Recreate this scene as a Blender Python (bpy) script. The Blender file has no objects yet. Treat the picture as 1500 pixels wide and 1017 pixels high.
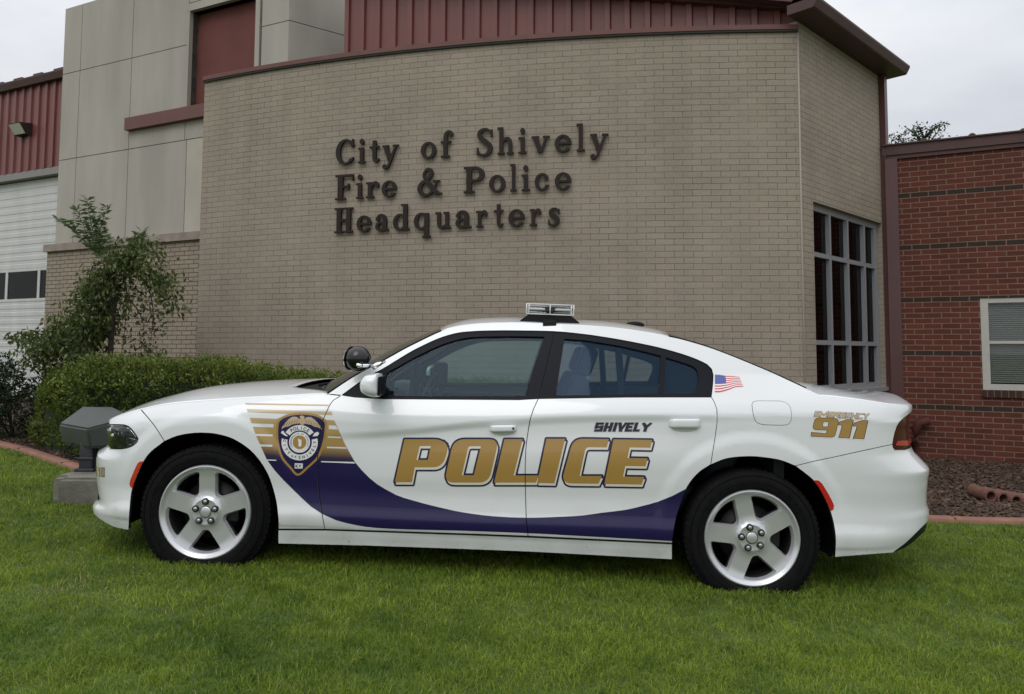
import bpy, bmesh, math, random
import numpy as np
from mathutils import Vector, Matrix, noise
from mathutils.geometry import delaunay_2d_cdt
random.seed(7)
rng = np.random.default_rng(11)
C = bpy.context.scene.collection
V = Vector
PI = math.pi

# ------------------------------------------------------------------ camera
F_PX, CX, CY, PITCH, ROLL = 1083.0, 750.0, 445.0, math.radians(3.7), math.radians(0.28)
EYE = V((0, 0, 1.335))
_F = V((0, math.cos(PITCH), math.sin(PITCH)))
_U0 = V((0, -math.sin(PITCH), math.cos(PITCH)))
_R0 = V((1, 0, 0))
CR = _R0 * math.cos(ROLL) + _U0 * math.sin(ROLL)
CU = -_R0 * math.sin(ROLL) + _U0 * math.cos(ROLL)

def proj(p):
    d = p - EYE
    w = d.dot(_F)
    return CX + F_PX * d.dot(CR) / w, CY - F_PX * d.dot(CU) / w

def ray(px, py):
    return (_F + CR * ((px - CX) / F_PX) - CU * ((py - CY) / F_PX))

def at_y(px, py, y):
    d = ray(px, py)
    return EYE + d * (y / d.y)

def at_z(px, py, z):
    d = ray(px, py)
    return EYE + d * ((z - EYE.z) / d.z)

def on_plane(px, py, a, b):
    """ray against the vertical plane through plan points a, b"""
    d = ray(px, py)
    n = V((b[1] - a[1], -(b[0] - a[0]), 0))
    t = (V((a[0], a[1], 0)) - EYE).dot(n) / d.dot(n)
    return EYE + d * t

def make_camera():
    cd = bpy.data.cameras.new('camera')
    cam = bpy.data.objects.new('camera', cd)
    C.objects.link(cam)
    cd.sensor_width = 36
    cd.lens = F_PX / 1500 * 36
    cd.shift_y = (CY - 508.5) / 1500
    cd.clip_start = 0.05
    cd.clip_end = 3000
    m = Matrix((CR, CU, -_F)).transposed().to_4x4()
    m.translation = EYE
    cam.matrix_world = m
    bpy.context.scene.camera = cam

# ------------------------------------------------------------------ objects
def tagit(o, label=None, cat=None, group=None, kind=None):
    if label: o['label'] = label
    if cat: o['category'] = cat
    if group: o['group'] = group
    if kind: o['kind'] = kind
    return o

def empty(name, loc=(0, 0, 0), rot=(0, 0, 0), **k):
    o = bpy.data.objects.new(name, None)
    C.objects.link(o)
    o.location = loc
    o.rotation_euler = rot
    o.empty_display_size = .2
    return tagit(o, **k)

def link(name, me, mat=None, parent=None, smooth=False, **k):
    o = bpy.data.objects.new(name, me)
    C.objects.link(o)
    if mat is not None:
        for m in (mat if isinstance(mat, (list, tuple)) else [mat]):
            me.materials.append(m)
    if parent: o.parent = parent
    if smooth:
        me.shade_smooth()
    return tagit(o, **k)

def mesh_of(name, verts, faces):
    me = bpy.data.meshes.new(name)
    me.from_pydata([tuple(v) for v in verts], [], faces)
    me.validate()
    me.update()
    return me

class MB:
    """collects simple shapes into one mesh"""
    def __init__(s):
        s.v = []; s.f = []; s.m = []
    def add(s, vs, fs, mi=0, M=None):
        n = len(s.v)
        s.v += [(M @ V(v)) if M else V(v) for v in vs]
        s.f += [tuple(i + n for i in f) for f in fs]
        s.m += [mi] * len(fs)
        return s
    def box(s, c, d, M=None, mi=0, bev=0.0, seg=2):
        if bev <= 0:
            x, y, z = d[0] / 2, d[1] / 2, d[2] / 2
            vs = [(c[0] + i * x, c[1] + j * y, c[2] + k * z) for i in (-1, 1) for j in (-1, 1) for k in (-1, 1)]
            fs = [(0, 1, 3, 2), (4, 6, 7, 5), (0, 4, 5, 1), (2, 3, 7, 6), (0, 2, 6, 4), (1, 5, 7, 3)]
            return s.add(vs, fs, mi, M)
        bm = bmesh.new()
        bmesh.ops.create_cube(bm, size=1)
        for v in bm.verts:
            v.co = V((v.co.x * d[0] + c[0], v.co.y * d[1] + c[1], v.co.z * d[2] + c[2]))
        bmesh.ops.bevel(bm, geom=bm.edges[:], offset=min(bev, .49 * min(d)), segments=seg, affect='EDGES', profile=.6)
        bm.verts.index_update()
        s.add([v.co.copy() for v in bm.verts], [[v.index for v in f.verts] for f in bm.faces], mi, M)
        bm.free()
        return s
    def prism(s, poly, z0, z1, M=None, mi=0):
        """polygon (x,y) extruded in z"""
        n = len(poly)
        vs = [(p[0], p[1], z0) for p in poly] + [(p[0], p[1], z1) for p in poly]
        fs = [tuple(range(n))[::-1], tuple(range(n, 2 * n))] + [(i, (i + 1) % n, (i + 1) % n + n, i + n) for i in range(n)]
        return s.add(vs, fs, mi, M)
    def tube(s, pts, r, n=10, mi=0, M=None, cap=True):
        pts = [V(p) for p in pts]
        rs = r if isinstance(r, (list, tuple)) else [r] * len(pts)
        vs = []; fs = []
        up = None
        for i, p in enumerate(pts):
            t = (pts[min(i + 1, len(pts) - 1)] - pts[max(i - 1, 0)])
            if t.length < 1e-9: t = V((0, 0, 1))
            t.normalize()
            if up is None:
                up = V((0, 0, 1)) if abs(t.z) < .9 else V((1, 0, 0))
            a = t.cross(up)
            if a.length < 1e-6: a = t.orthogonal()
            a.normalize(); b = t.cross(a).normalized(); up = -b if False else up
            for k in range(n):
                an = 2 * PI * k / n
                vs.append(p + (a * math.cos(an) + b * math.sin(an)) * rs[i])
        for i in range(len(pts) - 1):
            for k in range(n):
                fs.append((i * n + k, i * n + (k + 1) % n, (i + 1) * n + (k + 1) % n, (i + 1) * n + k))
        if cap:
            fs.append(tuple(range(n))[::-1]); fs.append(tuple(range((len(pts) - 1) * n, len(pts) * n)))
        return s.add(vs, fs, mi, M)
    def lathe(s, prof, n=48, M=None, mi=0, axis='Y', closed=False):
        """prof: (r, a) pairs; a along axis"""
        vs = []; fs = []
        m = len(prof)
        for k in range(n):
            an = 2 * PI * k / n
            for r, a in prof:
                if axis == 'Y': vs.append((r * math.cos(an), a, r * math.sin(an)))
                else: vs.append((r * math.cos(an), r * math.sin(an), a))
        for k in range(n):
            k2 = (k + 1) % n
            for i in range(m - 1 + (1 if closed else 0)):
                j = (i + 1) % m
                fs.append((k * m + i, k * m + j, k2 * m + j, k2 * m + i))
        return s.add(vs, fs, mi, M)
    def sphere(s, c, r, n=16, M=None, mi=0, sc=(1, 1, 1)):
        vs = []; fs = []
        for i in range(n + 1):
            th = PI * i / n
            for k in range(2 * n):
                ph = PI * k / n
                vs.append((c[0] + sc[0] * r * math.sin(th) * math.cos(ph), c[1] + sc[1] * r * math.sin(th) * math.sin(ph), c[2] + sc[2] * r * math.cos(th)))
        for i in range(n):
            for k in range(2 * n):
                k2 = (k + 1) % (2 * n)
                fs.append((i * 2 * n + k, (i + 1) * 2 * n + k, (i + 1) * 2 * n + k2, i * 2 * n + k2))
        return s.add(vs, fs, mi, M)
    def mesh(s, name):
        me = mesh_of(name, s.v, s.f)
        if len(me.polygons) == len(s.m):
            me.polygons.foreach_set('material_index', s.m)
        return me
    def build(s, name, mat, parent=None, smooth=False, angle=None, fix=True, **k):
        me = s.mesh(name)
        if fix:
            bm = bmesh.new(); bm.from_mesh(me)
            bmesh.ops.remove_doubles(bm, verts=bm.verts, dist=1e-6)
            bmesh.ops.recalc_face_normals(bm, faces=bm.faces)
            bm.to_mesh(me); bm.free()
        o = link(name, me, mat, parent, **k)
        if smooth or angle:
            me.shade_smooth()
            if angle:
                me.set_sharp_from_angle(angle=math.radians(angle))
        return o

# ------------------------------------------------------------------ materials
MATS = {}
def mat(name, col, rough=.6, metal=0., coat=0., spec=.5, var=0., vscale=8., bump=0., bscale=60., trans=0., emis=None, coords='Object', streak=0):
    m = bpy.data.materials.new(name); m.use_nodes = True
    nt = m.node_tree; b = nt.nodes['Principled BSDF']
    b.inputs['Base Color'].default_value = (*col, 1)
    b.inputs['Roughness'].default_value = rough
    b.inputs['Metallic'].default_value = metal
    b.inputs['Coat Weight'].default_value = coat
    b.inputs['Coat Roughness'].default_value = .04
    b.inputs['Specular IOR Level'].default_value = spec
    if trans: b.inputs['Transmission Weight'].default_value = trans
    tc = None
    if var or bump:
        tc = nt.nodes.new('ShaderNodeTexCoord')
    if var:
        n = nt.nodes.new('ShaderNodeTexNoise'); n.inputs['Scale'].default_value = vscale
        n.inputs['Detail'].default_value = 6
        if streak:
            mp = nt.nodes.new('ShaderNodeMapping'); mp.inputs['Scale'].default_value = (1, 1, streak); nt.links.new(tc.outputs[coords], mp.inputs[0]); nt.links.new(mp.outputs[0], n.inputs['Vector'])
        else:
            nt.links.new(tc.outputs[coords], n.inputs['Vector'])
        mr = nt.nodes.new('ShaderNodeMapRange')
        mr.inputs[1].default_value = .3; mr.inputs[2].default_value = .7
        mr.inputs[3].default_value = 1 - var; mr.inputs[4].default_value = 1 + var
        nt.links.new(n.outputs['Fac'], mr.inputs[0])
        mx = nt.nodes.new('ShaderNodeVectorMath'); mx.operation = 'SCALE'
        mx.inputs[0].default_value = col
        nt.links.new(mr.outputs[0], mx.inputs['Scale'])
        nt.links.new(mx.outputs[0], b.inputs['Base Color'])
    if bump:
        n2 = nt.nodes.new('ShaderNodeTexNoise'); n2.inputs['Scale'].default_value = bscale
        n2.inputs['Detail'].default_value = 4
        nt.links.new(tc.outputs[coords], n2.inputs['Vector'])
        bp = nt.nodes.new('ShaderNodeBump'); bp.inputs['Strength'].default_value = bump
        bp.inputs['Distance'].default_value = .01
        nt.links.new(n2.outputs['Fac'], bp.inputs['Height'])
        nt.links.new(bp.outputs[0], b.inputs['Normal'])
    MATS[name] = m
    return m

def nd(nt, t, **ins):
    n = nt.nodes.new(t)
    for k, v in ins.items():
        n.inputs[k.replace('_', ' ')].default_value = v
    return n

def glass_mat(name, tint, refl=1.0, rough=0.0, veil=None):
    """thin pane: tinted see-through plus a mirror-like surface reflection"""
    m = bpy.data.materials.new(name); m.use_nodes = True
    nt = m.node_tree
    for n in list(nt.nodes):
        if n.type != 'OUTPUT_MATERIAL': nt.nodes.remove(n)
    out = [n for n in nt.nodes if n.type == 'OUTPUT_MATERIAL'][0]
    tr = nd(nt, 'ShaderNodeBsdfTransparent'); tr.inputs[0].default_value = (*tint, 1)
    gl = nd(nt, 'ShaderNodeBsdfGlossy'); gl.inputs['Roughness'].default_value = rough
    gl.inputs['Color'].default_value = (*refl, 1) if isinstance(refl, tuple) else (refl, refl, refl, 1)
    fr = nd(nt, 'ShaderNodeFresnel'); fr.inputs['IOR'].default_value = 1.52
    mx = nd(nt, 'ShaderNodeMixShader')
    nt.links.new(fr.outputs[0], mx.inputs[0]); nt.links.new(tr.outputs[0], mx.inputs[1]); nt.links.new(gl.outputs[0], mx.inputs[2])
    last = mx
    if veil:  # flat diffuse colour mixed in as a painted reflection haze
        df = nd(nt, 'ShaderNodeBsdfDiffuse'); df.inputs[0].default_value = (*veil[:3], 1)
        mx2 = nd(nt, 'ShaderNodeMixShader'); mx2.inputs[0].default_value = veil[3]
        nt.links.new(mx.outputs[0], mx2.inputs[1]); nt.links.new(df.outputs[0], mx2.inputs[2]); last = mx2
    nt.links.new(last.outputs[0], out.inputs[0])
    return m

# ------------------------------------------------------------------ 2D helpers
def pip_np(P, poly):
    x = P[:, 0]; y = P[:, 1]
    q = np.array([(p[0], p[1]) for p in poly]); r = np.roll(q, -1, 0)
    inside = np.zeros(len(P), bool)
    for (x0, y0), (x1, y1) in zip(q, r):
        if y0 == y1: continue
        c = ((y0 > y) != (y1 > y)) & (x < (x1 - x0) * (y - y0) / (y1 - y0) + x0)
        inside ^= c
    return inside

def dist_np(P, poly, closed=True):
    q = np.array([(p[0], p[1]) for p in poly], float)
    d = np.full(len(P), 1e9)
    n = len(q)
    for i in range(n if closed else n - 1):
        a = q[i]; b = q[(i + 1) % n]; ab = b - a; L = (ab ** 2).sum()
        t = np.clip(((P - a) @ ab) / max(L, 1e-12), 0, 1)
        d = np.minimum(d, np.hypot(*(P - (a + t[:, None] * ab)).T))
    return d

def cdt(polys, pred, grid=None, eps=1e-6, pts=None):
    """triangulate with every polygon edge as constraint; keep triangles whose centre satisfies pred"""
    vs = []; es = []
    for poly in polys:
        n = len(vs); m = len(poly)
        vs += [V((p[0], p[1])) for p in poly]
        es += [(n + i, n + (i + 1) % m) for i in range(m)]
    if grid:
        gx, gy = grid
        a = np.array([(p[0], p[1]) for poly in polys for p in poly])
        x0, y0 = a.min(0); x1, y1 = a.max(0)
        xs = np.arange(x0 + gx * .5, x1, gx); ys = np.arange(y0 + gy * .5, y1, gy)
        G = np.array([(x + (gx * .5 if j % 2 else 0), y) for j, y in enumerate(ys) for x in xs])
        if len(G):
            k = pred(G)
            dd = np.full(len(G), 1e9)
            for poly in polys: dd = np.minimum(dd, dist_np(G, poly))
            G = G[k & (dd > .3 * min(gx, gy))]
            vs += [V((g[0], g[1])) for g in G]
    if pts:
        vs += [V(p) for p in pts]
    ov, oe, of, *_ = delaunay_2d_cdt(vs, es, [], 0, eps)
    if not of: return [], []
    A = np.array([(v.x, v.y) for v in ov]); T = np.array([f for f in of if len(f) == 3])
    cen = A[T].mean(1)
    e1 = A[T[:, 1]] - A[T[:, 0]]; e2 = A[T[:, 2]] - A[T[:, 0]]
    area = np.abs(e1[:, 0] * e2[:, 1] - e1[:, 1] * e2[:, 0])
    keep = pred(cen) & (area > 1e-12)
    T = T[keep]
    used = np.unique(T); rm = -np.ones(len(A), int); rm[used] = np.arange(len(used))
    return A[used], rm[T]

def smooth_line(pts, step, closed=False):
    """Catmull-Rom through points, resampled about every step"""
    pts = [np.array(p, float) for p in pts]; n = len(pts); out = []
    for i in range(n if closed else n - 1):
        p1 = pts[i]; p2 = pts[(i + 1) % n]
        p0 = pts[i - 1] if (i > 0 or closed) else 2 * p1 - p2
        p3 = pts[(i + 2) % n] if (i + 2 < n or closed) else 2 * p2 - p1
        k = max(1, int(np.hypot(*(p2 - p1)[:2]) / step))
        for j in range(k):
            t = j / k
            out.append(tuple(.5 * ((2 * p1) + (p2 - p0) * t + (2 * p0 - 5 * p1 + 4 * p2 - p3) * t * t + (3 * p1 - p0 - 3 * p2 + p3) * t ** 3)))
    if not closed: out.append(tuple(pts[-1]))
    return out

def dens(pts, step, closed=False):
    out = []; n = len(pts)
    for i in range(n if closed else n - 1):
        a = np.array(pts[i], float); b = np.array(pts[(i + 1) % n], float)
        k = max(1, int(np.hypot(*(b - a)[:2]) / step))
        out += [tuple(a + (b - a) * j / k) for j in range(k)]
    if not closed: out.append(tuple(pts[-1]))
    return out

def inset(poly, d):
    a = np.array([(p[0], p[1]) for p in poly], float)
    keep = [0]
    for i in range(1, len(a)):
        if np.hypot(*(a[i] - a[keep[-1]])) > 1e-4: keep.append(i)
    a = a[keep]
    if np.hypot(*(a[0] - a[-1])) < 1e-4: a = a[:-1]
    ar = .5 * (a[:, 0] * np.roll(a[:, 1], -1) - np.roll(a[:, 0], -1) * a[:, 1]).sum()
    s = 1 if ar > 0 else -1
    e1 = a - np.roll(a, 1, 0); e2 = np.roll(a, -1, 0) - a
    def nn(e): return np.stack([-e[:, 1], e[:, 0]], 1) / np.maximum(np.hypot(*e.T), 1e-9)[:, None]
    n1 = nn(e1); n2 = nn(e2); m = n1 + n2; L = np.maximum((m ** 2).sum(1), .5)
    return [tuple(p) for p in a + s * d * (m * 2 / L[:, None])]

def pchip(xs, ys):
    xs = np.array(xs, float); ys = np.array(ys, float)
    h = np.diff(xs); dl = np.diff(ys) / h; m = np.zeros(len(xs)); m[0] = dl[0]; m[-1] = dl[-1]
    for i in range(1, len(xs) - 1):
        if dl[i - 1] * dl[i] > 0:
            w1 = 2 * h[i] + h[i - 1]; w2 = h[i] + 2 * h[i - 1]
            m[i] = (w1 + w2) / (w1 / dl[i - 1] + w2 / dl[i])
    xl = xs.tolist(); yl = ys.tolist(); ml = m.tolist(); hl = h.tolist()
    import bisect
    def f(x):
        if x <= xl[0]: return yl[0] + ml[0] * (x - xl[0])
        if x >= xl[-1]: return yl[-1] + ml[-1] * (x - xl[-1])
        i = bisect.bisect_right(xl, x) - 1
        t = (x - xl[i]) / hl[i]; t2 = t * t; t3 = t2 * t
        return (2 * t3 - 3 * t2 + 1) * yl[i] + (t3 - 2 * t2 + t) * hl[i] * ml[i] + (-2 * t3 + 3 * t2) * yl[i + 1] + (t3 - t2) * hl[i] * ml[i + 1]
    return f

def lin(xs, ys):
    return lambda x: float(np.interp(x, xs, ys))

def sstep(a, b, x):
    t = min(1, max(0, (x - a) / (b - a))); return t * t * (3 - 2 * t)
# ------------------------------------------------------------------ car surface
CAR_LOC = V((-0.19, 5.05, 0.0)); CAR_PITCH = math.radians(2.5); CAR_YAW = math.radians(-1.6)
def car_matrix(loc, pitch, yaw):
    m = Matrix.Rotation(yaw, 4, 'Z') @ Matrix.Rotation(pitch, 4, 'Y')
    m.translation = loc
    return m
CM = car_matrix(CAR_LOC, CAR_PITCH, CAR_YAW)
def fit_car():
    """place the car so both near wheel hubs project where the photograph has them"""
    global CM, CAR_LOC, CAR_PITCH
    p = [CAR_LOC.x, CAR_LOC.y, CAR_LOC.z, CAR_PITCH]
    tgt = [301.0, 750.0, 1101.5, 788.0]
    def ev(p):
        m = car_matrix(V(p[:3]), p[3], CAR_YAW)
        a = proj(m @ V((-1.525, -.915, .37))); b = proj(m @ V((1.525, -.915, .37)))
        return np.array([a[0] - tgt[0], a[1] - tgt[1], b[0] - tgt[2], b[1] - tgt[3]])
    for _ in range(12):
        f0 = ev(p); J = np.zeros((4, 4))
        for i in range(4):
            q = list(p); q[i] += 1e-4; J[:, i] = (ev(q) - f0) / 1e-4
        p = list(np.array(p) - np.linalg.solve(J, f0))
    CAR_LOC = V(p[:3]); CAR_PITCH = p[3]; CM = car_matrix(CAR_LOC, CAR_PITCH, CAR_YAW)
fit_car()
CI = CM.inverted()
LO = CI @ EYE
def lray(px, py): return (CI.to_3x3() @ ray(px, py))
def lproj(p): return proj(CM @ V(p))
def l_at_y(px, py, y):
    d = lray(px, py); return LO + d * ((y - LO.y) / d.y)

XF, XR = -1.95, 2.02           # where the side starts to wrap round nose and tail
UF, UR = XF - .55, XR + .55    # parameter at the centre line
KF, KR = .42, .36
_zb = []
for px, py, y in [(160, 617, -.55), (207, 600.6, -.80), (240, 593, -.86), (271, 589.6, -.87), (320, 586, -.88), (415, 580.5, -.88), (480, 577.5, -.88),
                  (500, 579.5, -.88), (560, 583.9, -.89), (760, 585.6, -.89), (786, 584, -.89), (920, 581.6, -.89), (1042, 581.6, -.88),
                  (1100, 581, -.87), (1160, 580.4, -.86), (1204, 580.3, -.84), (1246, 584.7, -.82), (1282, 589.6, -.80), (1309, 593.3, -.74), (1333, 594, -.6)]:
    q = l_at_y(px, py, y); _zb.append((q.x, q.z))
_zb.sort()
_zbf = pchip([q[0] for q in _zb], [q[1] for q in _zb])
def zB(x):
    x = max(_zb[0][0] - .25, min(_zb[-1][0] + .2, x))
    if x < _zb[0][0]: return _zb[0][1] + (x - _zb[0][0]) * .35
    if x > _zb[-1][0]: return _zb[-1][1] - (x - _zb[-1][0]) * .05
    return _zbf(x)
Z0 = .24
_wv = pchip([-.1, 0, .055, .09, .105, .17, .25, .34, .47, .66, .82, .885, .925, .965, 1.0],
            [.885, .903, .917, .925, .932, .941, .929, .9245, .936, .948, .9485, .943, .930, .912, .893])
_wg = pchip([0, .05, .12, .22, .32, .42, .50], [.893, .872, .842, .795, .745, .690, .645])
VC = pchip([-.95, -.72, -.35, 0, .3, 1.2, 2.6], [.74, .765, .815, .868, .885, .90, .90])
def side_w(x, z):
    zb = zB(x)
    v = (z - Z0) / (zb - Z0)
    if v <= 1: w = _wv(v)
    else:
        w = _wg(z - zb)
        w -= .035 * max(0, (x - .2) / 1.6) ** 2 * min(1, (z - zb) / .12)
    a = abs(x)
    w *= 1 - .040 * sstep(1.2, 2.6, a) - .006 * sstep(.3, 1.3, a)
    if v <= 1:
        for c in (-1.525, 1.525):
            r = math.hypot(x - c, (z - .40) * 1.0)
            if r < .60: w += .010 * (1 - sstep(.49, .56, r))
        # door scallop under the shoulder crease
        s = sstep(-.95, -.55, x) * (1 - .65 * sstep(.9, 1.6, x))
        vc = VC(x)
        if v < vc: w -= .0145 * s * sstep(0, .062, vc - v) * (1 - sstep(.06, .36, vc - v))
    return w
XN_F = ([.1, 1.2], [-2.5, -2.5]); XN_R = ([.1, 1.3], [2.5, 2.5])
def xnf(z): return float(np.interp(z, XN_F[0], XN_F[1]))
def xnr(z): return float(np.interp(z, XN_R[0], XN_R[1]))
def W(x, z):
    if x < XF:
        t = (XF - x) / (XF - xnf(z))
        return 0. if t >= 1 else side_w(x, z) * (1 - t * t) ** KF
    if x > XR:
        t = (x - XR) / (xnr(z) - XR)
        return 0. if t >= 1 else side_w(x, z) * (1 - t * t) ** KR
    return side_w(x, z)
def surf(u, z):
    if u < XF:
        ph = min(1, (XF - u) / .55) * PI / 2; x = XF - (XF - xnf(z)) * math.sin(ph)
        return V((x, -side_w(x, z) * max(0, math.cos(ph)) ** (2 * KF), z))
    if u > XR:
        ph = min(1, (u - XR) / .55) * PI / 2; x = XR + (xnr(z) - XR) * math.sin(ph)
        return V((x, -side_w(x, z) * max(0, math.cos(ph)) ** (2 * KR), z))
    return V((u, -side_w(u, z), z))
def snorm(u, z):
    e = .006
    a = surf(min(u + e, UR), z) - surf(max(u - e, UF), z); b = surf(u, z + e) - surf(u, z - e)
    n = a.cross(b)
    n.normalize()
    return n if n.y < .2 or abs(n.x) > .5 else -n
def x2u(x, z):
    if x < XF: return XF - .55 * math.asin(min(1, (XF - x) / (XF - xnf(z)))) / (PI / 2)
    if x > XR: return XR + .55 * math.asin(min(1, (x - XR) / (xnr(z) - XR))) / (PI / 2)
    return x
def P(px, py):
    """photograph point -> (u, z) on the near body side"""
    d = lray(px, py)
    def g(y):
        q = LO + d * ((y - LO.y) / d.y); return q.y + W(q.x, q.z), q
    y = -1.02; f0, _ = g(y); ok = False
    while y < 0:
        y2 = y + .02; f1, _ = g(y2)
        if f1 >= 0: ok = True; break
        y = y2
    if not ok:
        q = g(-.3)[1]
        return (UF if q.x < 0 else UR), q.z
    a, b = y, y2
    for _ in range(18):
        m = (a + b) / 2
        if g(m)[0] >= 0: b = m
        else: a = m
    q = g(b)[1]
    return x2u(q.x, q.z), q.z
def fit_tip(sil, front):
    """nose / tail length at each height so that the silhouette falls on the traced points"""
    global XN_F, XN_R
    s = -1 if front else 1
    for rnd in range(3):
        zs = []; xs = []
        for px, py in sil:
            z = (LO + lray(px, py) * 1).z; xn = 2.45 * s
            z = l_at_y(px, py, -.5).z
            for _ in range(25):
                if front: XN_F = ([z - 1, z + 1], [xn, xn])
                else: XN_R = ([z - 1, z + 1], [xn, xn])
                best = None
                for k in range(41):
                    u = (XF - .55 * k / 40) if front else (XR + .55 * k / 40)
                    a = lproj(surf(u, z))
                    if best is None or s * a[0] > s * best[0]: best = a
                xn += (px - best[0]) / 250
                z -= (py - best[1]) / 250
            zs.append(z); xs.append(xn)
        o = np.argsort(zs)
        T = ([zs[i] for i in o], [xs[i] for i in o])
        if front: XN_F = T
        else: XN_R = T
        break
    return T
fit_tip([(158.5, 616.5), (158.5, 621), (158, 640), (156, 655), (150, 660.5), (143, 664), (140.8, 672), (140.6, 690), (141.3, 706), (144, 723), (146, 732), (142, 736), (137.5, 739.5),
         (134.8, 745), (134.8, 750)], True)
fit_tip([(1336.8, 597), (1336, 602), (1333.5, 611), (1332.5, 629), (1334, 643), (1335.4, 655), (1338.4, 662), (1348, 671.5), (1360.5, 685), (1362, 689), (1359.5, 702),
         (1358, 722), (1358, 739), (1361.2, 748), (1360.7, 760), (1357.7, 774), (1351, 785)], False)
if __name__ == '__main__' and False:
    pass
# ------------------------------------------------------------------ car materials
def paint_mat(name, col, rough=.32):
    m = mat(name, col, rough, coat=1.0)
    # road film and small specks on the lower body
    nt = m.node_tree; b = nt.nodes['Principled BSDF']
    tc = nd(nt, 'ShaderNodeTexCoord'); sx = nd(nt, 'ShaderNodeSeparateXYZ'); nt.links.new(tc.outputs['Object'], sx.inputs[0])
    low = nd(nt, 'ShaderNodeMapRange'); low.inputs[1].default_value = .62; low.inputs[2].default_value = .24; nt.links.new(sx.outputs['Z'], low.inputs[0])
    def nz(scale, lo, hi, detail=3):
        n = nd(nt, 'ShaderNodeTexNoise'); n.inputs['Scale'].default_value = scale; n.inputs['Detail'].default_value = detail; nt.links.new(tc.outputs['Object'], n.inputs['Vector'])
        r = nd(nt, 'ShaderNodeMapRange'); r.inputs[1].default_value = lo; r.inputs[2].default_value = hi; nt.links.new(n.outputs['Fac'], r.inputs[0]); return r
    sp_ = nz(70, .70, .76, 2); fm = nz(5, .40, .75, 6)
    m1 = nt.nodes.new('ShaderNodeMath'); m1.operation = 'MULTIPLY'; m1.inputs[1].default_value = .22; nt.links.new(fm.outputs[0], m1.inputs[0])
    m2 = nt.nodes.new('ShaderNodeMath'); m2.operation = 'MULTIPLY_ADD'; m2.inputs[1].default_value = .6; nt.links.new(sp_.outputs[0], m2.inputs[0]); nt.links.new(m1.outputs[0], m2.inputs[2])
    m3 = nt.nodes.new('ShaderNodeMath'); m3.operation = 'MULTIPLY'; m3.use_clamp = True; nt.links.new(m2.outputs[0], m3.inputs[0]); nt.links.new(low.outputs[0], m3.inputs[1])
    mx = nt.nodes.new('ShaderNodeMix'); mx.data_type = 'RGBA'; mx.inputs[6].default_value = (*col, 1); mx.inputs[7].default_value = (.20, .17, .13, 1)
    nt.links.new(m3.outputs[0], mx.inputs[0]); nt.links.new(mx.outputs[2], b.inputs['Base Color'])
    return m
M_white = paint_mat('white_paint', (.70, .72, .735))
M_gold = mat('gold_vinyl', (.36, .215, .055), .35, coat=.6)
M_gold2 = mat('gold_vinyl_pale', (.47, .33, .15), .35, coat=.6)
M_tan = mat('tan_vinyl', (.50, .38, .24), .4, coat=.4)
M_cream = mat('cream_vinyl', (.66, .62, .54), .4, coat=.5)
M_navy = mat('navy_vinyl', (.012, .010, .052), .35, coat=.3)
M_purple = mat('purple_vinyl', (.013, .008, .062), .32, coat=.35, spec=.35)
M_blackv = mat('black_vinyl', (.02, .02, .04), .4)
M_grey_v = mat('grey_vinyl', (.30, .28, .30), .4)
M_whitev = mat('white_vinyl', (.75, .75, .76), .4, coat=.5)
M_red_v = mat('red_vinyl', (.55, .05, .07), .4)
M_blue_v = mat('blue_vinyl', (.05, .07, .30), .4)
M_blacktrim = mat('black_trim', (.008, .009, .013), .42, spec=.10)
M_black = mat('black_plastic', (.007, .007, .008), .6, spec=.2)
M_liner = mat('wheel_liner', (.004, .004, .004), .95, spec=.02)
M_tyre = mat('tyre_rubber', (.0075, .0075, .008), .78, spec=.08, var=.25, vscale=30, bump=.15, bscale=300)
M_alloy = mat('alloy', (.60, .61, .635), .26, metal=.55, coat=.4)
M_nut = mat('nut_dark', (.02, .02, .022), .45, metal=.3)
M_nutc = mat('nut_cap', (.5, .5, .52), .3, metal=.9)
M_disc = mat('brake_steel', (.035, .034, .033), .5, metal=.8)
M_barrel = mat('barrel_dust_shade', (.035, .033, .031), .6, metal=.3)  # brake dust on the barrel; also painted shade on the spoke window walls
M_gap_shade = mat('gap_shade_black', (.02, .02, .02), .8, spec=.1)  # near-black on body-colour panel edges, painting the shade inside shut gaps
M_chrome = mat('chrome', (.82, .83, .85), .08, metal=1.)
M_int = mat('interior', (.030, .034, .040), .7)
M_int2 = mat('seat_cloth', (.035, .042, .055), .8)
M_redlens = mat('red_lens', (.50, .015, .015), .15, coat=1.)
M_amber = mat('red_amber_marker', (.55, .045, .02), .2, coat=1.)
M_tail = mat('tail_lens_dark', (.060, .002, .003), .15, coat=.12, spec=.25)
M_lamp_in = mat('lamp_inner', (.20, .20, .21), .22, metal=.85, bump=.5, bscale=45)
G_front = glass_mat('front_glass', (.60, .76, .74), (.24, .30, .38), veil=(.12, .22, .28, .04))
G_rear = glass_mat('rear_glass', (.60, .70, .72), (.26, .34, .48), veil=(.05, .14, .25, .09))
G_screen = glass_mat('windshield_glass', (.45, .50, .44), 1.0, veil=(.10, .11, .08, .25))
G_clear = glass_mat('clear_lens', (.92, .94, .95), 1.0)
G_lamp = glass_mat('headlamp_lens', (.80, .82, .84), 1.0)

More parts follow.
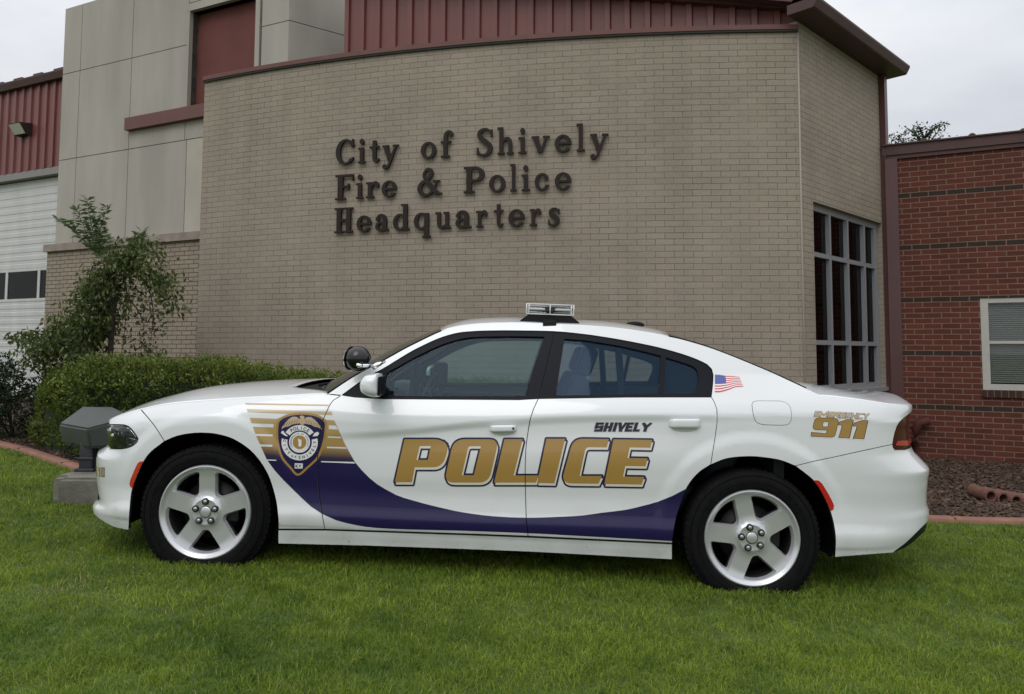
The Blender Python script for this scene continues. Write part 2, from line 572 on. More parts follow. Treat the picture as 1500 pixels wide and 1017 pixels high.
def grad_mat():
    """gold vinyl printed to fade into purple towards the sill"""
    m = bpy.data.materials.new('gold_to_purple_vinyl'); m.use_nodes = True
    nt = m.node_tree; b = nt.nodes['Principled BSDF']
    b.inputs['Roughness'].default_value = .32; b.inputs['Coat Weight'].default_value = .6
    tc = nd(nt, 'ShaderNodeTexCoord'); sx = nd(nt, 'ShaderNodeSeparateXYZ'); mr = nd(nt, 'ShaderNodeMapRange')
    nt.links.new(tc.outputs['Object'], sx.inputs[0]); nt.links.new(sx.outputs['Z'], mr.inputs[0])
    za = P(430, 675)[1]; zb = P(430, 592)[1]
    mr.inputs[1].default_value = za; mr.inputs[2].default_value = zb
    cr = nd(nt, 'ShaderNodeValToRGB'); e = cr.color_ramp.elements
    e[0].position = 0; e[0].color = (.014, .009, .062, 1); e[1].position = 1; e[1].color = (.52, .42, .28, 1)
    for p_, c_ in ((.08, (.035, .022, .06, 1)), (.26, (.34, .21, .07, 1)), (.45, (.40, .26, .075, 1)), (.7, (.44, .31, .14, 1))):
        k = e.new(p_); k.color = c_
    nt.links.new(mr.outputs[0], cr.inputs[0]); nt.links.new(cr.outputs[0], b.inputs['Base Color'])
    return m
M_grad = grad_mat()

car = empty('police_car', label='white police sedan with purple swoosh and gold lettering parked on the lawn', cat='police car')
car.matrix_world = CM

# ------------------------------------------------------------------ patch builder
def patch(name, polys, mat_, parent, grid=(.04, .03), off=0., flange=0., mirror=False, pred=None, fn=surf, nf=snorm, gap=.0022, pts=None, both=False, **k):
    """sheet of the body surface bounded by polys[0] with holes polys[1:], edge turned inwards by flange"""
    outer = inset(polys[0], gap); holes = [inset(h, -gap) for h in polys[1:]]
    pp = [outer] + holes
    if pred is None:
        def pred(Q):
            r = pip_np(Q, pp[0])
            for h in pp[1:]: r &= ~pip_np(Q, h)
            return r
    A, T = cdt(pp, pred, grid, pts=pts)
    return finish(name, A, T, mat_, parent, off, flange, mirror, fn, nf, **k)

def finish(name, A, T, mat_, parent, off=0., flange=0., mirror=False, fn=surf, nf=snorm, **k):
    pos = [fn(a[0], a[1]) for a in A]; nor = [nf(a[0], a[1]) for a in A]
    pos = [p + n * off for p, n in zip(pos, nor)]
    F = []
    for t in T:
        a, b, c = (int(i) for i in t)
        nn = (pos[b] - pos[a]).cross(pos[c] - pos[a])
        F.append((a, b, c) if nn.dot(nor[a] + nor[b] + nor[c]) >= 0 else (a, c, b))
    Vv = list(pos); N = list(nor)
    if flange > 0:
        cnt = {}
        for f in F:
            for i in range(3):
                e = (f[i], f[(i + 1) % 3]); cnt[e] = 1
        bd = [e for e in cnt if (e[1], e[0]) not in cnt]
        adj = {}
        for a, b in bd:
            t = (pos[b] - pos[a]).normalized(); o_ = t.cross((nor[a] + nor[b]).normalized())
            for i in (a, b): adj[i] = adj.get(i, V((0, 0, 0))) + o_
        m1 = {}; m2 = {}
        for i, o_ in adj.items():
            o_ = o_.normalized() if o_.length > 1e-6 else V((0, 0, 1))
            m1[i] = len(Vv); Vv.append(pos[i]); N.append((o_ + nor[i] * .2).normalized())
            m2[i] = len(Vv); Vv.append(pos[i] - nor[i] * flange - o_ * .002); N.append(o_)
        for a, b in bd:
            F.append((m1[b], m1[a], m2[a], m2[b]))
    if mirror:
        Vv = [V((v.x, -v.y, v.z)) for v in Vv]; N = [V((n.x, -n.y, n.z)) for n in N]
        F = [tuple(reversed(f)) for f in F]
    me = bpy.data.meshes.new(name)
    me.from_pydata([tuple(v) for v in Vv], [], F); me.update()
    o = link(name, me, mat_, parent, **k)
    me.polygons.foreach_set('use_smooth', [True] * len(me.polygons))
    if flange > 0 and mat_ is M_white:
        me.materials.append(M_gap_shade); me.polygons.foreach_set('material_index', [0] * len(T) + [1] * (len(me.polygons) - len(T)))  # turned-in edges coloured dark for the shade in the shut lines
    if len(me.vertices) == len(N):
        me.normals_split_custom_set_from_vertices([tuple(n) for n in N])
    return o

def TR(pts, step=8, smooth=True):
    """traced photograph polyline -> body coordinates"""
    q = smooth_line(pts, step) if smooth and len(pts) > 2 else dens(pts, step)
    return [P(*a) for a in q]
def TRL(pts, step=8): return TR(pts, step, False)
def ze_u(u):
    z = zB(surf(u, 1.0).x)
    for _ in range(6): z = zB(surf(u, z).x)
    return z
def top_edge(u0, u1, n):
    return [(u0 + (u1 - u0) * i / n, ze_u(u0 + (u1 - u0) * i / n)) for i in range(n + 1)]
def join(*ls):
    out = []
    for l in ls:
        for p in l:
            if not out or abs(p[0] - out[-1][0]) + abs(p[1] - out[-1][1]) > 3e-4: out.append(p)
    if abs(out[0][0] - out[-1][0]) + abs(out[0][1] - out[-1][1]) < 3e-4: out.pop()
    return out

L_fd = TR([(500.5, 579.0), (488, 586.7), (482.6, 594.2), (476.4, 608), (471.6, 619), (468.3, 633.4), (465.9, 658.5), (465.4, 688), (467.5, 722), (472, 754), (476, 775.3)])
L_rock = TRL([(407.8, 775), (476, 775.3), (680, 782), (773.5, 785.4), (984.5, 795.5)], 20)
L_rock_d1 = TRL([(476, 775.3), (680, 782), (773.5, 785.4)], 20)
L_rock_d2 = TRL([(773.5, 785.4), (984.5, 795.5)], 20)
L_dd = TR([(788.7, 584.2), (781.3, 600), (776, 618), (772.5, 640), (770.3, 658.7), (769.3, 690), (770, 728), (771, 760), (773.5, 785.4)])
L_rq = TR([(1042, 581.9), (1045.9, 588), (1050.3, 600), (1050.6, 615), (1048.6, 633.6), (1041.2, 680.6)])
L_af1 = TR([(407.8, 775), (407.3, 758), (403.2, 728.8), (391.4, 693.4), (370.7, 663.9), (344.2, 644.7), (320, 636.7), (299, 634.4), (278.3, 635.3), (257.6, 639.5), (241, 646.6)], 5)
L_af2 = TR([(241, 646.6), (221.9, 661.5), (211.5, 674.5), (204, 690), (197.5, 706), (193.2, 720), (190.4, 745), (188.8, 776.7)], 5)
L_ar0 = TR([(984.5, 795.5), (989.5, 764), (996.6, 739), (1007.2, 712.6), (1023, 693), (1041.2, 680.6)], 5)
L_ar1 = TR([(1041.2, 680.6), (1065.6, 671.5), (1099.2, 668.7), (1129.3, 671.5), (1147, 675.4), (1164.8, 682.5)], 5)
L_ar2 = TR([(1164.8, 682.5), (1189.5, 701.9), (1199.2, 714.4), (1209.5, 733.6), (1216, 748.6), (1221.3, 768.5), (1224, 790.6), (1222.8, 816.4)], 5)
L_seamf = TR([(207.4, 601.2), (225, 622), (241, 646.6)])
L_belt1 = TRL([(788.7, 584.2), (760, 585.8), (560, 584.4), (520, 582), (500.5, 579.0)], 20)
L_belt2 = TRL([(1042, 581.9), (920, 582), (788.7, 584.2)], 20)
DLO = [(500.5, 579.0), (528.7, 558.5), (547.3, 547.4), (565, 537.8), (582, 527.3), (600, 516.5), (615, 508.5), (642.6, 495.9), (670, 487.9), (697.6, 485.2), (730, 484.4), (760, 484.5), (812, 485.6), (854.4, 489.6),
       (901.6, 496.6), (959.5, 508), (998.7, 518.7), (1022.3, 527.3), (1036.4, 534.4), (1042.7, 541), (1044.8, 549.6), (1043.9, 566), (1042, 581.9)]
L_dlo = TR(DLO, 6)
RAIL = [(480, 577.2), (519.8, 551), (564.5, 527), (600, 507.5), (646.7, 485.2), (670, 478.6), (704.5, 474.6), (760, 473.2), (815, 475.2), (870, 478.6), (917, 483), (979.8, 493.2), (1014.4, 501.6), (1055.3, 515), (1120, 541.3), (1150, 554.8), (1181, 569.2), (1204.6, 580.6)]
L_rail = TR(RAIL, 8)
L_bseam = TR([(1164.8, 682.5), (1192, 675.8), (1220, 669.9), (1265, 660), (1307.4, 651)])
tail_l = [(1307.4, 651), (1309.5, 638.5), (1313.6, 625), (1319.1, 616.5), (1327, 610), (1333.5, 605)]
L_tail = TR(tail_l, 5)
zlip = L_tail[-1][1]
L_tailb = TRL([(1307.4, 651), (1308.5, 656), (1310.9, 659), (1326, 658.7), (1333.5, 656)], 5)
ztb = L_tailb[-1][1]

fender = join(L_fd, L_rock[:1][::-1] and TRL([(476, 775.3), (407.8, 775)], 20), L_af1, L_seamf[::-1], top_edge(L_seamf[0][0], L_fd[0][0], 24))
bump_bot = TR([(188.8, 776.7), (168.2, 772.6), (154.4, 765.6), (143.4, 758.5), (137.5, 753)], 5)
bumperf = join(L_seamf, L_af2, bump_bot, [(UF, bump_bot[-1][1])], dens([(UF, bump_bot[-1][1]), (UF, ze_u(UF))], .03), top_edge(UF, L_seamf[0][0], 26))
hl_r = TR([(159.9, 622), (171, 622), (183.3, 622.8), (191.6, 627.5), (198, 635.5), (202.6, 643.3), (201.2, 647.6), (194.3, 653.4), (184.7, 656.9), (173.7, 658.0), (161.3, 657.1)], 4)
hl_u = UF + .16
headl = join([(hl_u, hl_r[0][1] - .004)], hl_r, [(hl_u, hl_r[-1][1])], dens([(hl_u, hl_r[-1][1]), (hl_u, hl_r[0][1] - .004)], .03))
z_g1 = hl_r[0][1] - .006; z_g0 = hl_r[-1][1] + .004
grille = dens([(hl_u - .006, z_g1), (hl_u - .006, z_g0), (UF, z_g0), (UF, z_g1)], .03, True)
z_i = L_af2[-1][1]
intake = dens([(UF + .24, z_i + .19), (UF + .20, z_i + .07), (UF, z_i + .07), (UF, z_i + .19)], .03, True)
front_door = join(L_fd, L_rock_d1, L_dd[::-1], L_belt1)
rear_door = join(L_dd, L_rock_d2, L_ar0, L_rq[::-1], L_belt2)
x_tail = UR
quarter = join(L_rq, L_ar1, L_bseam, L_tail, dens([L_tail[-1], (UR, zlip), (UR, ze_u(UR))], .04), top_edge(UR, L_rail[-1][0], 24), L_rail[::-1], L_dlo)
z_b0 = l_at_y(1357, 765.5, -.6).z; z_b1 = l_at_y(1345, 789, -.6).z
rb_low = TR([(1350, 773), (1340, 783), (1327.5, 795), (1308, 809.8)], 6)
rb_low = [(2.46, .440), (2.37, .434)] + rb_low
bumperr = join(L_bseam, L_tailb, dens([L_tailb[-1], (UR, ztb), (UR, rb_low[0][1])], .04), rb_low, TRL([(1308, 809.8), (1250.8, 814.2), (1222.8, 816.4)]), L_ar2[::-1])
diffuser = join(rb_low[::-1], dens([rb_low[0], (UR, rb_low[0][1]), (UR, .408)], .04), [(2.44, .404), (2.35, .380)], TR([(1336, 796.5), (1327.5, 802.4), (1308, 809.8)], 6))
tail_poly = join(L_tail, dens([L_tail[-1], (UR, zlip), (UR, ztb)], .04), L_tailb[::-1])
rocker = join(TRL([(407.8, 776), (476, 776.4), (680, 783), (773.5, 786.6), (984.5, 796.5)], 20), TRL([(984.5, 796.5), (984.5, 819.3), (780, 808.2), (680, 804.2), (536, 799.2), (407.8, 796.2), (407.8, 776)], 20))
gfr = TR([(562, 579.3), (562.5, 560), (568.3, 545), (580.6, 538), (600, 527), (615, 519.2), (642.6, 506.2), (670, 497.2), (690.8, 493.6), (725, 492.4), (760, 492.2), (797, 492.8)], 6) + TRL([(797, 492.8), (768.7, 579.6), (660, 580), (562, 579.3)], 12)
gfr = join(gfr)
grr = join(TRL([(814.3, 578.8), (825.3, 506), (826.9, 496)], 12), TR([(826.9, 496), (854.4, 498), (885.9, 502.6), (917.4, 508.4), (948.8, 515.8), (968, 520.6)], 6), TRL([(968, 520.6), (964.6, 576), (880, 578), (814.3, 578.8)], 12))
gqr = join(TR([(976, 523.4), (998.7, 530.2), (1014.4, 535.8), (1021, 541), (1023.5, 551), (1019.1, 575.2)], 6), TRL([(1019.1, 575.2), (972.6, 576), (976, 523.4)], 10))
dd_up = TRL([(812, 486.6), (788.7, 584.2)], 12)
i_dd = int(np.argmin([abs(q[0] - dd_up[0][0]) + abs(q[1] - dd_up[0][1]) for q in L_dlo]))
dd_up[0] = L_dlo[i_dd]
frame_f = join(L_dlo[:i_dd + 1], dd_up, L_belt1)
frame_r = join(L_dlo[i_dd:], L_belt2, dd_up[::-1])

_q1 = P(1042, 581.9)
quarter_up = join([_q1], dens([(_q1[0], 1.06), (1.9, 1.06)], .1), [q for q in L_rail[::-1] if q[0] < 1.86], L_dlo)
WHEEL_SPIN = {}
def both(fn_):
    fn_(False); fn_(True)

# ---- painted panels, near and far side
parts = {}
for mir in (False, True):
    s = 1 if mir else 0
    gg = (.05, .035) if mir else (.02, .012)
    parts['fender', s] = patch('fender', [fender], M_white, car, flange=.03, mirror=mir, grid=gg)
    fd = patch('front_door', [front_door], M_white, car, flange=.03, mirror=mir, grid=gg); parts['fd', s] = fd
    rd = patch('rear_door', [rear_door], M_white, car, flange=.03, mirror=mir, grid=gg); parts['rd', s] = rd
    parts['side', s] = patch('body_side', [quarter], M_white, car, grid=(.05, .035) if mir else (.03, .02), flange=.03, mirror=mir, gap=.0015)
    parts['rocker', s] = patch('rocker_panel', [rocker], M_white, car, flange=.05, mirror=mir, off=.004)
    patch('window_frame', [frame_f, gfr], M_blacktrim, fd, off=-.006, flange=.022, mirror=mir, gap=.001)
    patch('window_frame', [frame_r, grr, gqr], M_blacktrim, rd, off=-.006, flange=.022, mirror=mir, gap=.001)
    patch('window_pane', [gfr], G_front, fd, off=-.018, mirror=mir, gap=-.004)
    patch('window_pane', [grr], G_rear, rd, off=-.018, mirror=mir, gap=-.004)
    patch('window_pane', [gqr], G_rear, rd, off=-.018, mirror=mir, gap=-.004)
    patch('pillar_trim', [quarter_up], M_int, car, grid=(.08, .05), off=-.035, mirror=mir, gap=.004)
    patch('door_card', [dens([(-.85, .35), (1.0, .35), (1.04, .75), (1.2, .93), (1.5, .93), (1.5, 1.02), (-.85, 1.02)], .1, True)], M_int, car, grid=(.1, .1), off=-.06, mirror=mir)

def bumper(name, polys, mat_, parent, **k):
    a = patch(name, polys, mat_, parent, mirror=False, **k)
    b = patch(name + '_far', polys, mat_, parent, mirror=True, **k)
    bm = bmesh.new(); bm.from_mesh(a.data); n = len(bm.verts); bm.free()
    # join the two halves into one mesh, keeping their normals
    va = [v.co[:] for v in a.data.vertices]; vb = [v.co[:] for v in b.data.vertices]
    na = [tuple(v.normal) for v in a.data.vertices]
    fa = [tuple(p.vertices) for p in a.data.polygons]; fb = [tuple(i + n for i in p.vertices) for p in b.data.polygons]
    me = bpy.data.meshes.new(name); me.from_pydata(va + vb, [], fa + fb); me.update()
    ca = [tuple(x.vector) for x in a.data.corner_normals]; cb = [tuple(x.vector) for x in b.data.corner_normals]
    o = link(name, me, mat_, parent)
    if len(a.data.materials) > 1:
        me.materials.append(M_gap_shade); me.polygons.foreach_set('material_index', [p.material_index for p in a.data.polygons] + [p.material_index for p in b.data.polygons])
    me.polygons.foreach_set('use_smooth', [True] * len(me.polygons))
    me.normals_split_custom_set(ca + cb)
    bpy.data.objects.remove(a); bpy.data.objects.remove(b)
    return o
fb_ = bumper('front_bumper', [bumperf, headl, grille, intake], M_white, car, grid=(.022, .018), flange=.025, gap=.0022)
rb_ = bumper('rear_bumper', [bumperr], M_white, car, grid=(.03, .018), flange=.03)
bumper('diffuser', [diffuser], M_black, rb_, off=-.004, flange=.03, gap=-.001)
tl = bumper('taillight', [tail_poly], M_tail, car, off=-.004, grid=(.03, .02), flange=.02, gap=.001)
zr0, zr1 = P(1320, 653)[1], P(1320, 646)[1]
redband = join(TR([(1312, 652), (1314, 646.5), (1318, 645.5), (1330, 645)], 4), dens([P(1330, 645), (UR - .02, P(1330, 645)[1]), (UR - .02, zr0)], .03), TRL([(1330, 653.5), (1312, 653.5)], 5))
bumper('red_lens', [redband], M_redlens, tl, off=.002, grid=(.03, .02), flange=.004)
bumper('grille', [grille], M_black, fb_, off=-.02, grid=(.03, .02), gap=-.002)
bumper('lower_intake', [intake], M_black, fb_, off=-.02, grid=(.03, .02), gap=-.002)
gb = MB()
for k in range(5):
    z = z_g0 + (z_g1 - z_g0) * (k + .5) / 5
    pts = [surf(u, z) + snorm(u, z) * -.006 for u in np.linspace(hl_u - .01, UF + .001, 12)]
    pts = pts + [V((p.x, -p.y, p.z)) for p in pts[::-1]]
    gb.tube(pts, .006, 6)
gb.build('grille_bar', M_blacktrim, fb_, smooth=True)

# headlights: dark housing, chrome bowls, clear cover
for mir in (False, True):
    hl = patch('headlight', [headl], G_lamp, car, off=-.001, grid=(.02, .02), flange=.004, mirror=mir, gap=.003)
    patch('lamp_housing', [headl], M_lamp_in, hl, off=-.045, grid=(.02, .02), mirror=mir, gap=-.003)
    sg = -1 if not mir else 1
    zc = (hl_r[0][1] + hl_r[-1][1]) / 2
    for u_, r_, dz in ((XF - .29, .038, .008), (XF - .19, .030, .0)):
        p = surf(u_, zc + dz) - snorm(u_, zc + dz) * .032
        if mir: p.y = -p.y
        MB().sphere(p, r_, 10).build('projector', M_chrome, hl, smooth=True)
    mb = MB()
    for a, b, r_ in (((163, 626), (186, 627.5), .004), ((186, 627.5), (198, 643), .004), ((165, 653), (190, 652), .003), ((176, 640), (197, 645), .005)):
        pts = []
        for t in np.linspace(0, 1, 6):
            u_, z_ = P(a[0] + (b[0] - a[0]) * t, a[1] + (b[1] - a[1]) * t)
            q = surf(u_, z_) - snorm(u_, z_) * .018
            if mir: q.y = -q.y
            pts.append(q)
        mb.tube(pts, r_, 6)
    mb.build('reflector_trim', M_chrome, hl, smooth=True)

# side markers
mkf = join(TR([(211.0, 675.2), (205.5, 675.3), (202.2, 677.5), (196, 690), (190.5, 703), (189.3, 709), (191, 713.5), (195.2, 715.6)], 4), TR([(195.2, 715.6), (197.5, 706), (204, 690), (211.0, 675.2)], 5))
mkr = join(TR([(1190, 703), (1199, 703.2), (1203.5, 707), (1210, 717), (1217, 729.5), (1222, 741), (1220.8, 747), (1216.4, 749)], 4), TR([(1216.4, 749), (1209.5, 734), (1199.2, 715), (1190, 703)], 5))
for mir in (False, True):
    patch('side_marker', [mkf], M_amber, fb_, off=.004, flange=.01, mirror=mir, grid=(.02, .02))
    patch('side_marker', [mkr], M_redlens, rb_, off=.004, flange=.01, mirror=mir, grid=(.02, .02))

# ------------------------------------------------------------------ hood, deck and greenhouse tops
def cap_obj(name, Efn, dxf, dzf, t0, t1, nt, mat_, parent, ns=18, off=0., power=2.2, thick=.0, s0=-1, s1=1, tf=None):
    vs = []
    for i in range(nt + 1):
        t = t0 + (t1 - t0) * i / nt
        for j in range(ns * 2 + 1):
            s = s0 + (s1 - s0) * j / (2 * ns)
            vs.append(cap_pt(Efn, dxf, dzf, tf(t, s) if tf else t, s, power))
    fs = []; m = 2 * ns + 1
    for i in range(nt):
        for j in range(2 * ns):
            fs.append((i * m + j, (i + 1) * m + j, (i + 1) * m + j + 1, i * m + j + 1))
    if off:
        me = mesh_of(name, vs, fs); vs = [v.co + v.normal * off * (1 if me.polygons[len(fs) // 2].normal.z > 0 else -1) for v in me.vertices]
    me = mesh_of(name, vs, fs)
    if me.polygons[len(me.polygons) // 2].normal.z < 0: me.flip_normals()
    o = link(name, me, mat_, parent, smooth=True)
    if thick:
        md = o.modifiers.new('solid', 'SOLIDIFY'); md.thickness = thick; md.offset = -1
    return o
def cap_pt(Efn, dxf, dzf, t, s, power=2.2):
    e = Efn(t); k = 1 - abs(s) ** power
    return V((e.x + dxf(t) * (1 - s * s), -e.y * s, e.z + dzf(t) * k))
def fit_cap(Efn, dxf, ts, dz, targets, iters=8, power=2.2, lim=(-.05, .25)):
    dz = list(dz)
    for _ in range(iters):
        f = lin(ts, dz); pts = []
        for t in np.linspace(ts[0], ts[-1], 90):
            for s in np.linspace(-1, 1, 25): pts.append(lproj(cap_pt(Efn, dxf, f, t, s, power)) + (t,))
        A = np.array(pts)
        for px, py in targets:
            k = np.abs(A[:, 0] - px) < 7
            if not k.any(): continue
            q = A[k]; b = q[np.argmin(q[:, 1])]
            i = int(np.argmin([abs(b[2] - t) for t in ts]))
            dz[i] = min(lim[1], max(lim[0], dz[i] + .6 * (b[1] - py) / 215))
    return dz
def E_lower(x):
    z = zB(x); return V((x, -max(W(x, z), 0.0005), z))
def tipx(front):
    x = -2.3 if front else 2.5
    for _ in range(30): x = (xnf if front else xnr)(zB(x)) - (-.0002 if front else .0002)
    return x
TX0 = tipx(True); TX1 = tipx(False)
def E_hood(t):   # t 0..1 nose -> cowl
    x = TX0 + (-.86 - TX0) * (1 - math.cos(t * PI / 2)); return E_lower(x)
zero = lambda t: 0.
ht = [0, .12, .25, .4, .55, .7, .85, 1.0]
hz = [0, .03, .05, .06, .065, .065, .06, .05]
hz = fit_cap(E_hood, zero, ht, hz, [(175, 606), (203, 593), (219, 586.2), (235.6, 580.7), (270, 573), (300, 567.5), (340, 561.5), (380, 557.8), (420, 556.4), (441, 555.4), (470, 554.5)], power=2.4)
hz[0] = 0; hzf = pchip(ht, hz)
def hood_cut(t, s):   # trailing edge sweeps forward between the fenders
    a = abs(s)
    tc = .87 + .13 * sstep(.62, 1.0, a) ** 1.0
    return t * tc
hood = cap_obj('hood', E_hood, zero, hzf, 0, 1, 60, M_white, car, ns=24, power=2.4, thick=.006, tf=hood_cut)
def crease_boost(): pass
cowl = cap_obj('cowl', E_hood, zero, lambda t: hzf(t) - .028, .72, 1.1, 10, M_black, car, ns=16, power=2.4, s0=-.93, s1=.93)
wp = MB()
for y0, y1 in ((-.55, .05), (.05, .6)):
    a = cap_pt(E_hood, zero, hzf, .93, y0 / .9); b = cap_pt(E_hood, zero, hzf, .99, y1 / .9)
    wp.tube([a + V((0, 0, .0)), b + V((.05, 0, .03))], .008, 6)
wp.build('wiper', M_blacktrim, cowl, smooth=True)
def E_deck(t):
    x = 1.72 + (TX1 - 1.72) * math.sin(t * PI / 2); return E_lower(x)
dt_ = [0, .2, .4, .6, .8, 1.]
dzd = fit_cap(E_deck, zero, dt_, [.03, .03, .03, .03, .02, 0], [(1196, 562.7), (1220, 566.9), (1265, 571.3), (1297, 574), (1314, 577.4), (1327, 583.4)], power=3, lim=(-.03, .12))
dzd[-1] = 0; dzf_ = pchip(dt_, dzd)
deck = cap_obj('trunk_lid', E_deck, zero, dzf_, 0, 1, 40, M_white, car, ns=20, power=3, thick=.015)

_rl = [surf(*q) for q in L_rail]
_rc = [0]
for a, b in zip(_rl, _rl[1:]): _rc.append(_rc[-1] + (b - a).length)
_rc = [c / _rc[-1] for c in _rc]
def E_rail(t):
    return V((np.interp(t, _rc, [p.x for p in _rl]), np.interp(t, _rc, [p.y for p in _rl]) + .004, np.interp(t, _rc, [p.z for p in _rl])))
def rail_t(px):
    i = int(np.argmin([abs(lproj(p)[0] - px) for p in _rl])); return _rc[i]
t_w = rail_t(646.7); t_r = rail_t(979.8); t_b = rail_t(1181)
dxg = pchip([0, t_w * .5, t_w, t_w + .1, .5, t_r, t_r + .12, t_b, 1], [-.26, -.16, -.07, -.02, 0, .05, .10, .16, .12])
gt = [0, t_w * .33, t_w * .66, t_w, t_w + .06, t_w + .14, .45, .55, t_r - .04, t_r, (t_r + t_b) / 2, t_b, 1]
gz = [.03, .06, .07, .06, .055, .05, .05, .05, .05, .05, .04, .02, .0]
gz = fit_cap(E_rail, dxg, gt, gz, [(488, 554), (520, 537.5), (560, 514), (600, 497.5), (622, 487.5), (641, 480), (659, 472), (677, 469), (711, 466.2), (760, 464.9), (843, 468.3), (880, 470.3), (917, 473.8), (943, 477.8),
                                    (967, 483.3), (983, 488.8), (1030, 502), (1077, 521), (1117, 539), (1160, 557)], lim=(-.02, .13))
gzf = pchip(gt, gz)
roof = cap_obj('roof', E_rail, dxg, gzf, t_w, t_r, 30, M_white, car, thick=.006)
cap_obj('headliner', E_rail, dxg, lambda t: gzf(t) - .03, t_w, t_r, 16, M_int, roof, s0=-.99, s1=.99)
ws = cap_obj('windshield', E_rail, dxg, lambda t: gzf(t) - .004, 0.0, t_w + .004, 16, G_screen, car, s0=-.985, s1=.985)
rw = cap_obj('rear_window', E_rail, dxg, lambda t: gzf(t) - .004, t_r - .004, t_b + .01, 16, G_screen, car, s0=-.985, s1=.985)
cap_obj('window_seal', E_rail, dxg, lambda t: gzf(t) - .002, t_b - .012, t_b + .006, 3, M_blacktrim, rw, s0=-.99, s1=.99)
for s_, (a, b) in ((0, (0.0, t_w)), (1, (t_r, t_b))):
    for sg in (-1, 1):
        MB().tube([cap_pt(E_rail, dxg, gzf, t, sg * .985) + V((0, 0, .001)) for t in np.linspace(a, b, 20)], .006, 6).build('window_moulding', M_blacktrim, (ws, rw)[s_], smooth=True)
sf = MB().tube([cap_pt(E_rail, dxg, gzf, .72, 0) + V((0, 0, -.0)), cap_pt(E_rail, dxg, gzf, .72, 0) + V((.14, 0, .012)), cap_pt(E_rail, dxg, gzf, .72, 0) + V((.17, 0, -.02))], [.02, .03, .012], 8)
_ap = None
for t in np.linspace(t_w, t_r, 60):
    q = cap_pt(E_rail, dxg, gzf, t, 0)
    if lproj(q)[0] < 932: _ap = q
ab = MB(); ab.sphere(_ap + V((0, 0, .012)), .055, 10, sc=(1.15, .5, .40))
ab.build('roof_antenna', M_blacktrim, car, smooth=True)

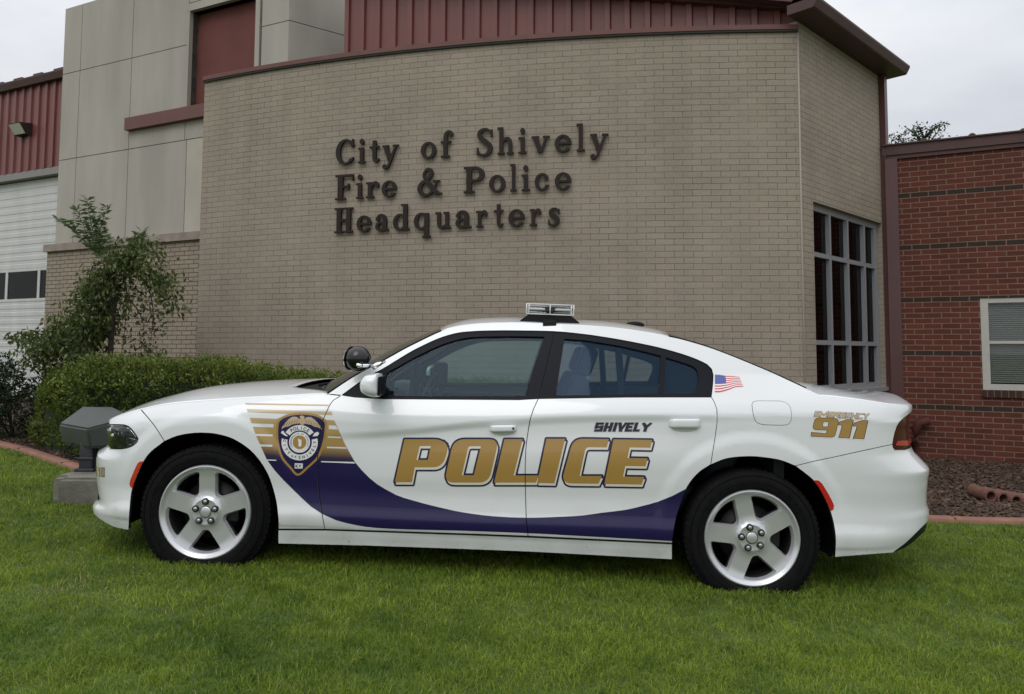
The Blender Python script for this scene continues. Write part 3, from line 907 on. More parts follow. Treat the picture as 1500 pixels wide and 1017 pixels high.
# ------------------------------------------------------------------ wheels
def wheel_set(x, side, spin):
    """alloy wheel with its tyre, nuts and brake; side -1 is the camera side"""
    M0 = Matrix.Translation((x, 0, .37)) @ (Matrix.Identity(4) if side < 0 else Matrix.Rotation(PI, 4, 'Z'))
    yo = -.930
    R = .262
    # outline of one window between two spokes, in polar form (centre at angle 0)
    def window(scale=1.0, dep=0):
        pts = [(.850 * R, -22.5), (.862 * R, -18), (.868 * R, -9), (.868 * R, 0), (.868 * R, 9), (.862 * R, 18), (.850 * R, 22.5), (.82 * R, 23.2), (.72 * R, 21), (.62 * R, 18.6), (.53 * R, 15.4), (.46 * R, 12.0), (.415 * R, 8), (.40 * R, 0), (.415 * R, -8), (.46 * R, -12.0), (.53 * R, -15.4), (.62 * R, -18.6), (.72 * R, -21), (.82 * R, -23.2)]
        q = [(r * math.cos(math.radians(a)), r * math.sin(math.radians(a))) for r, a in pts]
        c = (.66 * R, 0)
        return [(c[0] + (p[0] - c[0]) * scale, c[1] + (p[1] - c[1]) * scale) for p in q]
    def depth(r):
        return float(np.interp(r / R, [0, .20, .27, .33, .45, .75, .90, .955, 1.0], [.016, .016, .014, .024, .028, .024, .016, .0, .006]))
    # face plate
    RO = .905 * R
    outer = [(RO * math.cos(a), RO * math.sin(a)) for a in np.linspace(0, 2 * PI, 97)[:-1]]
    wins = []; w2 = []
    for k in range(5):
        a = 2 * PI * (k + .5) / 5 + spin
        rot = lambda q: (q[0] * math.cos(a) - q[1] * math.sin(a), q[0] * math.sin(a) + q[1] * math.cos(a))
        wins.append([rot(q) for q in smooth_line(window(1.06), .008, True)])
        w2.append([rot(q) for q in smooth_line(window(.90), .008 * .90 / 1.06, True)])
    def pred(Q):
        r = np.hypot(Q[:, 0], Q[:, 1]) < RO
        for w in wins: r &= ~pip_np(Q, w)
        return r
    rings = [[(r * R * math.cos(a), r * R * math.sin(a)) for a in np.linspace(0, 2 * PI, 73)[:-1]] for r in (.2, .27, .33)]
    A, T = cdt([outer] + wins + rings[:0], pred, (.016, .016), pts=[p for g in rings for p in g if pred(np.array([p]))[0]])
    vs = [(a[0], yo + depth(math.hypot(*a)), a[1]) for a in A]
    fs = []
    for t in T:
        a, b, c = (int(i) for i in t)
        n = (V(vs[b]) - V(vs[a])).cross(V(vs[c]) - V(vs[a]))
        fs.append((a, b, c) if n.y < 0 else (a, c, b))
    mb = MB(); mb.add(vs, fs, 0)
    for w, v in zip(wins, w2):
        n = len(w); m_ = min(len(v), n)
        v = [v[int(i * len(v) / n) % len(v)] for i in range(n)]
        vv = [(p[0], yo + depth(math.hypot(*p)), p[1]) for p in w] + [(p[0], yo + depth(math.hypot(*q)) + .022, p[1]) for p, q in zip(v, w)] + [(p[0], yo + .075, p[1]) for p in v]
        for j in range(2): mb.add(vv if j == 0 else vv, [(i + j * n, (i + 1) % n + j * n, (i + 1) % n + (j + 1) * n, i + (j + 1) * n) for i in range(n)], j)  # inner walls are alloy too, coloured dark for the shade in them
    mb.lathe([(RO - .0004, yo + depth(RO)), (RO + .004, yo + depth(RO) - .003), (.945 * R, yo + .004), (.965 * R, yo + .0), (.985 * R, yo + .001), (R, yo + .006), (R + .004, yo + .012), (R + .002, yo + .03)], 72)
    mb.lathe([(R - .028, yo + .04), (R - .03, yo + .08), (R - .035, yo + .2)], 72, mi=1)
    me = mb.mesh('wheel'); me.transform(M0)
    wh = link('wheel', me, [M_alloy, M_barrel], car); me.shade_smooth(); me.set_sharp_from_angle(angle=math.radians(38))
    md = None
    # tyre
    r0 = R + .001
    prof = [(r0 - .02, yo + .20), (r0 - .004, yo + .03), (r0, yo + .008), (r0 + .008, yo - .002), (r0 + .018, yo - .006), (r0 + .024, yo - .0055), (r0 + .026, yo - .008), (r0 + .05, yo - .010), (r0 + .075, yo - .006), (.352, yo + .006), (.362, yo + .014), (.3655, yo + .020),
            (.370, yo + .045), (.372, yo + .10), (.370, yo + .175), (.362, yo + .20), (.33, yo + .215), (r0 + .01, yo + .21)]
    mb = MB(); mb.lathe(prof, 96)
    for rr2 in (.300, .3035, .338, .342): mb.lathe([(rr2 - .0014, yo - .004), (rr2, yo - .0105 if rr2 < .32 else yo - .0075), (rr2 + .0014, yo - .004)], 96)
    for k in range(72):       # shoulder blocks of the tread
        a = 2 * PI * k / 72
        Mx = Matrix.Rotation(-a, 4, 'Y') @ Matrix.Translation((.3645, yo + .026, 0))
        mb.box((0, 0, 0), (.012, .026, .022), Mx)
    me = mb.mesh('tyre'); me.transform(M0)
    link('tyre', me, M_tyre, wh); me.shade_smooth(); me.set_sharp_from_angle(angle=math.radians(35))
    # nuts and centre cap
    for k in range(5):
        a = 2 * PI * k / 5 + spin
        c = (.30 * .0 + 0.058 * math.cos(a), yo + .012, 0.058 * math.sin(a))
        mb = MB()
        mb.lathe([(0, -.012), (.0075, -.0115), (.0108, -.010), (.0120, .002)], 12, Matrix.Translation(c), 1)
        mb.lathe([(.0120, -.008), (.0185, -.007), (.0200, .012), (.010, .012)], 14, Matrix.Translation(c), 0)
        me = mb.mesh('lug_nut'); me.transform(M0)
        link('lug_nut', me, [M_nut, M_nutc], wh, smooth=True)
    mb = MB()
    mb.lathe([(0, yo + .009), (.024, yo + .0095), (.030, yo + .012), (.031, yo + .016)], 32)
    me = mb.mesh('centre_cap'); me.transform(M0)
    link('centre_cap', me, M_alloy, wh, smooth=True)
    mb = MB()
    mb.lathe([(.031, yo + .0145), (.0325, yo + .0125), (.034, yo + .0145)], 40)
    me = mb.mesh('cap_ring'); me.transform(M0); link('cap_ring', me, M_nut, wh, smooth=True)
    mb = MB(); mb.lathe([(0, yo + .10), (.165, yo + .10), (.168, yo + .115), (.168, yo + .13)], 48)
    mb.lathe([(.06, yo + .09), (.075, yo + .095), (.08, yo + .10)], 24)
    me = mb.mesh('brake_disc'); me.transform(M0); link('brake_disc', me, M_disc, wh, smooth=True)
    mb = MB(); mb.box((.135, yo + .085, .02), (.07, .05, .16), bev=.012)
    me = mb.mesh('brake_caliper'); me.transform(M0); link('brake_caliper', me, M_nut, wh, smooth=True)
    mb = MB(); mb.lathe([(0, yo + .18), (R - .03, yo + .18)], 40)
    me = mb.mesh('backing_plate'); me.transform(M0); link('backing_plate', me, M_liner, wh)
wheel_set(-1.525, -1, math.radians(92)); wheel_set(1.525, -1, math.radians(104))
wheel_set(-1.525, 1, math.radians(20)); wheel_set(1.525, 1, math.radians(50))

# wheel housings and floor
for x in (-1.525, 1.525):
    for sg in (-1, 1):
        mb = MB(); prof = []
        vs = []; fs = []
        ang = np.linspace(math.radians(-19), math.radians(199), 44)
        rr = .455
        for a in ang:
            for y, r in ((-.905, rr), (-.60, rr), (-.45, rr - .02), (-.45, .0)):
                vs.append((x + r * math.cos(a), y if sg < 0 else -y, max(.285, .40 + r * math.sin(a))))
        for i in range(len(ang) - 1):
            for j in range(3): fs.append((i * 4 + j, (i + 1) * 4 + j, (i + 1) * 4 + j + 1, i * 4 + j + 1))
        mb.add(vs, fs); mb.build('wheel_housing', M_liner, car, smooth=True)
fl = MB()
fl.box((0, 0, .30), (4.3, 1.0, .12)); fl.box((0, 0, .295), (2.05, 1.72, .10)); fl.box((2.0, 0, .42), (.6, 1.1, .14)); fl.box((-2.1, 0, .38), (.4, 1.3, .2))
fl.build('floor_pan', M_liner, car)
bh = MB(); bh.box((-1.0, 0, .66), (.06, 1.6, .66)); bh.build('bulkhead', M_int, car); bh = MB(); bh.box((1.72, 0, .72), (.06, 1.5, .7)); bh.build('bulkhead', M_int, car)

# ------------------------------------------------------------------ cabin
mb = MB(); mb.box((-.80, 0, .93), (.46, 1.62, .20), bev=.05, seg=3); mb.build('dashboard', M_int, car, smooth=True)
Ms = Matrix.Translation((-.36, -.40, .98)) @ Matrix.Rotation(math.radians(-66), 4, 'Y')
mb = MB(); vs = []; 
for k in range(32):
    a = 2 * PI * k / 32
    for j in range(8):
        b = 2 * PI * j / 8
        vs.append(((.0 + .015 * math.sin(b)), (.185 + .015 * math.cos(b)) * math.cos(a), (.185 + .015 * math.cos(b)) * math.sin(a)))
fs = [(k * 8 + j, ((k + 1) % 32) * 8 + j, ((k + 1) % 32) * 8 + (j + 1) % 8, k * 8 + (j + 1) % 8) for k in range(32) for j in range(8)]
Mw = Matrix.Translation((-.40, -.40, 1.00)) @ Matrix.Rotation(math.radians(24), 4, 'Y')
mb.add(vs, fs, 0, Mw); mb.box((0, 0, 0), (.03, .36, .05), Mw, bev=.01); mb.box((.0, 0, -.02), (.06, .13, .12), Mw, bev=.02)
mb.build('steering_wheel', M_int, car, smooth=True)
for y in (-.40, .40):
    mb = MB()
    Mb = Matrix.Translation((.36, y, .50)) @ Matrix.Rotation(math.radians(18), 4, 'Y')
    mb.box((-.08, y, .50), (.52, .50, .16), bev=.05, seg=3)
    mb.box((0, 0, .38), (.13, .50, .72), Mb, bev=.055, seg=3)
    st = mb.build('front_seat', M_int2, car, smooth=True)
    mb = MB(); mb.box((.0, 0, .84), (.10, .27, .19), Mb, bev=.045, seg=3); mb.box((.01, 0, .70), (.03, .14, .1), Mb)
    mb.build('headrest', M_int2, st, smooth=True)
mb = MB(); mb.box((1.05, 0, .52), (.5, 1.4, .16), bev=.05, seg=3)
Mb = Matrix.Translation((1.32, 0, .50)) @ Matrix.Rotation(math.radians(24), 4, 'Y')
mb.box((0, 0, .30), (.14, 1.35, .56), Mb, bev=.05, seg=3); mb.build('rear_seat', M_int2, car, smooth=True)
mb = MB(); mb.box((1.62, 0, 1.06), (.40, 1.3, .03)); mb.build('parcel_shelf', M_int, car)
mb = MB(); mb.tube([(.86, -.58, .80), (.80, -.56, 1.40), (.80, .56, 1.40), (.86, .58, .80)], .022, 8); mb.tube([(.84, -.57, 1.02), (.84, .57, 1.02)], .015, 8)
part_ = mb.build('partition', M_int, car)
mb = MB(); mb.tube([(-.52, 0, 1.40), (-.50, 0, 1.34)], .01, 6); mb.box((-.49, 0, 1.31), (.03, .24, .07), bev=.012); mb.build('rear_view_mirror', M_int, car, smooth=True)
mb = MB(); mb.box((-.52, .02, 1.13), (.03, .30, .22), bev=.01); mb.tube([(-.50, 0, .80), (-.52, .02, 1.05)], .018, 8); mb.box((-.46, -.12, 1.05), (.02, .09, .11), bev=.008)
mb.build('laptop_mount', M_int, car, smooth=True)
pp_ = l_at_y(594, 568, .1); mb = MB(); mb.box((pp_.x, .1, pp_.z), (.13, .20, .10), bev=.02); mb.build('paper_pad', mat('paper_pale', (.30, .38, .36), .8), car, smooth=True)
pq = l_at_y(645, 548, -.05); mb = MB(); mb.box((pq.x, -.05, pq.z), (.10, .07, .16), bev=.03, seg=3); mb.tube([(pq.x, -.05, pq.z - .25), (pq.x, -.05, pq.z)], .016, 8); mb.build('radio_head', M_int2, car, smooth=True)

# ------------------------------------------------------------------ mirror, spotlight, handles, fuel door, light bar
mp = [(530.4, 560), (534, 553), (537.6, 549.2), (545, 547.6), (556.9, 547.2), (558.8, 551.6), (558.6, 565), (558.2, 576.4), (555.5, 581.4), (545.9, 580.8), (537, 577.4), (531.6, 572)]
base = [l_at_y(px, py, -1.03) for px, py in smooth_line(mp, 3, True)]
cx = sum(p.x for p in base) / len(base); cz = sum(p.z for p in base) / len(base)
for mir in (False, True):
    fd = parts['fd', 1 if mir else 0]; sg = 1 if mir else -1
    rings = [(.90, .35), (.915, .62), (.94, .86), (.98, .98), (1.03, 1.0), (1.08, .97), (1.115, .88), (1.135, .70), (1.145, .4)]
    vs = []; fs = []; n = len(base)
    for y, k in rings:
        for p in base: vs.append((cx + .01 * (1 - k) + (p.x - cx) * k, sg * y, cz + (p.z - cz) * k))
    for i in range(len(rings) - 1):
        for j in range(n): fs.append((i * n + j, i * n + (j + 1) % n, (i + 1) * n + (j + 1) % n, (i + 1) * n + j))
    fs.append(tuple(range(n))); fs.append(tuple(range((len(rings) - 1) * n, len(rings) * n)))
    mb = MB(); mb.add(vs, fs); mr = mb.build('side_mirror', M_white, fd, angle=50)
    mb = MB(); mb.box((cx + .052, sg * 1.03, cz), (.012, .17, .105), bev=.005)
    mb.box((cx + .02, sg * .90, cz - .03), (.07, .07, .045), bev=.015)
    mb.build('mirror_glass', M_blacktrim, fd, smooth=True)

sp = l_at_y(524.6, 526, -.93)
spl = MB(); spl.sphere(sp, .073, 16, sc=(1, 1, 1.0)); spl_o = spl.build('spotlight', mat('spot_black', (.006, .006, .007), .16, coat=.25, spec=.4), car, smooth=True)
spl = MB(); spl.lathe([(.0, -.0), (.060, -.004), (.068, -.001), (.070, .006)], 28, Matrix.Translation(sp) @ Matrix.Rotation(math.radians(62), 4, 'Z') @ Matrix.Rotation(0, 4, 'X') @ Matrix.Translation((0, -.0, 0)) @ Matrix.Rotation(PI, 4, 'Z') @ Matrix.Translation((0, -.050, 0)))
spl.build('spotlight_rim', M_chrome, spl_o, smooth=True)
aa = l_at_y(526.5, 536, -1.0); b1 = l_at_y(547, 535.5, -.93); b2 = l_at_y(563.5, 529.5, -.86)
mb = MB(); mb.tube([sp + V((0, -.05, -.02)), aa + V((-.0, 0, 0)), aa + V((.012, .01, 0))], [.010, .013, .012], 10)
mb.tube([aa, b1], [.010, .012], 10); mb.tube([b1 + V((0, -.002, -.008)), b2], [.017, .009], 12)
mb.build('spotlight_arm', M_chrome, spl_o, smooth=True)

def handle(x0, x1, y0, y1, mir, door, key):
    a = P(x0, (y0 + y1) / 2); b = P(x1, (y0 + y1) / 2); zt = P((x0 + x1) / 2, y0)[1]; zb_ = P((x0 + x1) / 2, y1)[1]
    h = zt - zb_; n = 14; vs = []; fs = []
    for i in range(n + 1):
        t = i / n; u = a[0] + (b[0] - a[0]) * t; zc = a[1] + (b[1] - a[1]) * t
        k = min(1, min(t, 1 - t) * 7) ** .5
        p = surf(u, zc); nn_ = snorm(u, zc)
        for j in range(10):
            an = 2 * PI * (j + .5) / 10; ca = math.copysign(abs(math.cos(an)) ** .5, math.cos(an)); sa = math.copysign(abs(math.sin(an)) ** .6, math.sin(an))
            vs.append(p + nn_ * (.020 * k + .007 * ca * (.5 + .5 * k)) + V((0, 0, 1)) * (h * .5 * sa) * (.72 + .28 * k))
    for i in range(n):
        for j in range(10): fs.append((i * 10 + j, (i + 1) * 10 + j, (i + 1) * 10 + (j + 1) % 10, i * 10 + (j + 1) % 10))
    fs.append(tuple(range(10))); fs.append(tuple(range(n * 10, n * 10 + 10)))
    if mir: vs = [V((v[0], -v[1], v[2])) for v in vs]
    mb = MB(); mb.add(vs, fs)
    mb.build('handle', M_white, door, smooth=True)
    # dished cup behind the handle: a dark-edged hollow
    poly = [((x0 + x1) / 2 + (x1 - x0) * .40 * math.cos(t), y1 + 1.0 + 5.5 * math.sin(t)) for t in np.linspace(0, PI, 12)]
    hp = join([P(*q) for q in poly])
    def hn(u, z):
        q = snorm(u, z); return (q + V((0, 0, -.55))).normalized()
    if not mir:
        patch('handle_cup', [hp], M_white, door, off=.0006, grid=(.02, .01), gap=0, nf=hn)
    if key and not mir:
        u, z = P(x1 - 5, (y0 + y1) / 2); p = surf(u, z) + snorm(u, z) * .0315
        mb = MB(); mb.lathe([(0, -.001), (.0055, -.001), (.0065, .002)], 14, Matrix.Translation(p))
        mb.build('keyhole', M_nut, door, smooth=True)
for mir in (False, True):
    s = 1 if mir else 0
    handle(717, 757, 622.5, 632, mir, parts['fd', s], True)
    handle(980, 1026.5, 613.5, 626.5, mir, parts['rd', s], False)
fuel = join(TR([(1103.4, 588.9), (1109.6, 587.5), (1127, 587.6), (1145.4, 588.2), (1155, 593), (1158.5, 600.6), (1158.9, 614.3), (1155, 621.2), (1145.4, 622.9), (1130, 622.6), (1116.5, 621.9), (1108.3, 618.5), (1104.1, 610.2), (1101.4, 592.3), (1103.4, 588.9)], 3))
patch('fuel_door_gap_shade', [fuel], M_gap_shade, parts['side', 0], off=.0006, gap=-.0012, grid=(.03, .03))  # dark sheet drawn as the shaded gap round the fuel door
patch('fuel_door', [fuel], M_white, parts['side', 0], off=.0016, gap=.0012, grid=(.03, .03))

# light bar across the roof
tb = None
for t in np.linspace(t_w, t_r, 200):
    q = cap_pt(E_rail, dxg, gzf, t, -.0)
    if lproj(E_rail(t))[0] < 803: tb = t
er = E_rail(tb); xb = er.x
pA = l_at_y(770.5, 458, -.60); pB = l_at_y(841, 458, -.60); zt = l_at_y(805, 445.5, -.60).z; zb0 = l_at_y(805, 461.5, -.60).z; zbase = l_at_y(805, 472.5, -.60).z
w_ = pB.x - pA.x; xc = (pA.x + pB.x) / 2
lb = MB(); Lh = .60
def lbring(x0, x1, z0, z1, y0, y1): lb.box(((x0 + x1) / 2, (y0 + y1) / 2, (z0 + z1) / 2), (x1 - x0, y1 - y0, z1 - z0), bev=.012, seg=2)
lbo = MB()
lbo.add([(xc - w_ * .62, -Lh, zbase), (xc - w_ * .60, -Lh, zbase + .010), (xc - w_ * .42, -Lh, zb0 + .004), (xc + w_ * .42, -Lh, zb0 + .004), (xc + w_ * .60, -Lh, zbase + .010), (xc + w_ * .62, -Lh, zbase),
         (xc - w_ * .62, Lh, zbase), (xc - w_ * .60, Lh, zbase + .010), (xc - w_ * .42, Lh, zb0 + .004), (xc + w_ * .42, Lh, zb0 + .004), (xc + w_ * .60, Lh, zbase + .010), (xc + w_ * .62, Lh, zbase)],
        [(0, 1, 2, 3, 4, 5), (11, 10, 9, 8, 7, 6), (0, 6, 7, 1), (1, 7, 8, 2), (2, 8, 9, 3), (3, 9, 10, 4), (4, 10, 11, 5), (5, 11, 6, 0)])
lbo.box((xc, 0, (zb0 + zt) / 2 - .004), (w_ * .30, 1.1, zt - zb0 - .02))
lbar = lbo.build('light_bar', M_black, car)
mb = MB(); mb.box((xc, 0, (zb0 + zt) / 2), (w_, Lh * 2 - .0, zt - zb0), bev=.012, seg=3)
mb.build('lens', G_clear, lbar, smooth=True)
mb = MB()
for sg in (-1, 1):
    for k in range(9):
        y = -Lh + .05 + k * (2 * Lh - .1) / 8
        for dx in (-.27, .27):
            mb.box((xc + dx * w_, y * 1.0, (zb0 + zt) / 2), (w_ * .34, .09, (zt - zb0) * .26), bev=.006)
            mb.box((xc + dx * w_, y * 1.0, (zb0 + zt) / 2 + .019), (w_ * .38, .10, .004)); mb.box((xc + dx * w_, y, (zb0 + zt) / 2 - .019), (w_ * .38, .10, .004))
    break
mb.build('reflector', mat('lamp_silver', (.80, .80, .82), .25, metal=.6), lbar, smooth=False)
mb = MB()
z_ = (zb0 + zt) / 2
for zz in (zt - .003, zb0 + .003):
    mb.tube([(xc - w_ * .5 + .006, -Lh + .0, zz), (xc + w_ * .5 - .006, -Lh + .0, zz)], .0035, 6)
for xx in (-.49, -.44, 0, .44, .49):
    mb.tube([(xc + xx * w_, -Lh, zb0), (xc + xx * w_, -Lh, zt)], .0035, 6)
mb.build('lens_edge', mat('lens_edge_white', (.72, .72, .72), .2, coat=1), lbar, smooth=True)
for sg in (-1, 1):
    mb = MB()
    e = E_rail(tb); mb.box((e.x + .01, sg * (Lh + .01), zbase - .004), (.085, .05, .04), bev=.008)
    yv = abs(e.y) + .008
    mb.add([(e.x - .03, sg * (Lh + .02), zbase + .008), (e.x + .05, sg * (Lh + .02), zbase + .008), (e.x - .03, sg * (yv - .0), e.z + .012), (e.x + .05, sg * yv, e.z + .012),
            (e.x - .03, sg * (yv + .004), e.z - .015), (e.x + .05, sg * (yv + .004), e.z - .015)], [(0, 1, 3, 2), (2, 3, 5, 4)])
    mb.build('mounting_bracket', M_black, lbar)
# ------------------------------------------------------------------ livery: thin vinyl following the body, cut at the shut lines
PANELS = {'fender': ([fender], parts['fender', 0]), 'fd': ([front_door], parts['fd', 0]), 'rd': ([rear_door], parts['rd', 0]), 'side': ([quarter], parts['side', 0]), 'bf': ([bumperf], fb_)}
PANELS_IN = {k: inset(v[0][0], .00225) for k, v in PANELS.items()}
def near(panel, polys):
    a = np.array([p for q in polys for p in q]); b = np.array(panel)
    return not (a[:, 0].max() < b[:, 0].min() or a[:, 0].min() > b[:, 0].max())
def decal(name, adds, mat_, level, subs=(), which=('fender', 'fd', 'rd', 'side'), dil=0, grid=None, only=None, pxmap=P, **k):
    """adds / subs: polygons in photograph pixels; dil: widen by that many pixels"""
    aw = [[pxmap(*p) for p in dens(q, 6, True)] for q in adds]; sw = [[pxmap(*p) for p in dens(q, 6, True)] for q in subs]
    cons = aw + sw; r = dil / 262.
    if dil:
        cons = []
        for q in aw + sw:
            n = len(q)
            for i in range(n):
                a = np.array(q[i]); b = np.array(q[(i + 1) % n]); e = b - a; L = np.hypot(*e)
                if L < 1e-6: continue
                nn_ = np.array([-e[1], e[0]]) / L * r
                cons.append([tuple(a + nn_), tuple(b + nn_), tuple(b - nn_), tuple(a - nn_)])
                cons.append([(a[0] + r * math.cos(t), a[1] + r * math.sin(t)) for t in np.linspace(0, 2 * PI, 11)[:-1]])
    out = []
    for key in which:
        pin = PANELS_IN[key]
        if not near(pin, aw): continue
        x0 = min(p[0] for q in cons for p in q) - .01; x1 = max(p[0] for q in cons for p in q) + .01
        def pred(Q):
            ins = np.zeros(len(Q), bool)
            for q in aw: ins |= pip_np(Q, q)
            for q in sw: ins &= ~pip_np(Q, q)
            if dil:
                d = np.full(len(Q), 1e9)
                for q in aw + sw: d = np.minimum(d, dist_np(Q, q))
                ins |= d < r
            return ins & pip_np(Q, pin)
        A, T = cdt(cons + [pin], pred, grid or (.02, .012))
        if len(T) == 0: continue
        out.append(finish(name, A, T, mat_, PANELS[key][1], off=.0010 + .0005 * level, **k))
    return out

def Z1(pts): return [(560 + x / 6.818, 630 + y / 6.818) for x, y in pts]
def Z2(pts): return [(760 + x / 6.818, 600 + y / 6.818) for x, y in pts]
def ZB(pts): return [(340 + x / 6.78, 570 + y / 6.78) for x, y in pts]
def rnd(pts, r, n=4):
    """round the corners flagged by a third value"""
    out = []; m = len(pts)
    for i in range(m):
        p = pts[i]
        if len(p) < 3: out.append(p); continue
        a = np.array(pts[i - 1][:2], float); b = np.array(p[:2], float); c = np.array(pts[(i + 1) % m][:2], float)
        ra = p[2] * r; u1 = (a - b) / np.hypot(*(a - b)); u2 = (c - b) / np.hypot(*(c - b))
        s_ = b + u1 * ra; e_ = b + u2 * ra
        for t in np.linspace(0, 1, n + 1): out.append(tuple((1 - t) ** 2 * s_ + 2 * t * (1 - t) * b + t * t * e_))
    return out

# purple sweep
sw_low = smooth_line([(391.4, 674), (403, 690), (416, 704), (430, 718), (456, 742.5), (472, 753), (492, 762), (520, 769), (550, 773.2), (600, 775.6), (680, 777.6), (780, 781.4), (844, 784.8), (920, 789), (986, 792.8)], 12)
sw_up = smooth_line([(519.6, 676.6), (530, 689), (541, 700), (552, 709), (580, 725), (604, 733), (630, 740), (655, 746), (680, 751), (720, 756.2), (772, 758.6), (824, 757), (852, 755.4), (880, 751.5), (916, 747), (940, 741.5), (964, 735), (985, 726.5), (1006, 715.5), (1020, 700)], 12)
swoosh = [(391.4, 674.2)] + sw_low + [(1000, 793), (1020, 760)] + sw_up[::-1] + [(519.2, 675.4), (466, 674)]
decal('purple_sweep', [swoosh], M_purple, 0, grid=(.02, .012), which=('fender', 'fd', 'rd'))
# gold bars fading to purple behind the shield
gold = [(361.6, 599.3), (485.3, 603.2), (487, 607.6), (486, 611), (489.8, 616), (497, 632), (505, 650), (512, 663), (519.4, 676), (466, 674.4), (391.6, 674.6), (384, 658), (376, 640), (370, 624.5), (363.2, 604.5)]
gaps = [ZB([(158, 229), (575, 245), (470, 286), (440, 296), (172, 286)]), ZB([(190, 338), (416, 344), (410, 382), (203, 374)]), ZB([(225, 443), (408, 449), (404, 470), (235, 464)]), ZB([(266, 547), (402, 552), (398, 573), (282, 570)]),
        ZB([(820, 252), (1000, 258), (1025, 312), (935, 306), (905, 290)]), ZB([(962, 356), (1030, 360), (1052, 402), (957, 398)]), ZB([(952, 466), (1080, 470), (1086, 489), (948, 483)]), ZB([(942, 570), (1130, 576), (1140, 592), (940, 586)])]
decal('gold_bars', [gold], M_grad, 1, subs=gaps, which=('fender', 'fd'), grid=(.02, .012))
decal('gold_pinstripe', [ZB([(134, 139), (960, 156), (957, 168), (136, 153)])], M_gold2, 1, which=('fender', 'fd'), )
decal('white_pinstripe', [ZB([(345, 699), (440, 702), (440, 712), (350, 710)]), ZB([(885, 716), (1212, 724), (1222, 739), (885, 726)])], M_whitev, 2, which=('fender', 'fd'), )

# lettering POLICE
Lp = Z1(rnd([(222, 92), (590, 92, 1), (668, 160, 1), (600, 372, 1.3), (325, 372), (297, 520), (125, 520)], 75, 6)); Lp_h = Z1([(375, 160), (485, 160), (455, 298), (342, 298)])
Lo = Z1(rnd([(715, 92, 1.3), (1165, 92, 1.2), (1065, 524, 1.2), (617, 524, 1.2)], 85, 7)); Lo_h = Z1(rnd([(862, 162, .35), (985, 162), (914, 450), (794, 450)], 60))
Ll = Z1([(1220, 92), (1402, 92), (1312, 453), (1562, 453), (1535, 524), (1117, 524)])
Li = Z2([(275, 292), (462, 292), (355, 736), (183, 732)])
Lc = Z2(rnd([(545, 290, 1.1), (898, 296), (878, 378), (668, 376, .4), (606, 662), (830, 662), (795, 740), (420, 736, 1.2)], 90, 6))
Le = Z2([(945, 298), (1332, 304), (1312, 382), (1107, 378), (1084, 484), (1285, 487), (1264, 566), (1063, 562), (1040, 668), (1252, 672), (1224, 748), (853, 742)])
LET = [Lp, Lo, Ll, Li, Lc, Le]; HOL = [Lp_h, Lo_h]
sh = lambda q, dx=1.5, dy=3.6: [(x + dx, y + dy) for x, y in q]
def letters_decal():
    for key in ('fd', 'rd'):
        pass
def union_decal(name, polys, mat_, level, which, dil=0):
    """polys: list of (outer, hole or None); union of them"""
    for key in which:
        pin = PANELS_IN[key]
        aw = [([P(*p) for p in dens(a, 9, True)], [P(*p) for p in dens(h, 9, True)] if h else None) for a, h in polys]
        flat = [q for ah in aw for q in ah if q]
        if not near(pin, flat): continue
        r = dil / 262.; cons = list(flat)
        if dil:
            cons = []
            for q in flat:
                n = len(q)
                for i in range(n):
                    a = np.array(q[i]); b = np.array(q[(i + 1) % n]); e = b - a; L = np.hypot(*e)
                    if L < 1e-6: continue
                    nn_ = np.array([-e[1], e[0]]) / L * r
                    cons.append([tuple(a + nn_), tuple(b + nn_), tuple(b - nn_), tuple(a - nn_)])
                    cons.append([(a[0] + r * math.cos(t), a[1] + r * math.sin(t)) for t in np.linspace(0, 2 * PI, 9)[:-1]])
        def pred(Q):
            ins = np.zeros(len(Q), bool)
            for a, h in aw:
                k = pip_np(Q, a)
                if h: k &= ~pip_np(Q, h)
                ins |= k
                if dil:
                    d = dist_np(Q, a)
                    if h: d = np.minimum(d, dist_np(Q, h))
                    ins |= d < r
            return ins & pip_np(Q, pin)
        A, T = cdt(cons + [pin], pred, (.02, .012))
        if len(T): finish(name, A, T, mat_, PANELS[key][1], off=.0010 + .0005 * level)
HH = {0: Lp_h, 1: Lo_h}
gl = [(q, HH.get(i)) for i, q in enumerate(LET)]
gs = [(sh(q), sh(HH[i]) if i in HH else None) for i, q in enumerate(LET)]
for i in range(6):
    which = ('fd', 'rd')
    union_decal('letter_outline', [gl[i], gs[i]], M_navy, 1 + (0 if i % 2 == 0 else .25), which, dil=2.5)
for i in range(6):
    union_decal('letter_highlight', [gs[i]], M_cream, 3, ('fd', 'rd'))
    union_decal('letter', [gl[i]], M_gold, 4, ('fd', 'rd'))

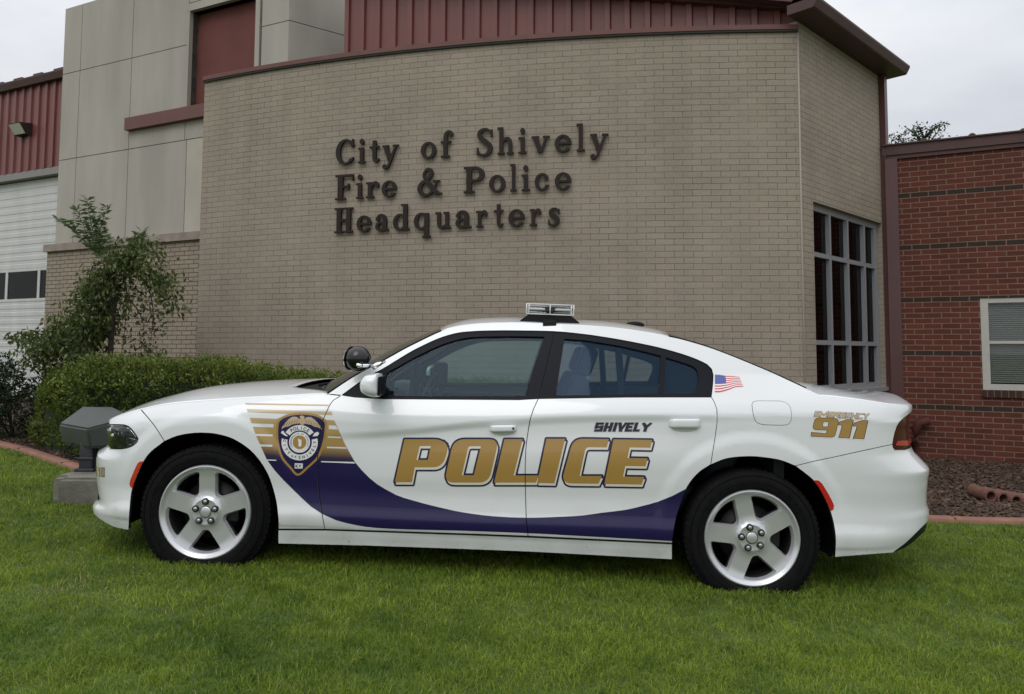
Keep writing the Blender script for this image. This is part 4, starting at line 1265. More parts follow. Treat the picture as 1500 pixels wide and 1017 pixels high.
# stroke alphabet for the small block italics
def seg(p, q, w):
    a = np.array(p, float); b = np.array(q, float); e = (b - a) / max(1e-9, np.hypot(*(b - a))); n_ = np.array([-e[1], e[0]]) * w / 2; e = e * w * .5
    return [tuple(a - e + n_), tuple(b + e + n_), tuple(b + e - n_), tuple(a - e - n_)]
BL = {'S': [[(1, 0), (0, 0), (0, .5), (1, .5), (1, 1), (0, 1)]], 'H': [[(0, 0), (0, 1)], [(1, 0), (1, 1)], [(0, .5), (1, .5)]], 'I': [[(.5, 0), (.5, 1)]], 'V': [[(0, 0), (.45, 1), (1, 0)]],
      'E': [[(1, 0), (0, 0), (0, 1), (1, 1)], [(0, .5), (.85, .5)]], 'L': [[(0, 0), (0, 1), (1, 1)]], 'Y': [[(0, 0), (.5, .5), (1, 0)], [(.5, .5), (.5, 1)]], 'M': [[(0, 1), (0, 0), (.5, .7), (1, 0), (1, 1)]],
      'R': [[(0, 1), (0, 0), (1, 0), (1, .5), (0, .5)], [(.45, .5), (1, 1)]], 'G': [[(1, 0), (0, 0), (0, 1), (1, 1), (1, .5), (.55, .5)]], 'N': [[(0, 1), (0, 0), (1, 1), (1, 0)]], 'C': [[(1, 0), (0, 0), (0, 1), (1, 1)]],
      '1': [[(.15, .25), (.6, 0), (.6, 1)]], '0': [[(0, 0), (1, 0), (1, 1), (0, 1), (0, 0)]], '3': [[(0, 0), (1, 0), (1, 1), (0, 1)], [(.2, .5), (1, .5)]]}
def block(ch, x0, x1, yt, yb, wx, wy, shear):
    """polygons of one block letter in pixels"""
    out = []
    for pl in BL[ch]:
        for a, b in zip(pl, pl[1:]):
            f = lambda t: (x0 + wx / 2 + t[0] * (x1 - x0 - wx) , yt + wy / 2 + t[1] * (yb - yt - wy))
            a2 = f(a); b2 = f(b); w = wx if abs(a2[1] - b2[1]) > abs(a2[0] - b2[0]) else wy
            q = seg(a2, b2, w)
            out.append([(x + (yb - y) * shear, y) for x, y in q])
    return out
def clipx(q, yt, yb):
    return [(x, min(yb, max(yt, y))) for x, y in q]
word = [('S', 869.5, 882), ('H', 883.5, 895), ('I', 896.5, 902), ('V', 903, 915), ('E', 915, 926), ('L', 927, 937), ('Y', 938, 951)]
for lv, dl, m_ in ((1, .6, M_grey_v), (2, 0, M_blackv)):
    for ch, a, b in word:
        polys = [(clipx(q, 619.2, 632.2), None) for q in block(ch, a, b, 619.2, 632.2, 4.3, 2.9, .28)]
        union_decal('small_letter' if lv == 2 else 'small_letter_edge', polys, m_, lv, ('rd',), dil=dl)
word = [('E', 1192, 1199.5), ('M', 1200, 1211.5), ('E', 1212, 1219.5), ('R', 1220, 1228.5), ('G', 1229, 1237.5), ('E', 1238, 1245), ('N', 1246, 1254.5), ('C', 1255, 1263), ('Y', 1264, 1271)]
for ch, a, b in word:
    yo_ = 602.6 + (a - 1192) * .049
    polys = [(q, None) for q in block(ch, a, b, yo_, yo_ + 8, 1.9, 1.55, .25)]
    union_decal('small_letter_edge', polys, M_blackv, 1, ('side',), dil=.3)
    union_decal('small_letter', polys, M_tan, 2, ('side',))
def Z9(pts): return [(1170 + x / 12.5, 590 + y / 12.5) for x, y in pts]
n9 = Z9(rnd([(300, 278, 1.1), (735, 292, 1.1), (655, 632, 1.0), (228, 612), (234, 545), (502, 570), (522, 500), (250, 490, 1.1)], 70, 5)); n9h = Z9(rnd([(448, 343, .3), (556, 346, .3), (532, 450, .3), (428, 440, .3)], 60, 3))
n1a = Z9([(742, 357), (900, 308), (992, 318), (920, 646), (733, 635), (800, 412), (728, 404)]); n1b = Z9([(1018, 376), (1172, 326), (1260, 332), (1186, 659), (1003, 652), (1075, 434), (1003, 424)])
for q, h in ((n9, n9h), (n1a, None), (n1b, None)):
    union_decal('numeral_backing', [(q, h)], M_whitev, 0, ('side',), dil=1.8)
    union_decal('numeral_outline', [(q, h)], M_blackv, 1, ('side',), dil=.7)
    union_decal('numeral', [(q, h)], M_gold, 2, ('side',), dil=0)

# number on the front bumper corner
for ch, a, b in (('1', 143.4, 148.2), ('0', 148.6, 153.2)):
    polys = [(q, None) for q in block(ch, a, b, 685, 698.5, 1.5, 1.7, 0)]
    union_decal('numeral_outline', polys, M_blackv, 1, ('bf',), dil=.25)
    union_decal('numeral', polys, M_gold, 2, ('bf',))
u0, z0_ = P(143.4, 692)
uz3 = [[(u0 - .016 - .026 + x * .026, z0_ + .028 - y * .056) for x, y in ((0, 0), (1, 0), (1, 1), (0, 1), (0, .82), (.62, .82), (.62, .59), (.2, .59), (.2, .41), (.62, .41), (.62, .18), (0, .18))]]
A, T = cdt(uz3, lambda Q: pip_np(Q, uz3[0])); finish('numeral', A, T, M_gold, fb_, off=.002)

# flag
def fl_pt(s, t):
    top = [(808, 693), (850, 694), (910, 705), (975, 707), (1035, 715)]; bot = [(808, 857), (860, 857), (930, 836), (1000, 808), (1073, 803)]
    fx = lambda c: (np.interp(s, [0, .2, .42, .68, 1], [p[0] for p in c]), np.interp(s, [0, .2, .42, .68, 1], [p[1] for p in c]))
    a = fx(top); b = fx(bot)
    return (920 + (a[0] + (b[0] - a[0]) * t) / 6.355, 440 + (a[1] + (b[1] - a[1]) * t) / 6.355)
for i in range(13):
    q = [fl_pt(s, i / 13) for s in np.linspace(0, 1, 13)] + [fl_pt(s, (i + 1) / 13) for s in np.linspace(1, 0, 13)]
    decal('flag_stripe', [q], M_red_v if i % 2 == 0 else M_whitev, 1, which=('side',))
q = [fl_pt(s, 0) for s in np.linspace(0, .4, 6)] + [fl_pt(s, 7 / 13) for s in np.linspace(.4, 0, 6)]
decal('flag_canton', [q], M_blue_v, 2, which=('side',))
st = []
for r in range(5):
    for c in range(6):
        x, y = fl_pt(.035 + c * .066, .05 + r * .108); st.append([(x + .32 * math.cos(a), y + .32 * math.sin(a)) for a in np.linspace(0, 2 * PI, 6)[:-1]])
decal('flag_stars', st, M_whitev, 3, which=('side',))

# shield
shi = smooth_line([(478, 318), (560, 272), (690, 255), (830, 272), (914, 325), (918, 410), (900, 520), (868, 620), (828, 690), (740, 772), (655, 838), (590, 775), (520, 695), (484, 615), (462, 500), (460, 400)], 12, True)
cS = (688, 520)
def grow(pts, d): return inset([(p[0], p[1]) for p in pts], -d)
sho = grow(shi, 22)
decal('shield_border', [ZB(sho)], M_gold, 2, which=('fender', 'fd'))
decal('shield_field', [ZB(shi)], M_purple, 3, which=('fender', 'fd'))
def arc(cx, cy, r, a0, a1, n=24): return [(cx + r * math.cos(math.radians(a)), cy + r * math.sin(math.radians(a))) for a in np.linspace(a0, a1, n)]
cc = (672, 528)
decal('shield_ribbon', [ZB(arc(*cc, 170, 215, 325) + arc(*cc, 118, 325, 215)), ZB(arc(*cc, 180, -12, 192, 40) + arc(*cc, 122, 192, -12, 40)), ZB([(515, 428), (560, 470), (530, 466), (486, 436), (498, 414), (520, 420)]), ZB([(800, 470), (850, 466), (868, 440), (850, 424), (822, 436)]), ZB([(624, 736), (704, 738), (702, 790), (622, 788)])], M_whitev, 4, which=('fender', 'fd'))
decal('shield_ring', [ZB(arc(*cc, 104, 0, 355, 40))], M_whitev, 5, which=('fender', 'fd'))
decal('shield_centre', [ZB(arc(*cc, 68, 0, 355, 30))], M_gold, 6, which=('fender', 'fd'))
decal('shield_figure', [ZB([(655, 500), (668, 490), (680, 505), (690, 500), (692, 560), (676, 575), (660, 560), (664, 530)])], M_whitev, 7, which=('fender', 'fd'))
wl = [(676, 300), (640, 276), (600, 276), (565, 300), (530, 335), (500, 372), (492, 398), (530, 376), (560, 372), (600, 352), (640, 345), (672, 340)]
wr = [(2 * 692 - x, y + 3) for x, y in wl]
bod = [(672, 268), (700, 264), (722, 276), (716, 290), (724, 330), (716, 352), (698, 360), (680, 352), (670, 325), (680, 292)]
decal('shield_eagle', [ZB(wl), ZB(wr), ZB(bod)], M_tan, 4, which=('fender', 'fd'))
feath = []
for k in range(6):
    t = k / 5; x0, y0 = 655 - 130 * t, 300 + 42 * t; x1, y1 = x0 - 14, y0 + 40 - 10 * t
    feath.append(seg((x0, y0), (x1, y1), 3)); feath.append([(2 * 692 - a, b + 3) for a, b in seg((x0, y0), (x1, y1), 3)])
decal('shield_feathers', [ZB(f) for f in feath], M_purple, 5, which=('fender', 'fd'))

def text_tris(ch, extrude=0., off=0.):
    cu = bpy.data.curves.new('glyph', 'FONT'); cu.body = ch; cu.size = 1; cu.align_x = 'CENTER'; cu.offset = off; cu.resolution_u = 4
    o = bpy.data.objects.new('glyph', cu); C.objects.link(o)
    dg = bpy.context.evaluated_depsgraph_get(); me = bpy.data.meshes.new_from_object(o.evaluated_get(dg))
    vs = [v.co.copy() for v in me.vertices]; fs = [tuple(p.vertices) for p in me.polygons]
    bpy.data.objects.remove(o); bpy.data.curves.remove(cu); bpy.data.meshes.remove(me)
    return vs, fs
_tc = {}
def text_decal(name, items, mat_, level, panel):
    """items: (char, zx, zy, size, angle) in shield crop units"""
    Vv = []; F = []; N = []
    for ch, x, y, sz, an in items:
        if ch not in _tc: _tc[ch] = text_tris(ch, off=.02)
        vs, fs = _tc[ch]; n0 = len(Vv)
        for v in vs:
            a, b = v.x * sz, -(v.y - .35) * sz
            px = x + a * math.cos(an) - b * math.sin(an); py = y + a * math.sin(an) + b * math.cos(an)
            u, z = P(340 + px / 6.78, 570 + py / 6.78)
            nn_ = snorm(u, z); Vv.append(surf(u, z) + nn_ * (.0010 + .0005 * level)); N.append(nn_)
        F += [tuple(i + n0 for i in f) for f in fs]
    F = [f if (Vv[f[1]] - Vv[f[0]]).cross(Vv[f[2]] - Vv[f[0]]).dot(N[f[0]]) >= 0 else tuple(reversed(f)) for f in F]
    link(name, mesh_of(name, Vv, F), mat_, PANELS[panel][1])
def on_arc(txt, r, a0, a1, sz, flip=False):
    n = len(txt); out = []
    for i, ch in enumerate(txt):
        if ch == ' ': continue
        a = math.radians(a0 + (a1 - a0) * i / max(1, n - 1))
        out.append((ch, cc[0] + r * math.cos(a), cc[1] + r * math.sin(a), sz, a + PI / 2 if not flip else a - PI / 2))
    return out
text_decal('shield_lettering', on_arc('POLICE', 143, 236, 306, 46), M_blackv, 6, 'fender')
text_decal('shield_lettering', on_arc('CITY', 150, 186, 136, 40, True) + on_arc('of', 150, 118, 106, 36, True) + on_arc('SHIVELY', 150, 90, 0, 40, True), M_blackv, 6, 'fender')
text_decal('shield_lettering', on_arc('COMMONWEALTH OF KENTUCKY', 86, 150, 390, 17), M_navy, 7, 'fender')
text_decal('shield_lettering', [('K', 644, 764, 44, 0), ('Y', 676, 764, 44, 0), ('.', 694, 774, 40, 0)], M_blackv, 6, 'fender')
# ------------------------------------------------------------------ ground shape
def gz(x, y):
    xs = x if x < 1.8 else 1.8 + 2.2 * (1 - math.exp(-(x - 1.8) / 2.2)) * .45
    xs = max(-14, xs)
    return .082 - .0353 * (xs + .18) + .008 * max(0, y - 6.4) if y < 16 else .082 - .0353 * (xs + .18) + .077
def on_ground(px, py, dz=0.):
    z = 0.
    for _ in range(20):
        p = at_z(px, py, z + dz); z = gz(p.x, min(p.y, 16))
    return V((p.x, p.y, z))

# ------------------------------------------------------------------ materials of the place
def brick_mat(name, c1, c2, mortar, msize=.007, bump=.6, rough=.85, dark=None, phase=0, bw=.203, bh=.0677, stain=.12, msmooth=.1, bdist=.006, age=False):
    m = bpy.data.materials.new(name); m.use_nodes = True
    nt = m.node_tree; b = nt.nodes['Principled BSDF']; b.inputs['Roughness'].default_value = rough
    b.inputs['Specular IOR Level'].default_value = .25
    uv = nd(nt, 'ShaderNodeUVMap'); uv.uv_map = 'UVMap'
    # slightly wavering courses
    wn = nd(nt, 'ShaderNodeTexNoise'); wn.inputs['Scale'].default_value = 3.2; wn.inputs['Detail'].default_value = 3
    wa = nt.nodes.new('ShaderNodeVectorMath'); wa.operation = 'SUBTRACT'; wa.inputs[1].default_value = (.5, .5, .5)
    ws_ = nt.nodes.new('ShaderNodeVectorMath'); ws_.operation = 'MULTIPLY'; ws_.inputs[1].default_value = (.012, .008, 0)
    wb = nt.nodes.new('ShaderNodeVectorMath'); wb.operation = 'ADD'
    nt.links.new(uv.outputs[0], wn.inputs['Vector']); nt.links.new(wn.outputs['Color'], wa.inputs[0]); nt.links.new(wa.outputs[0], ws_.inputs[0])
    nt.links.new(ws_.outputs[0], wb.inputs[0]); nt.links.new(uv.outputs[0], wb.inputs[1])
    bt = nt.nodes.new('ShaderNodeTexBrick')
    bt.offset = .5; bt.offset_frequency = 2
    for k, v_ in (('Scale', 1.), ('Mortar Size', msize), ('Mortar Smooth', msmooth), ('Bias', 0.), ('Brick Width', bw), ('Row Height', bh)): bt.inputs[k].default_value = v_
    bt.inputs['Color1'].default_value = (*c1, 1); bt.inputs['Color2'].default_value = (*c2, 1); bt.inputs['Mortar'].default_value = (*mortar, 1)
    nt.links.new(wb.outputs[0], bt.inputs['Vector'])
    if age:   # joints darken where water has run, pale elsewhere
        an = nd(nt, 'ShaderNodeTexNoise'); an.inputs['Scale'].default_value = 1.7; an.inputs['Detail'].default_value = 9; an.inputs['Roughness'].default_value = .7; nt.links.new(uv.outputs[0], an.inputs['Vector'])
        ar = nd(nt, 'ShaderNodeValToRGB'); ar.color_ramp.elements[0].position = .40; ar.color_ramp.elements[0].color = (.095, .077, .061, 1); ar.color_ramp.elements[1].position = .62; ar.color_ramp.elements[1].color = (.20, .172, .138, 1)
        nt.links.new(an.outputs['Fac'], ar.inputs[0]); nt.links.new(ar.outputs[0], bt.inputs['Mortar'])
    col = bt.outputs['Color']
    if dark:
        sx = nd(nt, 'ShaderNodeSeparateXYZ'); nt.links.new(wb.outputs[0], sx.inputs[0])
        d = nt.nodes.new('ShaderNodeMath'); d.operation = 'DIVIDE'; d.inputs[1].default_value = bh; nt.links.new(sx.outputs['Y'], d.inputs[0])
        f = nt.nodes.new('ShaderNodeMath'); f.operation = 'FLOOR'; nt.links.new(d.outputs[0], f.inputs[0])
        a = nt.nodes.new('ShaderNodeMath'); a.operation = 'ADD'; a.inputs[1].default_value = 1000 - phase; nt.links.new(f.outputs[0], a.inputs[0])
        mo = nt.nodes.new('ShaderNodeMath'); mo.operation = 'MODULO'; mo.inputs[1].default_value = 10; nt.links.new(a.outputs[0], mo.inputs[0])
        lt = nt.nodes.new('ShaderNodeMath'); lt.operation = 'LESS_THAN'; lt.inputs[1].default_value = .5; nt.links.new(mo.outputs[0], lt.inputs[0])
        inv = nt.nodes.new('ShaderNodeMath'); inv.operation = 'SUBTRACT'; inv.inputs[0].default_value = 1; nt.links.new(bt.outputs['Fac'], inv.inputs[1])
        mu = nt.nodes.new('ShaderNodeMath'); mu.operation = 'MULTIPLY'; nt.links.new(lt.outputs[0], mu.inputs[0]); nt.links.new(inv.outputs[0], mu.inputs[1])
        mx = nt.nodes.new('ShaderNodeMix'); mx.data_type = 'RGBA'; nt.links.new(mu.outputs[0], mx.inputs[0]); nt.links.new(col, mx.inputs[6]); mx.inputs[7].default_value = (*dark, 1)
        col = mx.outputs[2]
    n = nd(nt, 'ShaderNodeTexNoise'); n.inputs['Scale'].default_value = .9; n.inputs['Detail'].default_value = 8; n.inputs['Roughness'].default_value = .65; nt.links.new(uv.outputs[0], n.inputs['Vector'])
    n2 = nd(nt, 'ShaderNodeTexNoise'); n2.inputs['Scale'].default_value = 45; n2.inputs['Detail'].default_value = 3; nt.links.new(uv.outputs[0], n2.inputs['Vector'])
    mr = nd(nt, 'ShaderNodeMapRange'); mr.inputs[1].default_value = .25; mr.inputs[2].default_value = .75; mr.inputs[3].default_value = 1 - stain; mr.inputs[4].default_value = 1 + stain; nt.links.new(n.outputs['Fac'], mr.inputs[0])
    mr2 = nd(nt, 'ShaderNodeMapRange'); mr2.inputs[1].default_value = .25; mr2.inputs[2].default_value = .75; mr2.inputs[3].default_value = .9; mr2.inputs[4].default_value = 1.1; nt.links.new(n2.outputs['Fac'], mr2.inputs[0])
    vm = nt.nodes.new('ShaderNodeMapping'); vm.inputs['Scale'].default_value = (3.5, .35, 1); nt.links.new(uv.outputs[0], vm.inputs[0])
    vn = nd(nt, 'ShaderNodeTexNoise'); vn.inputs['Scale'].default_value = 1.0; vn.inputs['Detail'].default_value = 5; nt.links.new(vm.outputs[0], vn.inputs['Vector'])
    vr = nd(nt, 'ShaderNodeMapRange'); vr.inputs[1].default_value = .35; vr.inputs[2].default_value = .6; vr.inputs[3].default_value = .945; vr.inputs[4].default_value = 1.02; nt.links.new(vn.outputs['Fac'], vr.inputs[0])
    m0 = nt.nodes.new('ShaderNodeMath'); m0.operation = 'MULTIPLY'; nt.links.new(mr.outputs[0], m0.inputs[0]); nt.links.new(vr.outputs[0], m0.inputs[1])
    mm_ = nt.nodes.new('ShaderNodeMath'); mm_.operation = 'MULTIPLY'; nt.links.new(m0.outputs[0], mm_.inputs[0]); nt.links.new(mr2.outputs[0], mm_.inputs[1])
    sc = nt.nodes.new('ShaderNodeVectorMath'); sc.operation = 'SCALE'; nt.links.new(col, sc.inputs[0]); nt.links.new(mm_.outputs[0], sc.inputs['Scale'])
    nt.links.new(sc.outputs[0], b.inputs['Base Color'])
    bp = nt.nodes.new('ShaderNodeBump'); bp.inputs['Strength'].default_value = bump; bp.inputs['Distance'].default_value = bdist; bp.invert = True
    ad = nt.nodes.new('ShaderNodeMath'); ad.operation = 'MULTIPLY_ADD'; ad.inputs[1].default_value = .25; nt.links.new(n2.outputs['Fac'], ad.inputs[0]); nt.links.new(bt.outputs['Fac'], ad.inputs[2])
    nt.links.new(ad.outputs[0], bp.inputs['Height']); nt.links.new(bp.outputs[0], b.inputs['Normal'])
    return m
B_tan = brick_mat('painted_tan_brick', (.270, .229, .182), (.293, .250, .200), (.150, .125, .10), msize=.0030, age=True, stain=.13, msmooth=.3)
B_tan2 = brick_mat('tan_brick_joints', (.270, .225, .175), (.30, .25, .195), (.085, .068, .052), msize=.006, stain=.16)
B_red = brick_mat('red_brick', (.122, .036, .023), (.084, .027, .017), (.185, .120, .095), msize=.006, dark=(.036, .025, .019), phase=0, stain=.18)
M_stucco = mat('stucco', (.345, .320, .282), .9, var=.12, vscale=2.2, streak=.22, bump=.25, bscale=90)
M_stucco2 = mat('stucco_new', (.40, .365, .31), .9, var=.08, vscale=2, bump=.25, bscale=90)
M_groove = mat('groove_dark', (.03, .028, .025), .9)
M_stone = mat('ledge_stone', (.25, .21, .175), .85, var=.2, vscale=5, bump=.3, bscale=80)
M_redmetal = mat('red_metal', (.150, .043, .036), .45, coat=.1, var=.12, vscale=5, streak=.15)
M_redpanel = mat('red_panel', (.125, .034, .028), .8, var=.12, vscale=3)
M_redsill = mat('red_sill', (.120, .045, .036), .6, var=.1, vscale=4)
M_brown = mat('brown_gutter', (.082, .044, .041), .5, spec=.25, var=.08, vscale=3)
M_brownd = mat('brown_trim', (.082, .031, .029), .45, coat=.1, var=.1, vscale=3)
M_doorw = mat('garage_white', (.50, .50, .49), .45, var=.07, vscale=4, streak=.2)
M_alum = mat('window_aluminium', (.29, .30, .32), .38, metal=.3)
M_winwhite = mat('window_white', (.42, .41, .37), .5, var=.06, vscale=10)
G_dark = glass_mat('building_glass', (.35, .36, .38), .45)
M_room = mat('room_dark', (.012, .012, .013), .9)
M_blind = mat('blind_slat', (.72, .72, .66), .6)
M_letter = mat('sign_bronze', (.016, .010, .008), .6, spec=.25)

def uvset(me, f):
    uvl = me.uv_layers.new(name='UVMap')
    for p in me.polygons:
        for li in p.loop_indices:
            uvl.data[li].uv = f(me.vertices[me.loops[li].vertex_index].co, p.normal)

# ------------------------------------------------------------------ main tan brick building
YC = 7.95
ZC = at_y(1168, 45.0, YC).z
_cp = [at_z(px, py, ZC) for px, py in [(300.6, 119.9), (373.6, 105.4), (424.5, 95.8), (480, 89), (568, 79.6), (631, 72.0), (680, 67.4), (768, 58.9), (880, 52.5), (968, 49.2), (1080, 45.8), (1168, 45.0)]]
_pf = np.polyfit([p.x for p in _cp], [p.y for p in _cp], 3)
XA, XB = _cp[0].x, _cp[-1].x
wx = np.linspace(XA, XB, 121); wy = np.polyval(_pf, wx)
ws_len = np.concatenate([[0], np.cumsum(np.hypot(np.diff(wx), np.diff(wy)))])
def wall_at(s, out=0.):
    x = np.interp(s, ws_len, wx); y = np.interp(s, ws_len, wy)
    dy = np.polyval(np.polyder(_pf), x); n = V((dy, -1, 0)).normalized()
    return V((x, y, 0)) + n * out
def wall_s(px, py):
    """arc length where the ray of a photograph point meets the curved wall"""
    best = None
    pr = []
    for s in np.linspace(0, ws_len[-1], 400):
        p = wall_at(s); d = ray(px, py); k = (EYE + d * (p.y / d.y)).x - p.x
        pr.append((abs(k), s, (EYE + d * (p.y / d.y)).z))
    return min(pr)[1:]
bld = empty('tan_brick_building', (0, 8, 0), label='tan painted brick headquarters with a long curved front wall and red metal gable', cat='building')
def child(o): o.parent = bld; o.matrix_parent_inverse = bld.matrix_world.inverted(); return o
bpy.context.view_layer.update()
ZB0 = -.6
def strip_wall(name, fn_out, fn_in, n, z0, z1, matl, brick=True, uvoff=0., s0=0, s1=None, parent=None):
    s1 = ws_len[-1] if s1 is None else s1
    vs = []; fs = []
    ss = np.linspace(s0, s1, n + 1)
    for s in ss:
        a = fn_out(s); b = fn_in(s)
        vs += [(a.x, a.y, z0), (a.x, a.y, z1), (b.x, b.y, z1), (b.x, b.y, z0)]
    for i in range(n):
        for j in range(4):
            fs.append((i * 4 + j, (i + 1) * 4 + j, (i + 1) * 4 + (j + 1) % 4, i * 4 + (j + 1) % 4))
    fs += [(0, 1, 2, 3), tuple(n * 4 + k for k in (3, 2, 1, 0))]
    me = mesh_of(name, vs, fs)
    bm = bmesh.new(); bm.from_mesh(me); bmesh.ops.recalc_face_normals(bm, faces=bm.faces); bm.to_mesh(me); bm.free()
    S = {}
    uvl = me.uv_layers.new(name='UVMap')
    for p in me.polygons:
        for li in p.loop_indices:
            vi = me.loops[li].vertex_index; uvl.data[li].uv = (ss[vi // 4] + (.3 if vi % 4 in (2, 3) else 0) + uvoff, me.vertices[vi].co.z)
    o = link(name, me, matl)
    return o
cw = child(strip_wall('curved_wall', lambda s: wall_at(s), lambda s: wall_at(s, -.30), 90, ZB0, ZC, B_tan))
cw.data.shade_smooth(); cw.data.set_sharp_from_angle(angle=math.radians(40))
cop = child(strip_wall('coping', lambda s: wall_at(s, .035), lambda s: wall_at(s, -.33), 90, ZC + .002, ZC + .055, M_redsill, s0=-.0))
drip = child(strip_wall('coping_drip', lambda s: wall_at(s, .028), lambda s: wall_at(s, .003), 90, ZC - .022, ZC + .001, M_groove))
# right-hand face with the tall window
Cc = V((wx[-1], wy[-1], 0))
p1300 = V(((1301 - 750) / F_PX * 9.62, 9.62, 0))
fd_ = (p1300 - Cc).normalized(); fn_ = V((fd_.y, -fd_.x, 0)); FL = (p1300 - Cc).length
def fac(px, py, out=0.):
    a = Cc + fn_ * out; p = on_plane(px, py, (a.x, a.y), (a.x + fd_.x, a.y + fd_.y)); return (p - a).dot(fd_), p.z
ZE = fac(1230, 73)[1]       # top of brick under the eave
wl0, wt0 = fac(1191, 293); wr0, _ = fac(1291.5, 329); wb0 = fac(1240, 571)[1]; wt0 = (fac(1191, 293)[1] + fac(1291, 329)[1]) / 2
def fp(s, out, z): p = Cc + fd_ * s + fn_ * out; return (p.x, p.y, z)
def fac_box(mb, s0, s1, o0, o1, z0, z1, mi=0):
    vs = [fp(s, o, z) for s in (s0, s1) for o in (o0, o1) for z in (z0, z1)]
    mb.add(vs, [(0, 1, 3, 2), (4, 6, 7, 5), (0, 4, 5, 1), (2, 3, 7, 6), (0, 2, 6, 4), (1, 5, 7, 3)], mi)
mb = MB()
for a in ((0.0, wl0, ZB0, ZE), (wr0, FL, ZB0, ZE), (wl0, wr0, wt0, ZE), (wl0, wr0, ZB0, wb0)):
    fac_box(mb, a[0], a[1], -.30, 0, a[2], a[3])
o = mb.build('side_wall', B_tan, fix=False)
bm = bmesh.new(); bm.from_mesh(o.data); bmesh.ops.recalc_face_normals(bm, faces=bm.faces); bm.to_mesh(o.data); bm.free()
uvset(o.data, lambda co, n: (((co - Cc).dot(fd_) + ws_len[-1] + .1 if abs(n.dot(fn_)) > .5 else (co - Cc).dot(fn_)), co.z)); child(o)
# pale bead down the corner
mb = MB(); mb.tube([(Cc.x, Cc.y - .002, ZB0), (Cc.x, Cc.y - .002, ZC - .01)], .010, 8); child(mb.build('corner_bead', B_tan2 if False else mat('bead', (.30, .27, .235), .8), smooth=True))
# tall window
win = empty('tall_window', fp(wl0, -.1, wb0)); child(win)
bpy.context.view_layer.update()
def sub(o, par): o.parent = par; o.matrix_parent_inverse = par.matrix_world.inverted(); return o
mb = MB(); fac_box(mb, wl0, wr0, -.26, -.24, wb0, wt0); sub(mb.build('room_back', M_room), win)
hz_ = [fac(1237, 382.5, -.08)[1], fac(1241, 503, -.08)[1]]
fw = .045
mb = MB()
fac_box(mb, wl0, wr0, -.13, -.06, wt0 - .075, wt0 - .001); fac_box(mb, wl0, wr0, -.13, -.06, wb0 + .001, wb0 + .06)
fac_box(mb, wl0 + .001, wl0 + .03, -.128, -.062, wb0 + .06, wt0 - .075); fac_box(mb, wr0 - .11, wr0 - .001, -.128, -.062, wb0 + .06, wt0 - .075)
for z in hz_: fac_box(mb, wl0 + .03, wr0 - .11, -.125, -.055, z - .026, z + .026)
ms = [fac(px, py, -.08)[0] for px, py in ((1212.5, 345), (1238.5, 352), (1263, 358))]
zs_ = [wb0 + .06, hz_[1] - .026, hz_[1] + .026, hz_[0] - .026, hz_[0] + .026, wt0 - .075]
for s in ms:
    for k in (0, 2, 4): fac_box(mb, s - .022, s + .022, -.124, -.050, zs_[k], zs_[k + 1])
sub(mb.build('frame', M_alum), win)
mb = MB(); fac_box(mb, wl0 + .02, wr0 - .02, -.102, -.098, wb0 + .02, wt0 - .02); sub(mb.build('pane', G_dark), win)
mb = MB()
for s in ms + [wr0 - .12]:
    fac_box(mb, s - .20, s - .165, -.20, -.16, wb0, wt0)
sub(mb.build('mullion_reflection', M_alum), win)  # bars added to stand for mullion reflections in the double panes
mb = MB(); fac_box(mb, wl0 - .01, wr0 + .01, -.12, .03, wb0 - .05, wb0 - .001); sub(mb.build('sill', M_alum), win)
# eave gutter over the right-hand face
gut = MB()
so = -.42; eo = FL + .16
prof = [(-.02, ZE + .004), (.26, ZE + .004), (.275, ZE + .015), (.315, ZE + .09), (.315, ZE + .112), (-.02, ZE + .112)]
vs = [fp(s, o_, z) for s in (-.20, eo - .02) for o_, z in prof]; n = len(prof)
gut.add(vs, [tuple(range(n))[::-1], tuple(range(n, 2 * n))] + [(i, (i + 1) % n, (i + 1) % n + n, i + n) for i in range(n)])
child(gut.build('gutter', M_brown))
# downspout at the far end, down the face
mb = MB(); fac_box(mb, FL - .105, FL - .01, .003, .075, ZB0, ZE + .01)
child(mb.build('downspout', M_brownd))
# red metal gable wall behind the coping
Gr = V((Cc.x + .05, Cc.y + .16, 0)); gd = V((-1, .345, 0)).normalized(); gn = V((-gd.y, gd.x, 0)); 
if gn.y > 0: gn = -gn
def gab(px, py, out=0.): a = Gr + gn * out; p = on_plane(px, py, (a.x, a.y), (a.x + gd.x, a.y + gd.y)); return (p - a).dot(gd), p.z
sL = gab(495.5, 50)[0]
za_ = gab(1166, 20.6); zb__ = gab(900, 1.0)
slope = (zb__[1] - za_[1]) / (zb__[0] - za_[0])
def rake(s): return za_[1] + slope * (s - za_[0])
def gp(s, out, z): p = Gr + gd * s + gn * out; return (p.x, p.y, z)
mb = MB(); s = 0.0; per = .243; vs = []; prof = []
while s < sL:
    prof += [(s, 0), (s + per - .075, 0), (s + per - .062, .038), (s + per - .022, .038), (s + per - .010, 0)]
    s += per
prof = [(a, b) for a, b in prof if a <= sL]
for a, b in prof: vs += [gp(a, b, ZC + .03), gp(a, b, rake(a))]
fs = [(2 * i, 2 * i + 1, 2 * i + 3, 2 * i + 2) for i in range(len(prof) - 1)]
mb.add(vs, fs); o = mb.build('metal_siding', M_redmetal); md = o.modifiers.new('s', 'SOLIDIFY'); md.thickness = .02; child(o)
mb = MB()
